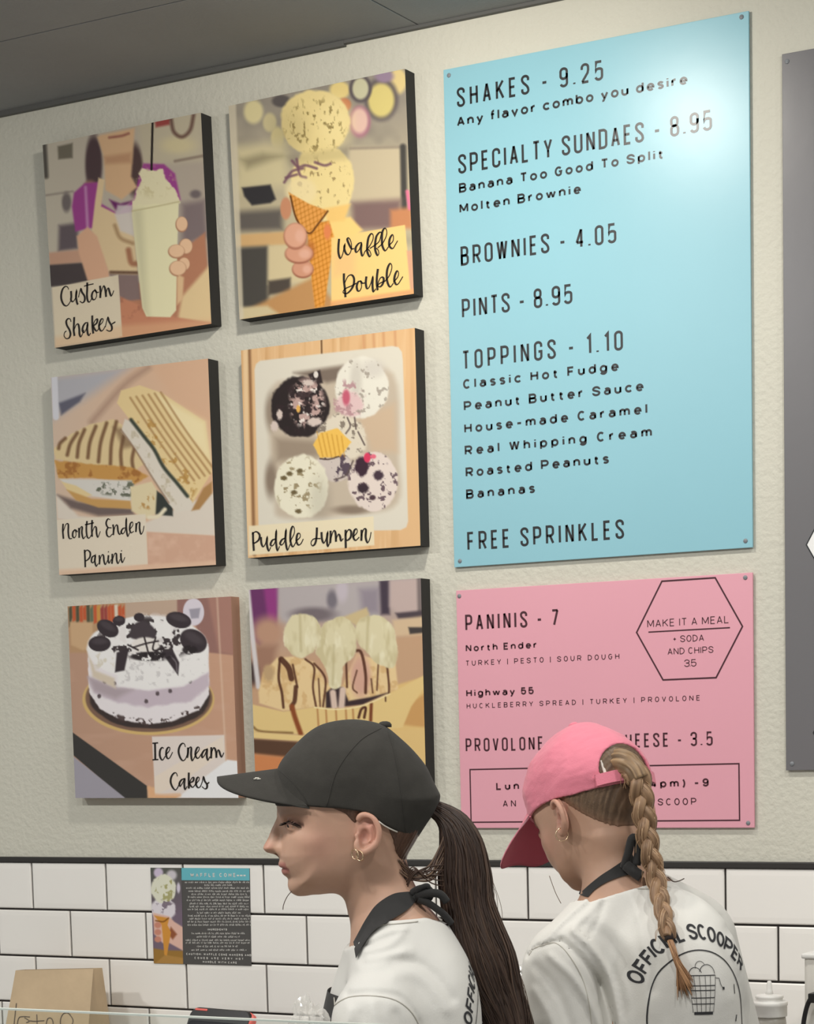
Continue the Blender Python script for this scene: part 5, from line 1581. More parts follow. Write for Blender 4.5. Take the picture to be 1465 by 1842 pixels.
    for s in (1, -1):
        for k in range(15):
            t = k / 14
            p = np.array([hx(515 + 31 * t), (.036 + .016 * t) * s, hz(1476.5 + 5 * t - 3 * math.sin(math.pi * t))])
            h = bodyB.find_nearest(Vector(p))
            p = np.array(h[0])
            d = np.array([.006 + .004 * (1 - t), .0050 * s, -.0035 + .002 * t])
            ls.tube([p, p + d * .6, p + d + np.array([0, 0, .0012])], [.0007, .0005, .0002], 5)
    fig.build(ls, 'eyelashes', M_lash)
    # trousers and shoes
    ax, P = fig.grid((-.30, -.24, -1.49), (.24, .24, -.60), (.012, .012, .014))
    f = e_ell(P, fig.P(706, 2300, 0), (.118, .172, .13))
    for s in (1, -1):
        hip = fig.P(706, 2330, .088 * s); kn = fig.P(700, 2790, .095 * s); an = fig.P(716, 3250, .10 * s)
        f = smin(f, e_cap(P, hip, kn, .094, .070), .04); f = smin(f, e_cap(P, kn, an, .070, .060), .02)
    fig.solid('trousers', ax, np.maximum(f, P[2] + .66), M_jean)
    for s in (1, -1):
        ax, P = fig.grid((-.16, .1 * s - .08, -1.50), (.20, .1 * s + .08, -1.32), (.008, .008, .008))
        an = fig.P(716, 3250, .10 * s)
        f = smin(e_cap(P, an + np.array([-.03, 0, -.065]), an + np.array([.155, 0, -.085]), .046, .036), e_cap(P, an + np.array([0, 0, -.07]), an + np.array([0, 0, 0]), .05, .05), .02)
        fig.solid('shoe', ax, np.maximum(f, -(P[2] - (-fig.o[2] + .004))), M_shoe)
    # T-shirt: hollow cloth, folds and collar
    ax, P = fig.grid((-.29, -.27, -.66), (.19, .29, -.105), (.0034, .0034, .0034))
    f = torso(P, .007, True)
    X2, Z2 = P[0][:, 0, :], P[2][:, 0, :]
    pxx, pyy = 640 - X2 * 1290, 1480 - Z2 * 1290
    fold = np.zeros_like(X2)
    def fd(pts, w, amp):
        nonlocal fold
        fold = fold + 1.3 * amp * np.exp(-(line_d(pxx, pyy, catmull(pts, 5)) / w) ** 2)
    fd([(655, 1682), (690, 1668), (724, 1664)], 4.5, .0028)
    fd([(650, 1700), (690, 1690), (716, 1673)], 5, .0026); fd([(655, 1712), (690, 1706), (718, 1700)], 5, .0024)
    fd([(640, 1725), (690, 1716), (730, 1700)], 9, .0016)
    fd([(700, 1716), (740, 1722), (770, 1745), (800, 1785)], 9, -.0030); fd([(700, 1736), (735, 1738), (765, 1762), (790, 1800)], 12, .0022)
    fd([(745, 1842), (730, 1800), (705, 1772), (660, 1764), (620, 1768)], 6, -.0030)
    fd([(620, 1790), (612, 1830), (610, 1900)], 9, .003); fd([(660, 1780), (668, 1830), (690, 1880)], 12, .0035); fd([(700, 1800), (712, 1850), (716, 1900)], 9, -.003)
    fd([(640, 1800), (640, 1850), (650, 1900)], 9, -.002)
    fold = fold + .0018 * (fbm2(pxx / 60 + pyy / 200, pyy / 60, 3) - .5)
    f = f - (fold[:, None, :] * np.clip((P[1] - .0) / .06, .0, 1))
    col = lut(pxx, [(560, 1745), (600, 1718), (637, 1692), (661, 1659), (673, 1652), (700, 1650), (760, 1648), (800, 1664), (840, 1700)])
    cut = ((col - pyy) / 1290)[:, None, :]
    sh = np.maximum(np.maximum(f, -(f + .0095)), cut)
    hem = P[2] + 0.62
    sh = np.maximum(sh, -hem)
    sleeve_end = -.400 - P[2]
    arm_zone = np.minimum(np.abs(P[1] - .15), np.abs(P[1] + .17)) - .062
    sh = np.where(P[2] < -.405, np.maximum(sh, np.abs(P[1] + .01) - .118), sh)
    shirt = fig.solid('t_shirt', ax, sh, M_shirt, smooth_n=2)
    SV, SQ = fig.last
    sB = fig.bvh(SV, SQ)
    def on_shirt(px, py, lift=.0006):
        h = sB.ray_cast(Vector((fig.X(px), .6, fig.Z(py))), Vector((0, -1, 0)))
        return None if h[0] is None else np.array(h[0]) + np.array(h[1]) * lift * (1 if h[1][1] > 0 else -1)
    def seam(pts, r, name, material, parent):
        q = [on_shirt(a, b) for a, b in catmull(pts, 6)]
        q = [p for p in q if p is not None]
        if len(q) > 2:
            m = MB().tube(q, r, 6)
            return fig.build(m, name, material, parent)
    seam([(586, 1815), (596, 1788), (620, 1772), (660, 1768), (700, 1777), (728, 1802), (746, 1842), (752, 1880)], .0010, 'seam', M_seam, shirt)
    seam([(663, 1664), (680, 1657), (708, 1655), (745, 1653)], .0009, 'seam', M_seam, shirt)
    # print on the back
    F_, L_ = Rt[0], Rt[1]
    V, Fc = project_bands(fig, shirt_print(-.155, .74), sB, lambda u, v: T(-.45, -u, v), F_, .0012)
    mesh_obj('back_print', fig.world(V), Fc, M_shirtink, shirt)
    # apron bib down the front
    m = MB()
    VV = []
    for k in range(13):
        for j in range(9):
            px, py = 588 - 1.0 * math.sin(j / 8 * 1.5), 1786 + j * 40
            l_ = -.085 + .17 * k / 12
            h = sB.ray_cast(Vector(T(.45, l_, fig.Z(py) - O[2])), Vector(-Rt[0]))
            p = (T(.10, l_, fig.Z(py) - O[2]) if h[0] is None else np.array(h[0])) + Rt[0] * .0055
            VV.append(p)
    W_ = 9
    m.add(VV, [(k * W_ + j, k * W_ + j + 1, (k + 1) * W_ + j + 1, (k + 1) * W_ + j) for k in range(12) for j in range(8)])
    fig.build(m, 'apron_bib', M_strap)
    # black cap
    crown_o = hp(catmull([(496, 1440), (499, 1392), (511, 1364), (538, 1335), (566, 1312), (594, 1300), (633, 1295), (665, 1298), (697, 1308), (726, 1332), (748, 1354), (769, 1381), (781, 1407), (794, 1434)], 3)
                 + [(792, 1446), (782, 1466), (768, 1485), (751, 1510), (700, 1565), (600, 1545), (508, 1510)])
    crown = crown_relief(crown_o)
    ax, P = fig.grid((-.125, -.088, -.03), (.115, .088, .148), (.0024, .0024, .0024))
    f = crown(*P)
    pxx, pyy = 640 - P[0][:, 0, :] * PX, 1480 - P[2][:, 0, :] * PX
    edge = lut(pxx, [(480, 1446), (558, 1446), (617, 1451), (645, 1456), (660, 1459), (672, 1467), (690, 1481), (712, 1493.5), (736, 1504), (751, 1510), (800, 1530)])
    f = smax(f, ((pyy - edge) / PX)[:, None, :] + 0 * f, .002)
    cap = fig.solid('baseball_cap', ax, f, M_black, smooth_n=1)
    cap['label'] = 'black cloth baseball cap'
    cB = fig.bvh(*fig.last)
    V, Ft, Fb = bill_mesh(394, 1391, 506, 1379, 1446, .0775)
    bl = mesh_obj('bill', fig.world(V), Ft + Fb, M_black, cap, True)
    bB = BVHTree.FromPolygons([tuple(map(float, v)) for v in V], Ft)
    m = MB(); c = np.array([hx(697), 0, hz(1307)])
    m.lathe([(.0095, -.003), (.0095, .001), (.007, .0042), (.003, .0055)], c, 18)
    fig.build(m, 'button', M_black, cap)
    def on_cap(px, py, lift=.0004, B=cB):
        h = B.ray_cast(Vector((hx(px), .3, hz(py))), Vector((0, -1, 0)))
        return None if h[0] is None else np.array(h[0]) + np.array((0, lift, 0))
    for pts in ([(690, 1312), (650, 1335), (610, 1385), (590, 1446)], [(700, 1312), (712, 1360), (722, 1430), (728, 1498)], [(506, 1381), (530, 1402), (548, 1425), (557, 1444)]):
        q = [p for p in (on_cap(a, b) for a, b in catmull(pts, 8)) if p is not None]
        if len(q) > 2: fig.build(MB().tube(q, .0006, 6), 'seam', M_black, cap)
    q = [p for p in (on_cap(a, b - 1.5, .0006) for a, b in [(680, 1474), (690, 1482), (700, 1488), (713, 1494.5)]) if p is not None]
    q = [p + np.array([0, 0, -.0016]) for p in q]
    fig.build(MB().tube(q, .0011, 6), 'sweatband_edge', M_cream, cap)
    h = bB.ray_cast(Vector((hx(467), .0, hz(1330))), Vector((0, 0, -1)))
    m = MB()
    pin = on_cap(467, 1396, .0008, bB)
    if pin is not None:
        for k in range(3): m.lathe([((.0036 - .0006 * k), 0), (.0028, .0012)], pin + np.array([.0022 * (k - 1), .0, .0015 * (k % 2) - .001]), 8)
        fig.build(m, 'bill_badge', M_cream, bl)
    # scalp hair below the cap
    hair_reg = hp(catmull([(575, 1440), (560, 1452), (585, 1456), (612, 1462), (634, 1474), (642, 1480), (645, 1466), (660, 1458)], 3) + hp([]) ) if False else None
    reg1 = hp([(556, 1446), (600, 1452), (622, 1462), (636, 1478), (640, 1484), (646, 1470), (655, 1458), (660, 1440), (560, 1435)])
    reg2 = hp([(684, 1476), (696, 1490), (704, 1512), (708, 1532), (718, 1552), (728, 1562), (738, 1552), (752, 1520), (775, 1470), (770, 1440), (690, 1440)])
    ax, P = fig.grid((-.110, -.084, -.068), (.066, .084, .04), (.0020, .0020, .0020))
    hd = HEAD(*P)
    s2 = np.maximum(poly_sd(P[0][:, 0, :], P[2][:, 0, :], reg1), poly_sd(P[0][:, 0, :], P[2][:, 0, :], reg2))[:, None, :]
    hd = hd + .0006 * np.sin(P[2] * 900 + P[0] * 1500)
    f = np.maximum(hd - np.clip(s2 * .35, 0, .0038) - .0006, -(s2 - .0015))
    rs = np.random.RandomState(4)
    dark, light = (56, 43, 37), (90, 71, 59)
    def hc(V):
        n = fbm2(V[:, 0] * 700 + V[:, 2] * 260, V[:, 2] * 90, 2)[:, None]
        return s2l(np.array((74, 54, 44)) * (1 - n) + np.array((112, 84, 68)) * n)
    hair = fig.solid('hair', ax, f, M_hair, colors=hc)
    # ponytail
    cen = [(778, 1456), (800, 1470), (818, 1492), (830, 1530), (834, 1580), (838, 1630), (850, 1684), (868, 1738), (884, 1785), (900, 1830), (914, 1880), (926, 1930)]
    rad = [13, 19, 29, 39, 46, 46, 51, 54, 48, 41, 32, 20]
    cp = catmull([fig.P(a, b, .004 + .00006 * max(0, b - 1600)) for a, b in cen], 6)
    rr = [float(v[0]) / 1290 for v in catmull([(r,) for r in rad], 6)]
    mb, cols = MB(), []
    loft(mb, cp, rr, 56, .78, .10, 4.0, 3, (0, 1, 0), cols, dark, light)
    tail = fig.build(mb, 'ponytail', M_hair, hair, True, s2l(np.array(cols)))
    st = Strands()
    for k in range(330):
        an = rs.rand() * 2 * math.pi; q = math.sqrt(rs.rand()) * .25 + .80
        drift = rs.randn() * .10; end = int(len(cp) * (.72 + .28 * rs.rand())) - 1
        beg = int(rs.rand() ** 2 * 12)
        pts = []
        wob = rs.rand() * 6
        for i in range(beg, end, 2):
            t = cp[min(i + 1, len(cp) - 1)] - cp[max(i - 1, 0)]; t /= np.linalg.norm(t)
            v = np.array([0, 1, 0]) - t * t[1]; v /= np.linalg.norm(v); u = np.cross(t, v)
            a2 = an + drift * i / 14 + .06 * math.sin(i * .3 + wob)
            pts.append(cp[i] + rr[i] * q * (math.cos(a2) * u + .80 * math.sin(a2) * v))
        if len(pts) > 4:
            c = hair_streak(1, rs, dark, light)[0]
            w = .0007 + .0010 * rs.rand()
            st.add(pts, [w * min(1, 3 * (1 - i / len(pts)) + .15) for i in range(len(pts))], c)
    st.build(fig, 'strand', M_hair, tail)
    fl = Strands()
    def fly(pts, w=.0010, c=None, y=.0):
        fl.add(catmull([fig.P(a, b, yy) for a, b, yy in pts], 6), w, (80, 62, 52) if c is None else c)
    for k in range(16):                                      # loose hair from the nape across to the tail
        t = rs.rand(); o = rs.randn() * 3
        fly([(712 + 12 * rs.rand(), 1545 + 26 * t, .02 + .02 * rs.rand()), (735 + o, 1566 + 18 * t, .03), (765 + o, 1562 + 24 * t + o, .03), (786, 1532 + 46 * t, .02), (800, 1500 + 60 * t, .015)], .0008 + .0008 * rs.rand(), hair_streak(1, rs, (70, 52, 44), (126, 102, 82))[0])
    for k in range(5):
        fly([(728, 1598 - 6 * k, .03), (742, 1572 - 3 * k, .035), (770, 1560 + 7 * k, .03), (800, 1558 + 10 * k, .02)], .0010)
    fly([(733, 1630, .035), (745, 1650, .05), (768, 1664, .055), (800, 1664, .04)], .0014, (52, 40, 36))
    fly([(524, 1597, .01), (514, 1608, .012), (507, 1622, .012), (505, 1632, .012)], .0006)
    for k in range(14):
        b = 1500 + 300 * rs.rand(); i = int(np.argmin([abs(640 - p[0] * 1290 - 0) * 0 + abs(1480 - p[2] * 1290 - b) for p in cp]))
        p = cp[i]; r = rr[i]
        fl.add(catmull([p + np.array([-r * .9, .0, 0]), p + np.array([-r * 1.12 - .004 * rs.rand(), .0, -.02]), p + np.array([-r * 1.25 - .01 * rs.rand(), .01, -.06]), p + np.array([-r * 1.2 - .02 * rs.rand(), .01, -.10])], 5), .0004, (110, 92, 78))
    for pts in ([(812, 1736, .05), (806, 1765, .05), (822, 1790, .05), (836, 1830, .05)], [(800, 1690, .05), (806, 1740, .055), (816, 1762, .055), (830, 1775, .05)], [(918, 1770, .02), (930, 1800, .02), (940, 1830, .02), (950, 1870, .02)], [(916, 1772, .02), (926, 1805, .02), (936, 1835, .02), (944, 1870, .02)], [(900, 1790, .03), (912, 1830, .03), (918, 1880, .03)]):
        for o in range(4):
            fly([(a + 2.2 * o, b, y) for a, b, y in pts], .0016, (56, 44, 38))
    fl.build(fig, 'loose_strands', M_hair, hair)
    # earrings
    for k, (px, py) in enumerate(((637.5, 1531), (645.5, 1533.5))):
        m = MB(); c = np.array([hx(px), .0865, hz(py)])
        nrm = np.array([.75, .66, -.1]); nrm /= np.linalg.norm(nrm)
        u = np.cross(nrm, [0, 0, 1]); u /= np.linalg.norm(u); v = np.cross(nrm, u)
        m.tube([c + .0068 * (math.cos(a) * u + math.sin(a) * v) for a in np.linspace(0, 2 * math.pi, 29)], .0009, 8, False)
        fig.build(m, 'hoop_earring', M_gold)
    # neck strap of the apron, its knot and loose ends
    topE = [(630, 1690), (640, 1671), (654, 1647), (673, 1622.5), (701, 1605.5), (725, 1602.5), (741, 1604)]
    botE = [(634, 1712), (648, 1688), (664, 1668), (680, 1656), (700, 1647), (731, 1630), (744, 1618)]
    tE, bE = catmull(topE, 5), catmull(botE, 5)
    nb = 5
    V = []
    def surf(px, py):
        h = bodyB.ray_cast(Vector((fig.X(px), .6, fig.Z(py))), Vector((0, -1, 0)))
        h2 = sB.ray_cast(Vector((fig.X(px), .6, fig.Z(py))), Vector((0, -1, 0)))
        ys_ = [q[0][1] for q in (h, h2) if q[0] is not None and q[0][1] > 0]
        return max(ys_) if ys_ else .012
    for a, b in zip(tE, bE):
        for k in range(nb):
            t = k / (nb - 1)
            px, py = a[0] * (1 - t) + b[0] * t, a[1] * (1 - t) + b[1] * t
            V.append(fig.P(px, py, surf(px, py) + .0080 + .005 * max(0, min(1, (py - 1645) / 30)) - .0015 * abs(t - .5)))
    n = len(tE)
    V2 = [np.array([v[0], min(v[1] - .003, v[1]), v[2]]) for v in V]
    Fs = [(i * nb + k, i * nb + k + 1, (i + 1) * nb + k + 1, (i + 1) * nb + k) for i in range(n - 1) for k in range(nb - 1)]
    m = MB(); m.add(V, Fs)
    m.add([(v[0], -v[1] * .9, v[2]) for v in V], [f[::-1] for f in Fs])
    m.tube(catmull([fig.P(738, 1612, .045), fig.P(756, 1616, .025), fig.P(762, 1614, 0), fig.P(756, 1614, -.025), fig.P(738, 1612, -.045)], 5), .0075, 8)
    strap = fig.build(m, 'apron_strap', M_strap)
    m = MB()
    m.tube(catmull([fig.P(738, 1606, .04), fig.P(748, 1600, .044), fig.P(762, 1598, .044), fig.P(770, 1606, .042), fig.P(762, 1618, .042), fig.P(746, 1616, .042)], 5), [.006] * 26, 8)
    m.tube(catmull([fig.P(745, 1612, .046), fig.P(765, 1606, .05), fig.P(786, 1608, .05), fig.P(798, 1622, .046)], 5), .0058, 8)
    m.tube(catmull([fig.P(748, 1616, .048), fig.P(766, 1624, .05), fig.P(780, 1634, .05), fig.P(794, 1646, .045), fig.P(806, 1662, .04)], 5), .0050, 8)
    m.tube(catmull([fig.P(744, 1604, .046), fig.P(752, 1596, .05), fig.P(764, 1592, .05), fig.P(768, 1600, .046)], 5), .0035, 8)
    fig.build(m, 'knot', M_strap, strap)
    return fig
LEFT = left_worker()
# ------------------------------------------------------------------ worker in the pink cap, seen from behind her left shoulder
def right_worker():
    fig = Figure(1050, 1500, 1150., 'person in pink cap and white printed T-shirt with braided hair, back turned')
    H = fig.P
    Rh = rot3(52, 25)
    t0 = np.array([-.0178, 0., .0346])
    def to_head(P):
        d = [P[q] - t0[q] for q in range(3)]
        return [Rh[0][k] * d[0] + Rh[1][k] * d[1] + Rh[2][k] * d[2] for k in range(3)]
    def hv(V): return np.asarray(V) @ Rh.T + t0                  # head -> figure frame
    Rt = rot3(50, 14)
    O = H(1128, 1612, .035)
    Rr = Rt.T                                                      # rows: forward, left, up
    def T(f, l, u): return O + Rt @ np.array([f, l, u])
    def torso(P, g, sleeve=False):
        f = e_cap(P, H(1092, 1528, .030), H(1112, 1606, .036), .046 + g * .3, .050 + g)
        f = smin(f, e_cap(P, H(1112, 1618, .050), H(1020, 1706, .105), .046 + g, .046 + g), .035)
        f = smin(f, e_cap(P, H(1148, 1616, .020), H(1246, 1680, -.080), .046 + g, .048 + g), .035)
        f = smin(f, e_ell(P, T(-.030, 0, -.130), (.078 + g, .140 + g, .130 + g), Rr), .035)
        f = smin(f, e_ell(P, T(.025, 0, -.300), (.105 + g, .150 + g, .260 + g), Rr), .035)
        f = smin(f, e_ell(P, H(1130, 2110, 0), (.15 + g, .15 + g, .20 + g)), .06)
        s = .012 if sleeve else 0
        for a, b in ((H(1006, 1730, .115), H(998, 1930, .13)), (H(1262, 1706, -.085), H(1306, 1900, -.11))):
            f = smin(f, e_cap(P, a, b, .045 + g + s * .5, .043 + g + s), .022)
        return f
    zs = np.concatenate([np.arange(-1.50, -.40, .014), np.arange(-.40, -.135, .006), np.arange(-.135, .20, .0022)])
    xs = np.concatenate([np.arange(-.33, -.140, .007), np.arange(-.140, .150, .0022), np.arange(.150, .40, .007)])
    ys = np.concatenate([np.arange(-.40, -.130, .007), np.arange(-.130, .125, .0022), np.arange(.125, .26, .007)])
    ax, P = fig.grid((0, 0, 0), (0, 0, 0), (xs, ys, zs))
    F = np.full(P[0].shape, .05, np.float32)
    lo = np.searchsorted(zs, .03)
    Q = [p[:, :, :lo] for p in P]
    F[:, :, :lo] = torso(Q, 0.)
    lz = np.searchsorted(zs, -.36)
    Q = [p[:, :, :lz] for p in P]
    f = F[:, :, :lz]
    fw = Rt[:, 0] * np.array([1, 1, 0]); fw /= np.linalg.norm(fw)
    lf = np.array([-fw[1], fw[0], 0])
    for s, el in ((1, H(998, 1930, .13)), (-1, H(1306, 1900, -.11))):
        wr = el + fw * .20 - lf * .03 * s + np.array([0, 0, -.06])
        f = smin(f, e_cap(Q, el, wr, .040, .027), .02)
        pm = wr + fw * .050 + np.array([0, 0, -.012])
        f = smin(f, e_ell(Q, pm, (.040, .034, .022)), .015)
        for k in range(4):
            b0 = pm + fw * .034 + lf * (.026 - .018 * k) * 1.0; b1 = b0 + fw * (.036 - .004 * abs(k - 1)) + np.array([0, 0, -.010]); b2 = b1 + fw * .014 + np.array([0, 0, -.018])
            f = smin(f, e_cap(Q, b0, b1, .0085, .008), .004); f = smin(f, e_cap(Q, b1, b2, .008, .007), .004)
        t1 = pm - fw * .018 - lf * .034 * s; f = smin(f, e_cap(Q, t1, t1 + fw * .044 - lf * .018 * s, .010, .008), .006)
        hip = H(1130, 2190, 0) + lf * .088 * s; kn = hip + np.array([0, 0, -.40]) + fw * .01; an = hip + np.array([0, 0, -.80]) - fw * .01
        f = smin(f, e_cap(Q, hip, kn, .078, .055), .04); f = smin(f, e_cap(Q, kn, an, .053, .038), .02)
    F[:, :, :lz] = f
    i0, i1 = np.searchsorted(xs, -.1395), np.searchsorted(xs, .1495)
    j0, j1 = np.searchsorted(ys, -.1295), np.searchsorted(ys, .1245)
    k0 = np.searchsorted(zs, -.130)
    sl = (slice(i0, i1), slice(j0, j1), slice(k0, None))
    Q = to_head([np.ascontiguousarray(p[sl]) for p in P])
    hf = head_field(*[np.ascontiguousarray(q, np.float32) for q in Q])
    F[sl] = smin(hf, F[sl], .016)
    base = (186, 149, 126)
    def sk(V):
        L = (V - t0) @ Rh
        C = skin_colors(L, base)
        return C
    fig.solid('body', ax, F, M_skin, colors=sk)
    bB = fig.bvh(*fig.last)
    # trousers and shoes
    ax, P = fig.grid((-.30, -.30, -1.49), (.30, .30, -.42), (.012, .012, .014))
    f = e_ell(P, H(1130, 2150, 0), (.165, .165, .13))
    ank = []
    for s in (1, -1):
        hip = H(1130, 2190, 0) + lf * .088 * s; kn = hip + np.array([0, 0, -.40]) + fw * .01; an = hip + np.array([0, 0, -.80]) - fw * .01
        an[2] = -fig.o[2] + .10
        ank.append(an)
        f = smin(f, e_cap(P, hip, kn, .094, .070), .04); f = smin(f, e_cap(P, kn, an, .070, .058), .02)
    fig.solid('trousers', ax, np.maximum(f, P[2] + .55), M_jean)
    for an in ank:
        ax, P = fig.grid(an - np.array([.18, .18, .13]), an + np.array([.18, .18, .06]), (.008, .008, .008))
        f = smin(e_cap(P, an - fw * .03 + np.array([0, 0, -.055]), an + fw * .15 + np.array([0, 0, -.068]), .046, .034), e_cap(P, an + np.array([0, 0, -.07]), an, .05, .05), .02)
        fig.solid('shoe', ax, np.maximum(f, -(P[2] - (-fig.o[2] + .004))), M_shoe)
    # T-shirt
    ax, P = fig.grid((-.33, -.36, -.56), (.19, .24, -.045), (.0035, .0035, .0035))
    f = torso(P, .007, True)
    X2, Z2 = P[0][:, 0, :], P[2][:, 0, :]
    pxx, pyy = 1050 - X2 * 1150, 1500 - Z2 * 1150
    fold = np.zeros_like(X2)
    def fd(pts, w, amp):
        nonlocal fold
        fold = fold + amp * np.exp(-(line_d(pxx, pyy, catmull(pts, 5)) / w) ** 2)
    for pts, w, a in (([(1062, 1604), (1040, 1620), (1005, 1650), (975, 1680)], 6, .0030), ([(1085, 1600), (1060, 1628), (1030, 1655)], 5, .0030), ([(1085, 1612), (1075, 1640), (1058, 1668)], 5, -.0028),
                      ([(1030, 1660), (1062, 1690), (1090, 1740), (1104, 1800), (1110, 1842)], 8, .0045), ([(1010, 1676), (1045, 1710), (1078, 1765), (1098, 1842)], 8, -.0050), ([(990, 1700), (1030, 1740), (1060, 1790), (1078, 1842)], 9, .0045),
                      ([(1050, 1650), (1090, 1680), (1125, 1735), (1135, 1800), (1140, 1842)], 10, -.0022), ([(1075, 1640), (1120, 1680), (1150, 1740), (1160, 1800)], 11, .0014), ([(965, 1720), (1000, 1760), (1030, 1842)], 10, -.0030), ([(960, 1760), (985, 1800), (1000, 1842)], 10, .0030),
                      ([(1150, 1600), (1165, 1640), (1172, 1700), (1168, 1760)], 10, -.0030), ([(1130, 1600), (1145, 1650), (1150, 1690)], 7, .0024), ([(1215, 1596), (1250, 1612), (1290, 1650)], 8, .0024), ([(1200, 1610), (1240, 1640), (1275, 1690), (1300, 1760)], 12, -.0022),
                      ([(1290, 1690), (1310, 1760), (1325, 1842)], 7, -.0040), ([(1300, 1680), (1322, 1740), (1338, 1800)], 6, .0024), ([(1180, 1720), (1190, 1790), (1200, 1842)], 14, -.0020),
                      ([(950, 1704), (966, 1688), (990, 1680), (1004, 1676)], 4, -.0030)):
        left = max(q[0] for q in pts[:2]) < 1066
        fd(pts, w * (.82 if left else 1), a * (1.5 if left else 1))
    fold = fold + .0030 * (fbm2(pxx / 70 + pyy / 120, pyy / 90, 5) - .5)
    view_side = np.clip((P[1] + .02 - (P[0] * .5)) / .05 + .6, 0, 1)
    f = f - fold[:, None, :] * view_side
    nb0 = H(1120, 1604, .045)
    # neck opening: a tilted ring about the base of the neck
    axis = np.array([.30, -.18, 1.0]); axis /= np.linalg.norm(axis)
    dd = [P[q] - nb0[q] for q in range(3)]
    up = sum(dd[q] * axis[q] for q in range(3))
    rad = np.sqrt(np.maximum(sum(d * d for d in dd) - up * up, 0))
    col = np.where(rad < .085, up - .006 + .0, -1)
    sh = np.maximum(np.maximum(f, -(f + .0095)), np.minimum(up + .004, .085 - rad + up * .2))
    sh = np.maximum(sh, -(P[2] + .52))
    shirt = fig.solid('t_shirt', ax, sh, M_shirt, smooth_n=2)
    SV, SQ = fig.last
    sB = fig.bvh(SV, SQ)
    def on_shirt(px, py, lift=.0006, B=sB):
        h = B.ray_cast(Vector((fig.X(px), .6, fig.Z(py))), Vector((0, -1, 0)))
        return None if h[0] is None else np.array(h[0]) + np.array((0, lift, 0))
    def seam(pts, r, name, material, parent):
        q = [p for p in (on_shirt(a, b) for a, b in catmull(pts, 6)) if p is not None]
        if len(q) > 2: fig.build(MB().tube(q, r, 6), name, material, parent)
    seam([(952, 1702), (962, 1690), (980, 1683), (1000, 1680), (1022, 1700), (1044, 1740), (1056, 1790), (1060, 1842)], .0009, 'seam', M_seam, shirt)
    seam([(1060, 1600), (1085, 1592), (1112, 1590), (1142, 1592), (1172, 1594)], .0009, 'seam', M_seam, shirt)
    dp = Rt[:, 0] * .55 + np.array([0, -.45, 0]); dp[2] = 0; dp /= np.linalg.norm(dp)
    ua = np.cross(dp, [0, 0, 1.]); c_hit = on_shirt(1249, 1811, 0)
    V, Fc = project_bands(fig, shirt_print(0, .69), sB, lambda u, v: c_hit + ua * u + np.array([0, 0, v]) - dp * .4, dp, .0012)
    mesh_obj('back_print', fig.world(V), Fc, M_shirtink, shirt)
    # pink cap
    crown_o = hp(catmull([(494, 1440), (497, 1392), (509, 1360), (536, 1331), (566, 1310), (594, 1300), (633, 1296), (668, 1299), (700, 1310), (728, 1334), (750, 1356), (770, 1382), (781, 1407), (787, 1434)], 3)
                 + [(786, 1450), (778, 1470), (765, 1490), (740, 1520), (700, 1565), (600, 1545), (506, 1510)])
    crown = crown_relief(crown_o, .0835)
    lo_, hi_ = np.array([-.12, -.089, -.02]), np.array([.118, .089, .148])
    ax, P = fig.grid(lo_, hi_, (.0022, .0022, .0022))
    pxx, pyy = 640 - P[0][:, 0, :] * PX, 1480 - P[2][:, 0, :] * PX
    f = crown(*P)
    n3 = (fbm2(pxx / 34 + 5, pyy / 16, 4) - .5)[:, None, :] * .0030
    f = f + n3 * (np.abs(P[1]) > .01)
    edge = lut(pxx, [(480, 1447), (617, 1449), (657, 1456), (700, 1468), (760, 1476), (800, 1478)])
    f = np.maximum(np.maximum(f, -(f + .0050)), ((pyy - edge) / PX)[:, None, :] + 0 * f)
    opening = np.maximum(e_ell(P, (hx(775), 0, hz(1451)), (.046, .050, .044)), hz(1451) - P[2])
    f = smax(f, -opening, .002)
    V, Q = surface_nets(f, *ax)
    V = relax(V, Q, 1)
    cap = mesh_obj('baseball_cap', fig.world(hv(V)), Q, M_pinkcap, fig.root, True)
    cap['label'] = 'pink cloth baseball cap'
    cB = fig.bvh(V, Q)
    V, Ft, Fb = bill_mesh(346, 1398, 506, 1379, 1448, .0765, droop=84, pw=4.5, aexp=2.4)
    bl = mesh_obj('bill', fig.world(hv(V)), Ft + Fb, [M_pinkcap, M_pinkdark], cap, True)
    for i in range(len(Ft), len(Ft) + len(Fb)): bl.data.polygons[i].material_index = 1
    m = MB(); c = np.array([hx(655), 0, hz(1296)])
    m.lathe([(.0085, -.003), (.0085, .001), (.006, .0036), (.003, .0044)], c, 18)
    mesh_obj('button', fig.world(hv(m.V)), m.F, M_pinkcap, cap, True)
    # strap across the opening and the white slip inside it
    sv = []
    for k in range(25):
        a = -.058 + .116 * k / 24
        row = []
        for py in (1452, 1475):
            h = cB.ray_cast(Vector((-.3, a, hz(py))), Vector((1, 0, 0)))
            row.append(hx(784) if h[0] is None or h[0][0] > -.05 else h[0][0])
        sv.append((a, row))
    # the strap follows an arc a little outside the cloth
    m = MB(); VV = []
    for k in range(25):
        a = -.058 + .116 * k / 24
        xb = -.0005 + hx(786) + .095 * (1 - math.sqrt(max(0, 1 - (a / .095) ** 2)))
        for py, dx in ((1453, 0), (1475, .003)):
            VV.append((xb + dx, a, hz(py)))
    for k in range(25):
        a, b = VV[2 * k], VV[2 * k + 1]
        VV += [(a[0] + .0022, a[1], a[2]), (b[0] + .0022, b[1], b[2])]
    Fs = []
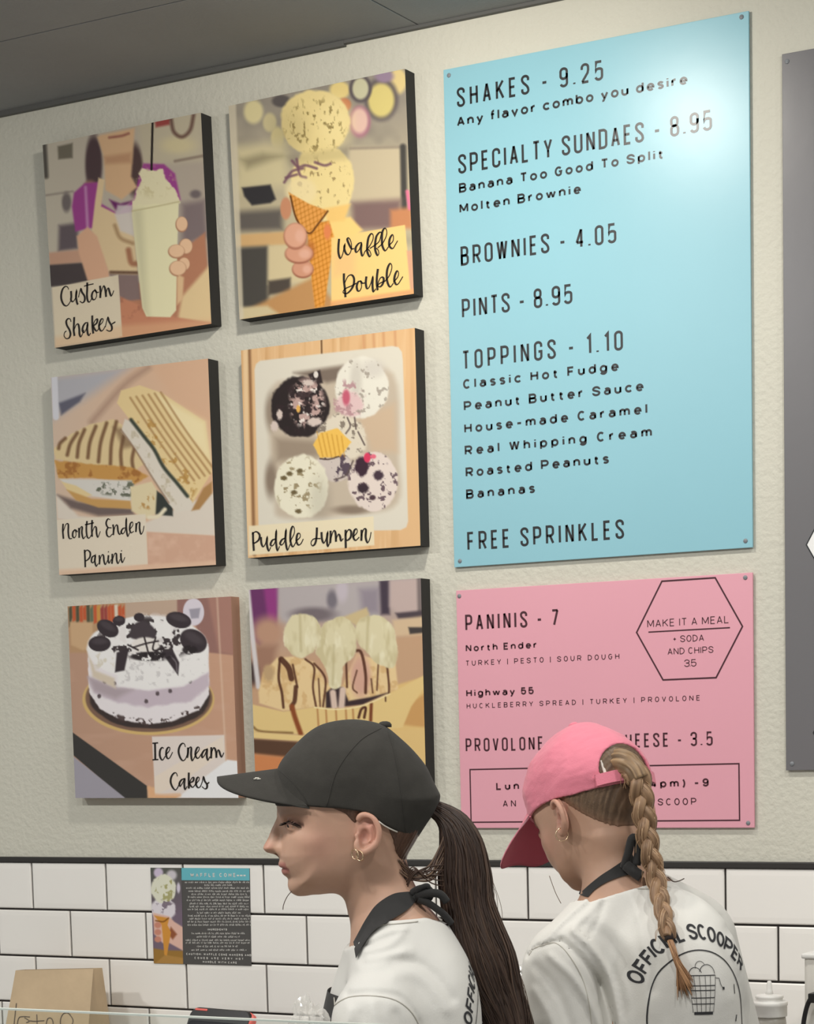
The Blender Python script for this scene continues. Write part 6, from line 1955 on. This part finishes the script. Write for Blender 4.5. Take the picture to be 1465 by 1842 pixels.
    for k in range(24):
        Fs += [(2 * k, 2 * k + 1, 2 * k + 3, 2 * k + 2), (50 + 2 * k, 50 + 2 * k + 2, 50 + 2 * k + 3, 50 + 2 * k + 1), (2 * k, 2 * k + 2, 50 + 2 * k + 2, 50 + 2 * k), (2 * k + 1, 50 + 2 * k + 1, 50 + 2 * k + 3, 2 * k + 3)]
    mesh_obj('strap', fig.world(hv(VV)), Fs, M_pinkcap, cap)
    m = MB().box(hx(764) - .001, hx(764) + .001, .0300, .0420, hz(1452), hz(1424))
    mesh_obj('cap_tag', fig.world(hv(m.V)), m.F, M_cream, cap)
    # scalp hair
    reg = hp([(600, 1440), (640, 1470), (648, 1466), (658, 1458), (672, 1474), (696, 1512), (718, 1546), (740, 1566), (760, 1530), (790, 1470), (800, 1400), (760, 1330), (640, 1300), (560, 1330), (540, 1400), (556, 1448)])
    ax, P = fig.grid((-.118, -.088, -.062), (.09, .088, .138), (.0022, .0022, .0022))
    hd = HEAD(*P) + .0007 * np.sin(P[2] * 700 + P[0] * 900) - .0005
    s2 = poly_sd(P[0][:, 0, :], P[2][:, 0, :], reg)[:, None, :]
    f = np.maximum(hd - np.clip(s2 * .35, 0, .0036), -(s2 - .0015))
    V, Q = surface_nets(f, *ax)
    n = fbm2(V[:, 0] * 500 + V[:, 2] * 350 + 9, V[:, 2] * 60 + V[:, 1] * 50, 2)[:, None]
    hc = np.array((66, 52, 42)) * (1 - n) + np.array((140, 114, 88)) * n
    rim = np.clip(1 - poly_sd(V[:, 0], V[:, 2], reg) / .020, 0, 1)[:, None] ** 1.5 * .8
    hc = hc * (1 - rim) + np.array((160, 124, 102)) * rim
    hair = mesh_obj('hair', fig.world(hv(V)), Q, M_hair2, fig.root, True, s2l(hc))
    rs = np.random.RandomState(8)
    # braid: three hanks plaited down the back, then a loose tuft
    cen = [(1122, 1384, .072), (1140, 1388, .086), (1150, 1412, .094), (1154, 1450, .096), (1160, 1490, .098), (1166, 1530, .100), (1174, 1570, .100), (1181, 1610, .100), (1189, 1648, .100), (1193, 1670, .100)]
    def yback(px, py):
        q = on_shirt(px, py, 0)
        return None if q is None else q[1]
    cpts = []
    for a, b, y in cen:
        q = yback(a, b)
        if b > 1560 and q is not None: y = q + .015
        cpts.append(H(a, b, y))
    cp = catmull(cpts, 14)
    L = np.concatenate([[0], np.cumsum([np.linalg.norm(cp[i + 1] - cp[i]) for i in range(len(cp) - 1)])])
    lam = .098
    mb, cols = MB(), []
    dk, lt = np.array((112, 86, 64)), np.array((196, 160, 124))
    st = Strands()
    nrm = np.array([-.35, .93, 0])
    for k in range(3):
        pts, rr, up_, fl_ = [], [], [], []
        for i in range(len(cp)):
            s = L[i] / L[-1]
            tt = cp[min(i + 1, len(cp) - 1)] - cp[max(i - 1, 0)]; tt /= np.linalg.norm(tt)
            v = nrm - tt * (nrm @ tt); v /= np.linalg.norm(v); u = np.cross(tt, v)
            th = 2 * math.pi * (L[i] / lam + k / 3)
            A = .0105 * (1 - .40 * s); B = .0062 * (1 - .35 * s)
            pts.append(cp[i] + u * A * math.sin(th) + v * B * math.sin(2 * th))
            rr.append(.0105 * (1 - .42 * s) * min(1, .7 + s * 4))
        rd = lt * (1 - k * .06); red = np.array((176, 128, 100))
        loft(mb, pts, rr, 22, .92, .09, 2.2, 5 + k, tuple(nrm), cols, dk, rd)
        for j in range(26):
            an = rs.rand() * 6.28; tw = .02 + .02 * rs.rand(); i0 = rs.randint(0, len(pts) - 30); i1 = min(len(pts), i0 + 24 + rs.randint(40))
            q = []
            for i in range(i0, i1, 2):
                tt = pts[min(i + 1, len(pts) - 1)] - pts[max(i - 1, 0)]; tt /= np.linalg.norm(tt)
                v = nrm - tt * (nrm @ tt); v /= np.linalg.norm(v); u = np.cross(tt, v)
                q.append(pts[i] + rr[i] * 1.02 * (math.cos(an + tw * i) * u + .92 * math.sin(an + tw * i) * v))
            if len(q) > 3: st.add(q, .0005, hair_streak(1, rs, dk, (214, 182, 146))[0], 4)
    braid = fig.build(mb, 'braid', M_hair2, hair, True, s2l(np.array(cols)))
    st.build(fig, 'strand', M_hair2, braid)
    m = MB(); e = cp[-1]; tt = cp[-1] - cp[-4]; tt /= np.linalg.norm(tt)
    m.tube([e - tt * .006, e, e + tt * .006], [.0068, .0072, .0064], 14)
    fig.build(m, 'hair_tie', M_lash, braid)
    tf = Strands()
    for k in range(190):
        a, r0 = rs.rand() * 6.28, math.sqrt(rs.rand())
        ex, ey = 1219 + 15 * (r0 * math.cos(a)), 1752 + 18 * rs.randn() * .5
        q = yback(ex, ey)
        yb = (e[1] if q is None else q + .003 + .012 * rs.rand())
        p0 = e + np.array([.005 * r0 * math.cos(a), .005 * r0 * math.sin(a), 0])
        p3 = H(ex, ey, yb); p1 = p0 + (p3 - p0) * .35 + np.array([.003 * math.cos(a), .006 + .004 * math.sin(a), 0]); p2 = p0 + (p3 - p0) * .7 + np.array([.002 * math.cos(a), .005, 0])
        tf.add(catmull([p0, p1, p2, p3], 4), [.0010] * 4 + [.0008] * 4 + [.0006] * 4 + [.0003], hair_streak(1, rs, (140, 102, 72), (206, 162, 120))[0], 4)
    tf.build(fig, 'tuft', M_hair2, braid)
    # the gathered root of the braid coming out of the opening
    mb, cols = MB(), []
    loft(mb, catmull([H(1092, 1384, .030), H(1106, 1372, .052), H(1122, 1372, .074), H(1138, 1384, .088), H(1148, 1404, .094)], 5), [.016] * 6 + [.019] * 8 + [.017] * 7, 44, .9, .16, 5, 4, (0, 1, 0), cols, (96, 76, 56), (188, 156, 118))
    fig.build(mb, 'braid_root', M_hair2, hair, True, s2l(np.array(cols)))
    fl = Strands()
    for k in range(26):
        i = rs.randint(8, len(cp) - 6); p = cp[i]
        sgn = rs.choice([-1, 1])
        fl.add(catmull([p + np.array([.010 * sgn, .006, 0]), p + np.array([(.014 + .004 * rs.rand()) * sgn, .008, -.008]), p + np.array([(.013 + .006 * rs.rand()) * sgn, .008, -.022])], 5), .0004, (176, 142, 108), 4)
    fl.add(catmull([H(1196, 1574, .09), H(1206, 1582, .09), H(1216, 1581, .09), H(1225, 1577, .09)], 5), .0008, (70, 54, 46), 4)
    fl.add(catmull([H(988, 1572, .03), H(994, 1590, .03), H(1000, 1606, .03), H(1008, 1622, .03)], 5), .0005, (120, 96, 80), 4)
    fl.build(fig, 'loose_strands', M_hair2, hair)
    # earring
    m = MB(); c = hv(np.array([hx(652), .084, hz(1531)]))
    nrm2 = np.array([-.25, .75, .1]); nrm2 /= np.linalg.norm(nrm2)
    u = np.cross(nrm2, [0, 0, 1]); u /= np.linalg.norm(u); v = np.cross(nrm2, u)
    m.tube([c + .0098 * (math.cos(a) * u + math.sin(a) * v) for a in np.linspace(0, 2 * math.pi, 33)], .0009, 8, False)
    fig.build(m, 'hoop_earring', M_gold)
    # apron neck strap
    topE = [(1040, 1604), (1056, 1588), (1078, 1570), (1100, 1556), (1120, 1543), (1134, 1530)]
    botE = [(1056, 1606), (1070, 1592), (1090, 1580), (1112, 1572), (1132, 1568), (1148, 1566)]
    V = []; nb = 5
    tE, bE = catmull(topE, 5), catmull(botE, 5)
    for a, b in zip(tE, bE):
        for k in range(nb):
            t = k / (nb - 1)
            px, py = a[0] * (1 - t) + b[0] * t, a[1] * (1 - t) + b[1] * t
            ys_ = [q[1] for q in (on_shirt(px, py, 0, bB), on_shirt(px, py, 0)) if q is not None and q[1] > -.02]
            V.append(H(px, py, (max(ys_) if ys_ else .04) + .003))
    n = len(tE)
    m = MB(); m.add(V, [(i * nb + k, i * nb + k + 1, (i + 1) * nb + k + 1, (i + 1) * nb + k) for i in range(n - 1) for k in range(nb - 1)])
    strap = fig.build(m, 'apron_strap', M_strap)
    m = MB()
    m.tube(catmull([H(1120, 1556, .085), H(1128, 1530, .092), H(1134, 1506, .094), H(1142, 1506, .092), H(1146, 1524, .09), H(1142, 1552, .09)], 5), .0065, 8)
    m.tube(catmull([H(1124, 1552, .09), H(1136, 1562, .095), H(1150, 1572, .095)], 5), .009, 8)
    fig.build(m, 'knot', M_strap, strap)
    return fig
RIGHT = right_worker()
# ------------------------------------------------------------------ counters, glass and the small things along the tile
M_steelc = mat('brushed_steel', rgb(170, 170, 168), rough=.35, metal=1.0)
M_cab = mat('white_laminate', rgb(214, 210, 203), rough=.5)
CT = .94
bc = tag(MB().box(-1.6, 3.4, -.50, -.012, CT - .035, CT, .004).build('back_counter', M_steelc), 'steel back counter standing against the white tiled wall', 'counter')
cbm = MB().box(-1.58, 3.38, -.46, -.03, .10, CT - .035)
cbm.build('cabinet', M_cab, bc)
for k in range(6):
    d = MB().box(-1.56 + .82 * k, -.78 + .82 * k, -.478, -.46, .13, CT - .06, .003).build('door', M_cab, bc)
    MB().box(-.90 + .82 * k, -.82 + .82 * k, -.492, -.478, .74, .755, .003).build('handle', M_steelc, d)
MB().box(-1.56, 3.36, -.42, -.05, 0, .10).build('plinth', M_black, bc)
fc = tag(MB().box(-1.6, 3.0, -2.30, -1.66, CT - .035, CT, .004).build('serving_counter', M_steelc), 'steel serving counter under the glass guard', 'counter')
MB().box(-1.58, 2.98, -2.27, -1.70, 0, CT - .035).build('cabinet', M_cab, fc)
# sneeze guard: its top edge crosses the lower left of the view
GY = -2.00
ga, gb = on_y(0, 1815.5, GY), on_y(590, 1841, GY)
sl = (gb[2] - ga[2]) / (gb[0] - ga[0])
M_glass = mat('clear_glass', rgb(246, 250, 248), rough=.02, trans=1.0, ior=1.12, spec=.35)
M_glassedge = mat('polished_glass_edge', rgb(206, 214, 206), rough=.25)
gx0, gx1 = -1.5, 2.6
zt = lambda x: ga[2] + sl * (x - ga[0])
V = []
for y in (GY - .003, GY + .003):
    V += [(gx0, y, CT), (gx1, y, CT), (gx1, y, zt(gx1)), (gx0, y, zt(gx0))]
F = [(0, 1, 2, 3), (7, 6, 5, 4), (0, 4, 5, 1), (1, 5, 6, 2), (2, 6, 7, 3), (3, 7, 4, 0)]
gg = empty('glass_guard', (0, GY, CT), 'clear glass guard whose top edge crosses the lower left corner', 'glass guard')
mesh_obj('pane', [(v[0], v[1] - GY, v[2] - CT) for v in V], F, M_glass, gg)
E_ = [(x, y - GY, zt(x) - CT + dz) for x in (gx0, gx1) for y in (GY - .0032, GY + .0032) for dz in (-.0002, .0016)]
mesh_obj('top_edge', E_, [(0, 1, 3, 2), (4, 6, 7, 5), (0, 4, 5, 1), (2, 3, 7, 6), (0, 2, 6, 4), (1, 5, 7, 3)], M_glassedge, gg)

# recipe card taped to the tile
ca = [(.3308, 1.3910), (.5875, 1.3918), (.5837, 1.1860), (.3302, 1.1840)]
org = ((ca[0][0] + ca[1][0]) / 2, -.0097, 1.288)
YC = -.0112
V = [(x - org[0], y - org[1], z - org[2]) for y in (-.0099, YC) for x, z in ca]
card = mesh_obj('instruction_card', V, [(0, 1, 2, 3), (7, 6, 5, 4), (0, 4, 5, 1), (1, 5, 6, 2), (2, 6, 7, 3), (3, 7, 4, 0)], mat('charcoal_card', rgb(82, 80, 78), rough=.45), None, loc=org)
tag(card, 'small charcoal waffle cone card with teal heading stuck on the tile', 'card')
s0, s1 = (.4125, 1.3912), (.4083, 1.1846)
picture('photo', (ca[0], s0, s1, ca[3]), pic_card(), YC - .0004, card, M_print, org)
hd = [(.4110, 1.3912), (.5873, 1.3916), (.5870, 1.3660), (.4119, 1.3650)]
mesh_obj('heading', [(x - org[0], YC - .0004 - org[1], z - org[2]) for x, z in hd], [(3, 2, 1, 0)], mat('teal_band', rgb(104, 184, 196), rough=.5), card)
M_cw = mat('white_card_print', rgb(222, 220, 214), rough=.5)
def cw(a, b): return on_y(250 + a / 6.37, 1540 + b / 6.37, YC)[[0, 2]]
out = ([], [])
letters('WAFFLE CONE', 'bold', cw(592, 238), cw(1112, 238), .0080, out, .9)
band([cw(1124, 222), cw(1150, 222)], .0030, out); band([cw(1160, 222), cw(1190, 222)], .0030, out); band([cw(1200, 222), cw(1226, 222)], .0030, out)
flat_obj('heading_lettering', out, YC - .0008, M_cw, card, org)
out = ([], [])
rs_ = np.random.RandomState(11)
rows = [(300, 530, 1275), (333, 755, 1085), (366, 545, 1270), (402, 570, 1280), (437, 605, 1250), (470, 565, 1275), (506, 550, 1275), (545, 585, 1260), (578, 580, 1258), (610, 560, 1280), (650, 670, 1180), (684, 565, 1280), (718, 582, 1275), (752, 560, 1285), (788, 560, 1290), (886, 608, 1220), (924, 665, 1165), (964, 540, 1285), (994, 540, 1280), (1034, 670, 1145), (1076, 605, 1235)]
for y, xa, xb in rows:                                   # rows of print too small to read
    x = xa
    while x < xb:
        n = rs_.randint(2, 8)
        for k in range(n):
            h = rs_.choice([15, 15, 22])
            if x + 6 > xb: break
            band([cw(x, y + 8), cw(x + rs_.choice([0, 3]), y + 8 - h)], .00075, out)
            if rs_.rand() < .6: band([cw(x, y + rs_.choice([8, -4])), cw(x + 7, y + rs_.choice([8, -4]))], .00075, out)
            x += 10
        x += 12
tag(flat_obj('small_print', out, YC - .0006, M_cw, card, org), kind='stuff')
out = ([], [])
letters('INGREDIENTS', 'thin', cw(790, 852), cw(1012, 852), .0042, out, 1.5)
letters('CAUTION: WAFFLE CONE MAKERS AND', 'thin', cw(545, 1132), cw(1290, 1148), .0046, out, 1.5)
letters('CONES ARE VERY HOT', 'thin', cw(640, 1178), cw(1200, 1190), .0046, out, 1.5)
letters('HANDLE WITH CARE', 'thin', cw(735, 1222), cw(1125, 1234), .0046, out, 1.5)
flat_obj('lettering', out, YC - .0006, M_cw, card, org)

# brown paper bag with a name in marker
M_bag = mat('kraft_paper', rgb(196, 173, 141), rough=.85, var=.10, vscale=11, bump=.003, bscale=16)
M_bagdark = mat('marker_ink', rgb(92, 82, 74), rough=.8)
TL, TR, TB = on_y(28, 1745.5, -.150), on_y(168, 1742.5, -.150), on_y(184, 1741, -.095)
def fall(px0, py0, px1, py1, y0, y1):
    """point where an edge seen through two pixels reaches the counter"""
    a, b = on_y(px0, py0, y0), on_y(px1, py1, y1)
    t = (CT - a[2]) / (b[2] - a[2])
    return a + (b - a) * t
BL, BR, BB = fall(28, 1745.5, 11, 1842, -.150, -.195), fall(168, 1742.5, 160, 1842, -.150, -.195), fall(184, 1741, 198, 1842, -.095, -.075)
LB_t = TL + (TB - TR); LB_b = BL + (BB - BR)
MT, MBm = TR * .5 + TB * .5 + np.array([-.012, 0, 0]), BR * .45 + BB * .55 + np.array([.004, 0, 0])
def patch(mb, a, b, c, d, n=14, m=14, amp=.0035, seed=0):
    V = []
    nn = np.cross(b - a, d - a); nn /= np.linalg.norm(nn)
    for j in range(m + 1):
        for i in range(n + 1):
            u, v = i / n, j / m
            p = (a * (1 - u) + b * u) * (1 - v) + (d * (1 - u) + c * u) * v
            w = math.sin(math.pi * u) * math.sin(math.pi * min(1, v * 1.2)) if 0 < u < 1 else 0
            q = float(fbm2(np.array(u * 4.), np.array(v * 3.), seed) - .5) * 2
            V.append(p + nn * (amp * q * w))
    F = [(j * (n + 1) + i, j * (n + 1) + i + 1, (j + 1) * (n + 1) + i + 1, (j + 1) * (n + 1) + i) for j in range(m) for i in range(n)]
    mb.add(V, F)
mb = MB()
patch(mb, BL, BR, TR, TL, 18, 18, .012, 3)
patch(mb, BB, LB_b, LB_t, TB, 8, 8, .003, 5)
patch(mb, BR, MBm, MT, TR, 6, 14, .002, 7); patch(mb, MBm, BB, TB, MT, 6, 14, .002, 8)
patch(mb, LB_b, BL, TL, LB_t, 6, 10, .002, 9)
mb.add([BL, BR, MBm, BB, LB_b], [(0, 4, 3, 2, 1)])
bo = (BL + BR + BB + LB_b) / 4
bag = mb.build('paper_bag', M_bag, None, True, xf=lambda v: (v[0] - bo[0], v[1] - bo[1], v[2] - CT))
bag.location = (bo[0], bo[1], CT)
tag(bag, 'brown paper bag with handwriting standing on the back counter', 'bag')
bagB = BVHTree.FromPolygons([tuple(v) for v in mb.V], mb.F)
V, F = [], []
for st in ([(205, 520), (195, 640), (180, 790), (176, 900)], [(215, 800), (240, 705), (290, 687), (380, 692)], [(310, 700), (345, 722), (372, 745), (330, 765)], [(380, 740), (440, 746), (560, 738)], [(465, 660), (470, 790)],
           [(580, 800), (600, 718), (640, 706), (665, 740), (672, 800)], [(775, 830), (760, 745), (790, 660), (850, 640), (900, 690), (920, 745), (890, 830)], [(848, 638), (885, 662)]):
    pp = catmull([(a / 6.976, 1730 + b / 6.976) for a, b in st], 5)
    v, f = ribbon(pp, 1.5)
    n = len(V); ok = True
    for q in v:
        d = ray(q[0], q[1])
        h = bagB.ray_cast(Vector(CAM), Vector(d).normalized())
        if h[0] is None: ok = False; V.append(np.zeros(3))
        else: V.append(np.array(h[0]) - d / np.linalg.norm(d) * .0012 - np.array([bo[0], bo[1], CT]))
    if ok: F += [tuple(i + n for i in fc_) for fc_ in f]
mesh_obj('handwriting', V, F, M_bagdark, bag)

# black hand-held device in a coral-edged case leaning by the wall
M_dev = mat('black_plastic', rgb(34, 33, 34), rough=.35)
M_coral = mat('coral_rubber', rgb(232, 110, 100), rough=.5)
def lean(px, py, t): return on_y(px, py, -.18 - .10 * t)
q0, q1 = on_y(352, 1814, -.17), on_y(462, 1823, -.17)
wd = q1[0] - q0[0]; ht = q0[2] - CT
dn = np.array([-.012, -.085, -ht]); dn_l = np.linalg.norm(dn); dnu = dn / dn_l
rt = np.array([1., 0, 0]) * 1.0; rt[2] = (q1[2] - q0[2]) / wd; rtu = rt / np.linalg.norm(rt)
nrm_ = np.cross(rtu, dnu); nrm_ /= np.linalg.norm(nrm_)
if nrm_[1] > 0: nrm_ = -nrm_
def slab(mb, x0, x1, y0, y1, r, t0, t1):
    pts = []
    for cx_, cy_, a0 in ((x1 - r, y0 + r, -90), (x1 - r, y1 - r, 0), (x0 + r, y1 - r, 90), (x0 + r, y0 + r, 180)):
        pts += [(cx_ + r * math.cos(math.radians(a0 + 15 * k)), cy_ + r * math.sin(math.radians(a0 + 15 * k))) for k in range(7)]
    n = len(pts)
    V = []
    for t, ins in ((t0, .0), (t0 + (t1 - t0) * .7, .0), (t1, .0025)):
        for a, b in pts:
            ca_, cb_ = (x0 + x1) / 2, (y0 + y1) / 2
            k = 1 - ins / ((x1 - x0) / 2)
            V.append(q0 + rtu * (ca_ + (a - ca_) * k) + dnu * (cb_ + (b - cb_) * k) + nrm_ * t)
    F = [tuple(range(n))] + [(i * n + k, i * n + (k + 1) % n, (i + 1) * n + (k + 1) % n, (i + 1) * n + k) for i in range(2) for k in range(n)] + [tuple(2 * n + k for k in range(n - 1, -1, -1))]
    mb.add(V, F)
do = q0 + rtu * wd / 2 + dnu * dn_l; do[2] = CT
off = lambda v: (v[0] - do[0], v[1] - do[1], v[2] - do[2])
mb = MB(); slab(mb, 0, wd, 0, dn_l - .004, .018, 0, .016)
dev = mb.build('handheld_terminal', M_dev, None, False, xf=off); dev.location = do
tag(dev, 'black handheld terminal with a coral edge, below the recipe card', 'terminal')
mb = MB(); slab(mb, wd - .030, wd + .004, .0015, dn_l - .006, .0165, -.002, .0145); mb.build('case_edge', M_coral, dev, False, xf=off)
mb = MB(); slab(mb, .012, .042, .004, .0085, .0016, .0155, .0175); mb.build('indicator_bar', M_coral, dev, False, xf=off)
mb = MB(); slab(mb, .006, wd - .012, .030, dn_l - .02, .008, .0155, .0166); mb.build('screen', mat('dark_screen', rgb(52, 52, 56), rough=.15), dev, False, xf=off)

# stack of clear cups between the two workers
M_clear = mat('clear_plastic', rgb(238, 240, 236), rough=.08, alpha=.38, spec=.9)
c0 = on_y(933, 1738, -.27)
mb = MB(); prof = []
top = c0[2]
n_c = 11
for k in range(n_c):
    z = top - CT - .0105 * k
    prof += [(.0300 - .0004 * k, z), (.0345 - .0004 * k, z - .0012), (.0345 - .0004 * k, z - .0034), (.0305 - .0004 * k, z - .0046), (.0300 - .0004 * k, z - .0104)]
prof += [(.0255, .055), (.0215, 0.0)]
prof = prof[::-1]
mb.lathe(prof, (0, 0, 0), 36)
cups = mb.build('cup_stack', M_clear, None, True); cups.location = (c0[0], c0[1], CT)
tag(cups, 'stack of clear plastic cups seen between the ponytail and the white sleeve', 'cups')

# squeeze bottle with a white cap
M_wp = mat('white_plastic', rgb(240, 239, 234), rough=.35)
M_milky = mat('milky_plastic', rgb(186, 182, 172), rough=.3, alpha=.85)
sy = -.26
b0 = on_y(1385, 1842, sy)
zz = lambda py: on_y(1385, py, sy)[2] - CT
sc_ = np.linalg.norm(on_y(1415, 1810, sy) - on_y(1355, 1810, sy)) / 60.
bot = empty('squeeze_bottle', (b0[0], b0[1], CT), 'squeeze bottle with white screw cap and nozzle on the back counter', 'bottle')
mb = MB(); mb.lathe([(25 * sc_, 0), (28 * sc_, .004), (28.5 * sc_, zz(1840)), (27 * sc_, zz(1828)), (20 * sc_, zz(1826))], n=36); mb.build('bottle_body', M_milky, bot, True)
mb = MB(); mb.lathe([(29.5 * sc_, zz(1827.5)), (30 * sc_, zz(1826)), (30 * sc_, zz(1809)), (31 * sc_, zz(1808)), (31 * sc_, zz(1802)), (29.5 * sc_, zz(1800.5)), (22.5 * sc_, zz(1800)), (22.5 * sc_, zz(1796)), (24 * sc_, zz(1794.5)), (24 * sc_, zz(1791)), (22 * sc_, zz(1789.5)), (8 * sc_, zz(1788))], n=40)
cap_ = mb.build('cap', M_wp, bot, True)
mb = MB(); mb.lathe([(7 * sc_, zz(1789)), (5.4 * sc_, zz(1782)), (4.4 * sc_, zz(1770)), (3.6 * sc_, zz(1766)), (2.4 * sc_, zz(1764.5))], n=20); mb.build('nozzle', M_wp, cap_, True)

# white tub with a black handle at the right edge
t0_ = on_y(1442, 1715, -.30); t1_ = on_y(1600, 1715, -.30)
tub = empty('plastic_tub', ((t0_[0] + t1_[0]) / 2, -.22, CT), 'white plastic tub with black handle at the right edge', 'tub')
hw, hh = (t1_[0] - t0_[0]) / 2, t0_[2] - CT
MB().box(-hw + .003, hw - .003, -.078, .10, 0, hh - .003, .008).build('tub_body', mat('tub_plastic', rgb(226, 223, 214), rough=.4), tub, True)
MB().box(-hw, hw, -.082, .104, hh - .009, hh, .003).build('rim', M_wp, tub, True)
hpts = [on_y(a, b, -.325) - np.array([(t0_[0] + t1_[0]) / 2, -.22, CT]) for a, b in ((1472, 1789), (1462, 1793), (1454, 1806), (1449, 1824), (1446, 1842), (1445, 1860), (1446, 1880), (1452, 1900), (1470, 1910))]
MB().tube(catmull(hpts, 5), .0042, 10).build('handle', M_dev, tub, True)
mb = MB(); p_ = hpts[1]; mb.box(p_[0] - .006, p_[0] + .022, p_[1] - .006, p_[1] + .03, p_[2] - .010, p_[2] + .006, .002); mb.build('handle_mount', M_dev, tub)

# crumpled clear film in front of the left worker
M_film = mat('clear_film', rgb(236, 233, 226), rough=.10, alpha=.42, spec=1.0)
wc = at_depth(556, 1852, 2.94)
sc2 = 2.94 / FPX
rsx = np.random.RandomState(6)
bm = bmesh.new()
bmesh.ops.create_icosphere(bm, subdivisions=4, radius=1.0)
e1, e2, e3 = LEFT.e1, LEFT.e2, LEFT.e3
V, F = [], []
for v in bm.verts:
    d = np.array(v.co)
    n1 = mnoise.noise(Vector(d * 1.7)) ; n2 = mnoise.turbulence(Vector(d * 3.1 + np.array([4, 1, 2])), 3, True)
    r = 1 + .35 * n1 - .34 * n2
    px_ = -d[0] * 46 * r; pz = d[2] * 64 * r
    if d[2] > 0: px_ = px_ * (1 - .35 * d[2]) - 4 * d[2]
    V.append(-e1 * px_ * sc2 * -1 * -1 + e2 * d[1] * 26 * r * sc2 + e3 * pz * sc2)
bm.faces.ensure_lookup_table()
F = [tuple(v.index for v in f.verts) for f in bm.faces]
bm.free()
film = mesh_obj('plastic_wrap', V, F, M_film, None, False, loc=wc)
tag(film, 'crumpled clear plastic wrap held in front of the black cap wearer', 'plastic wrap')
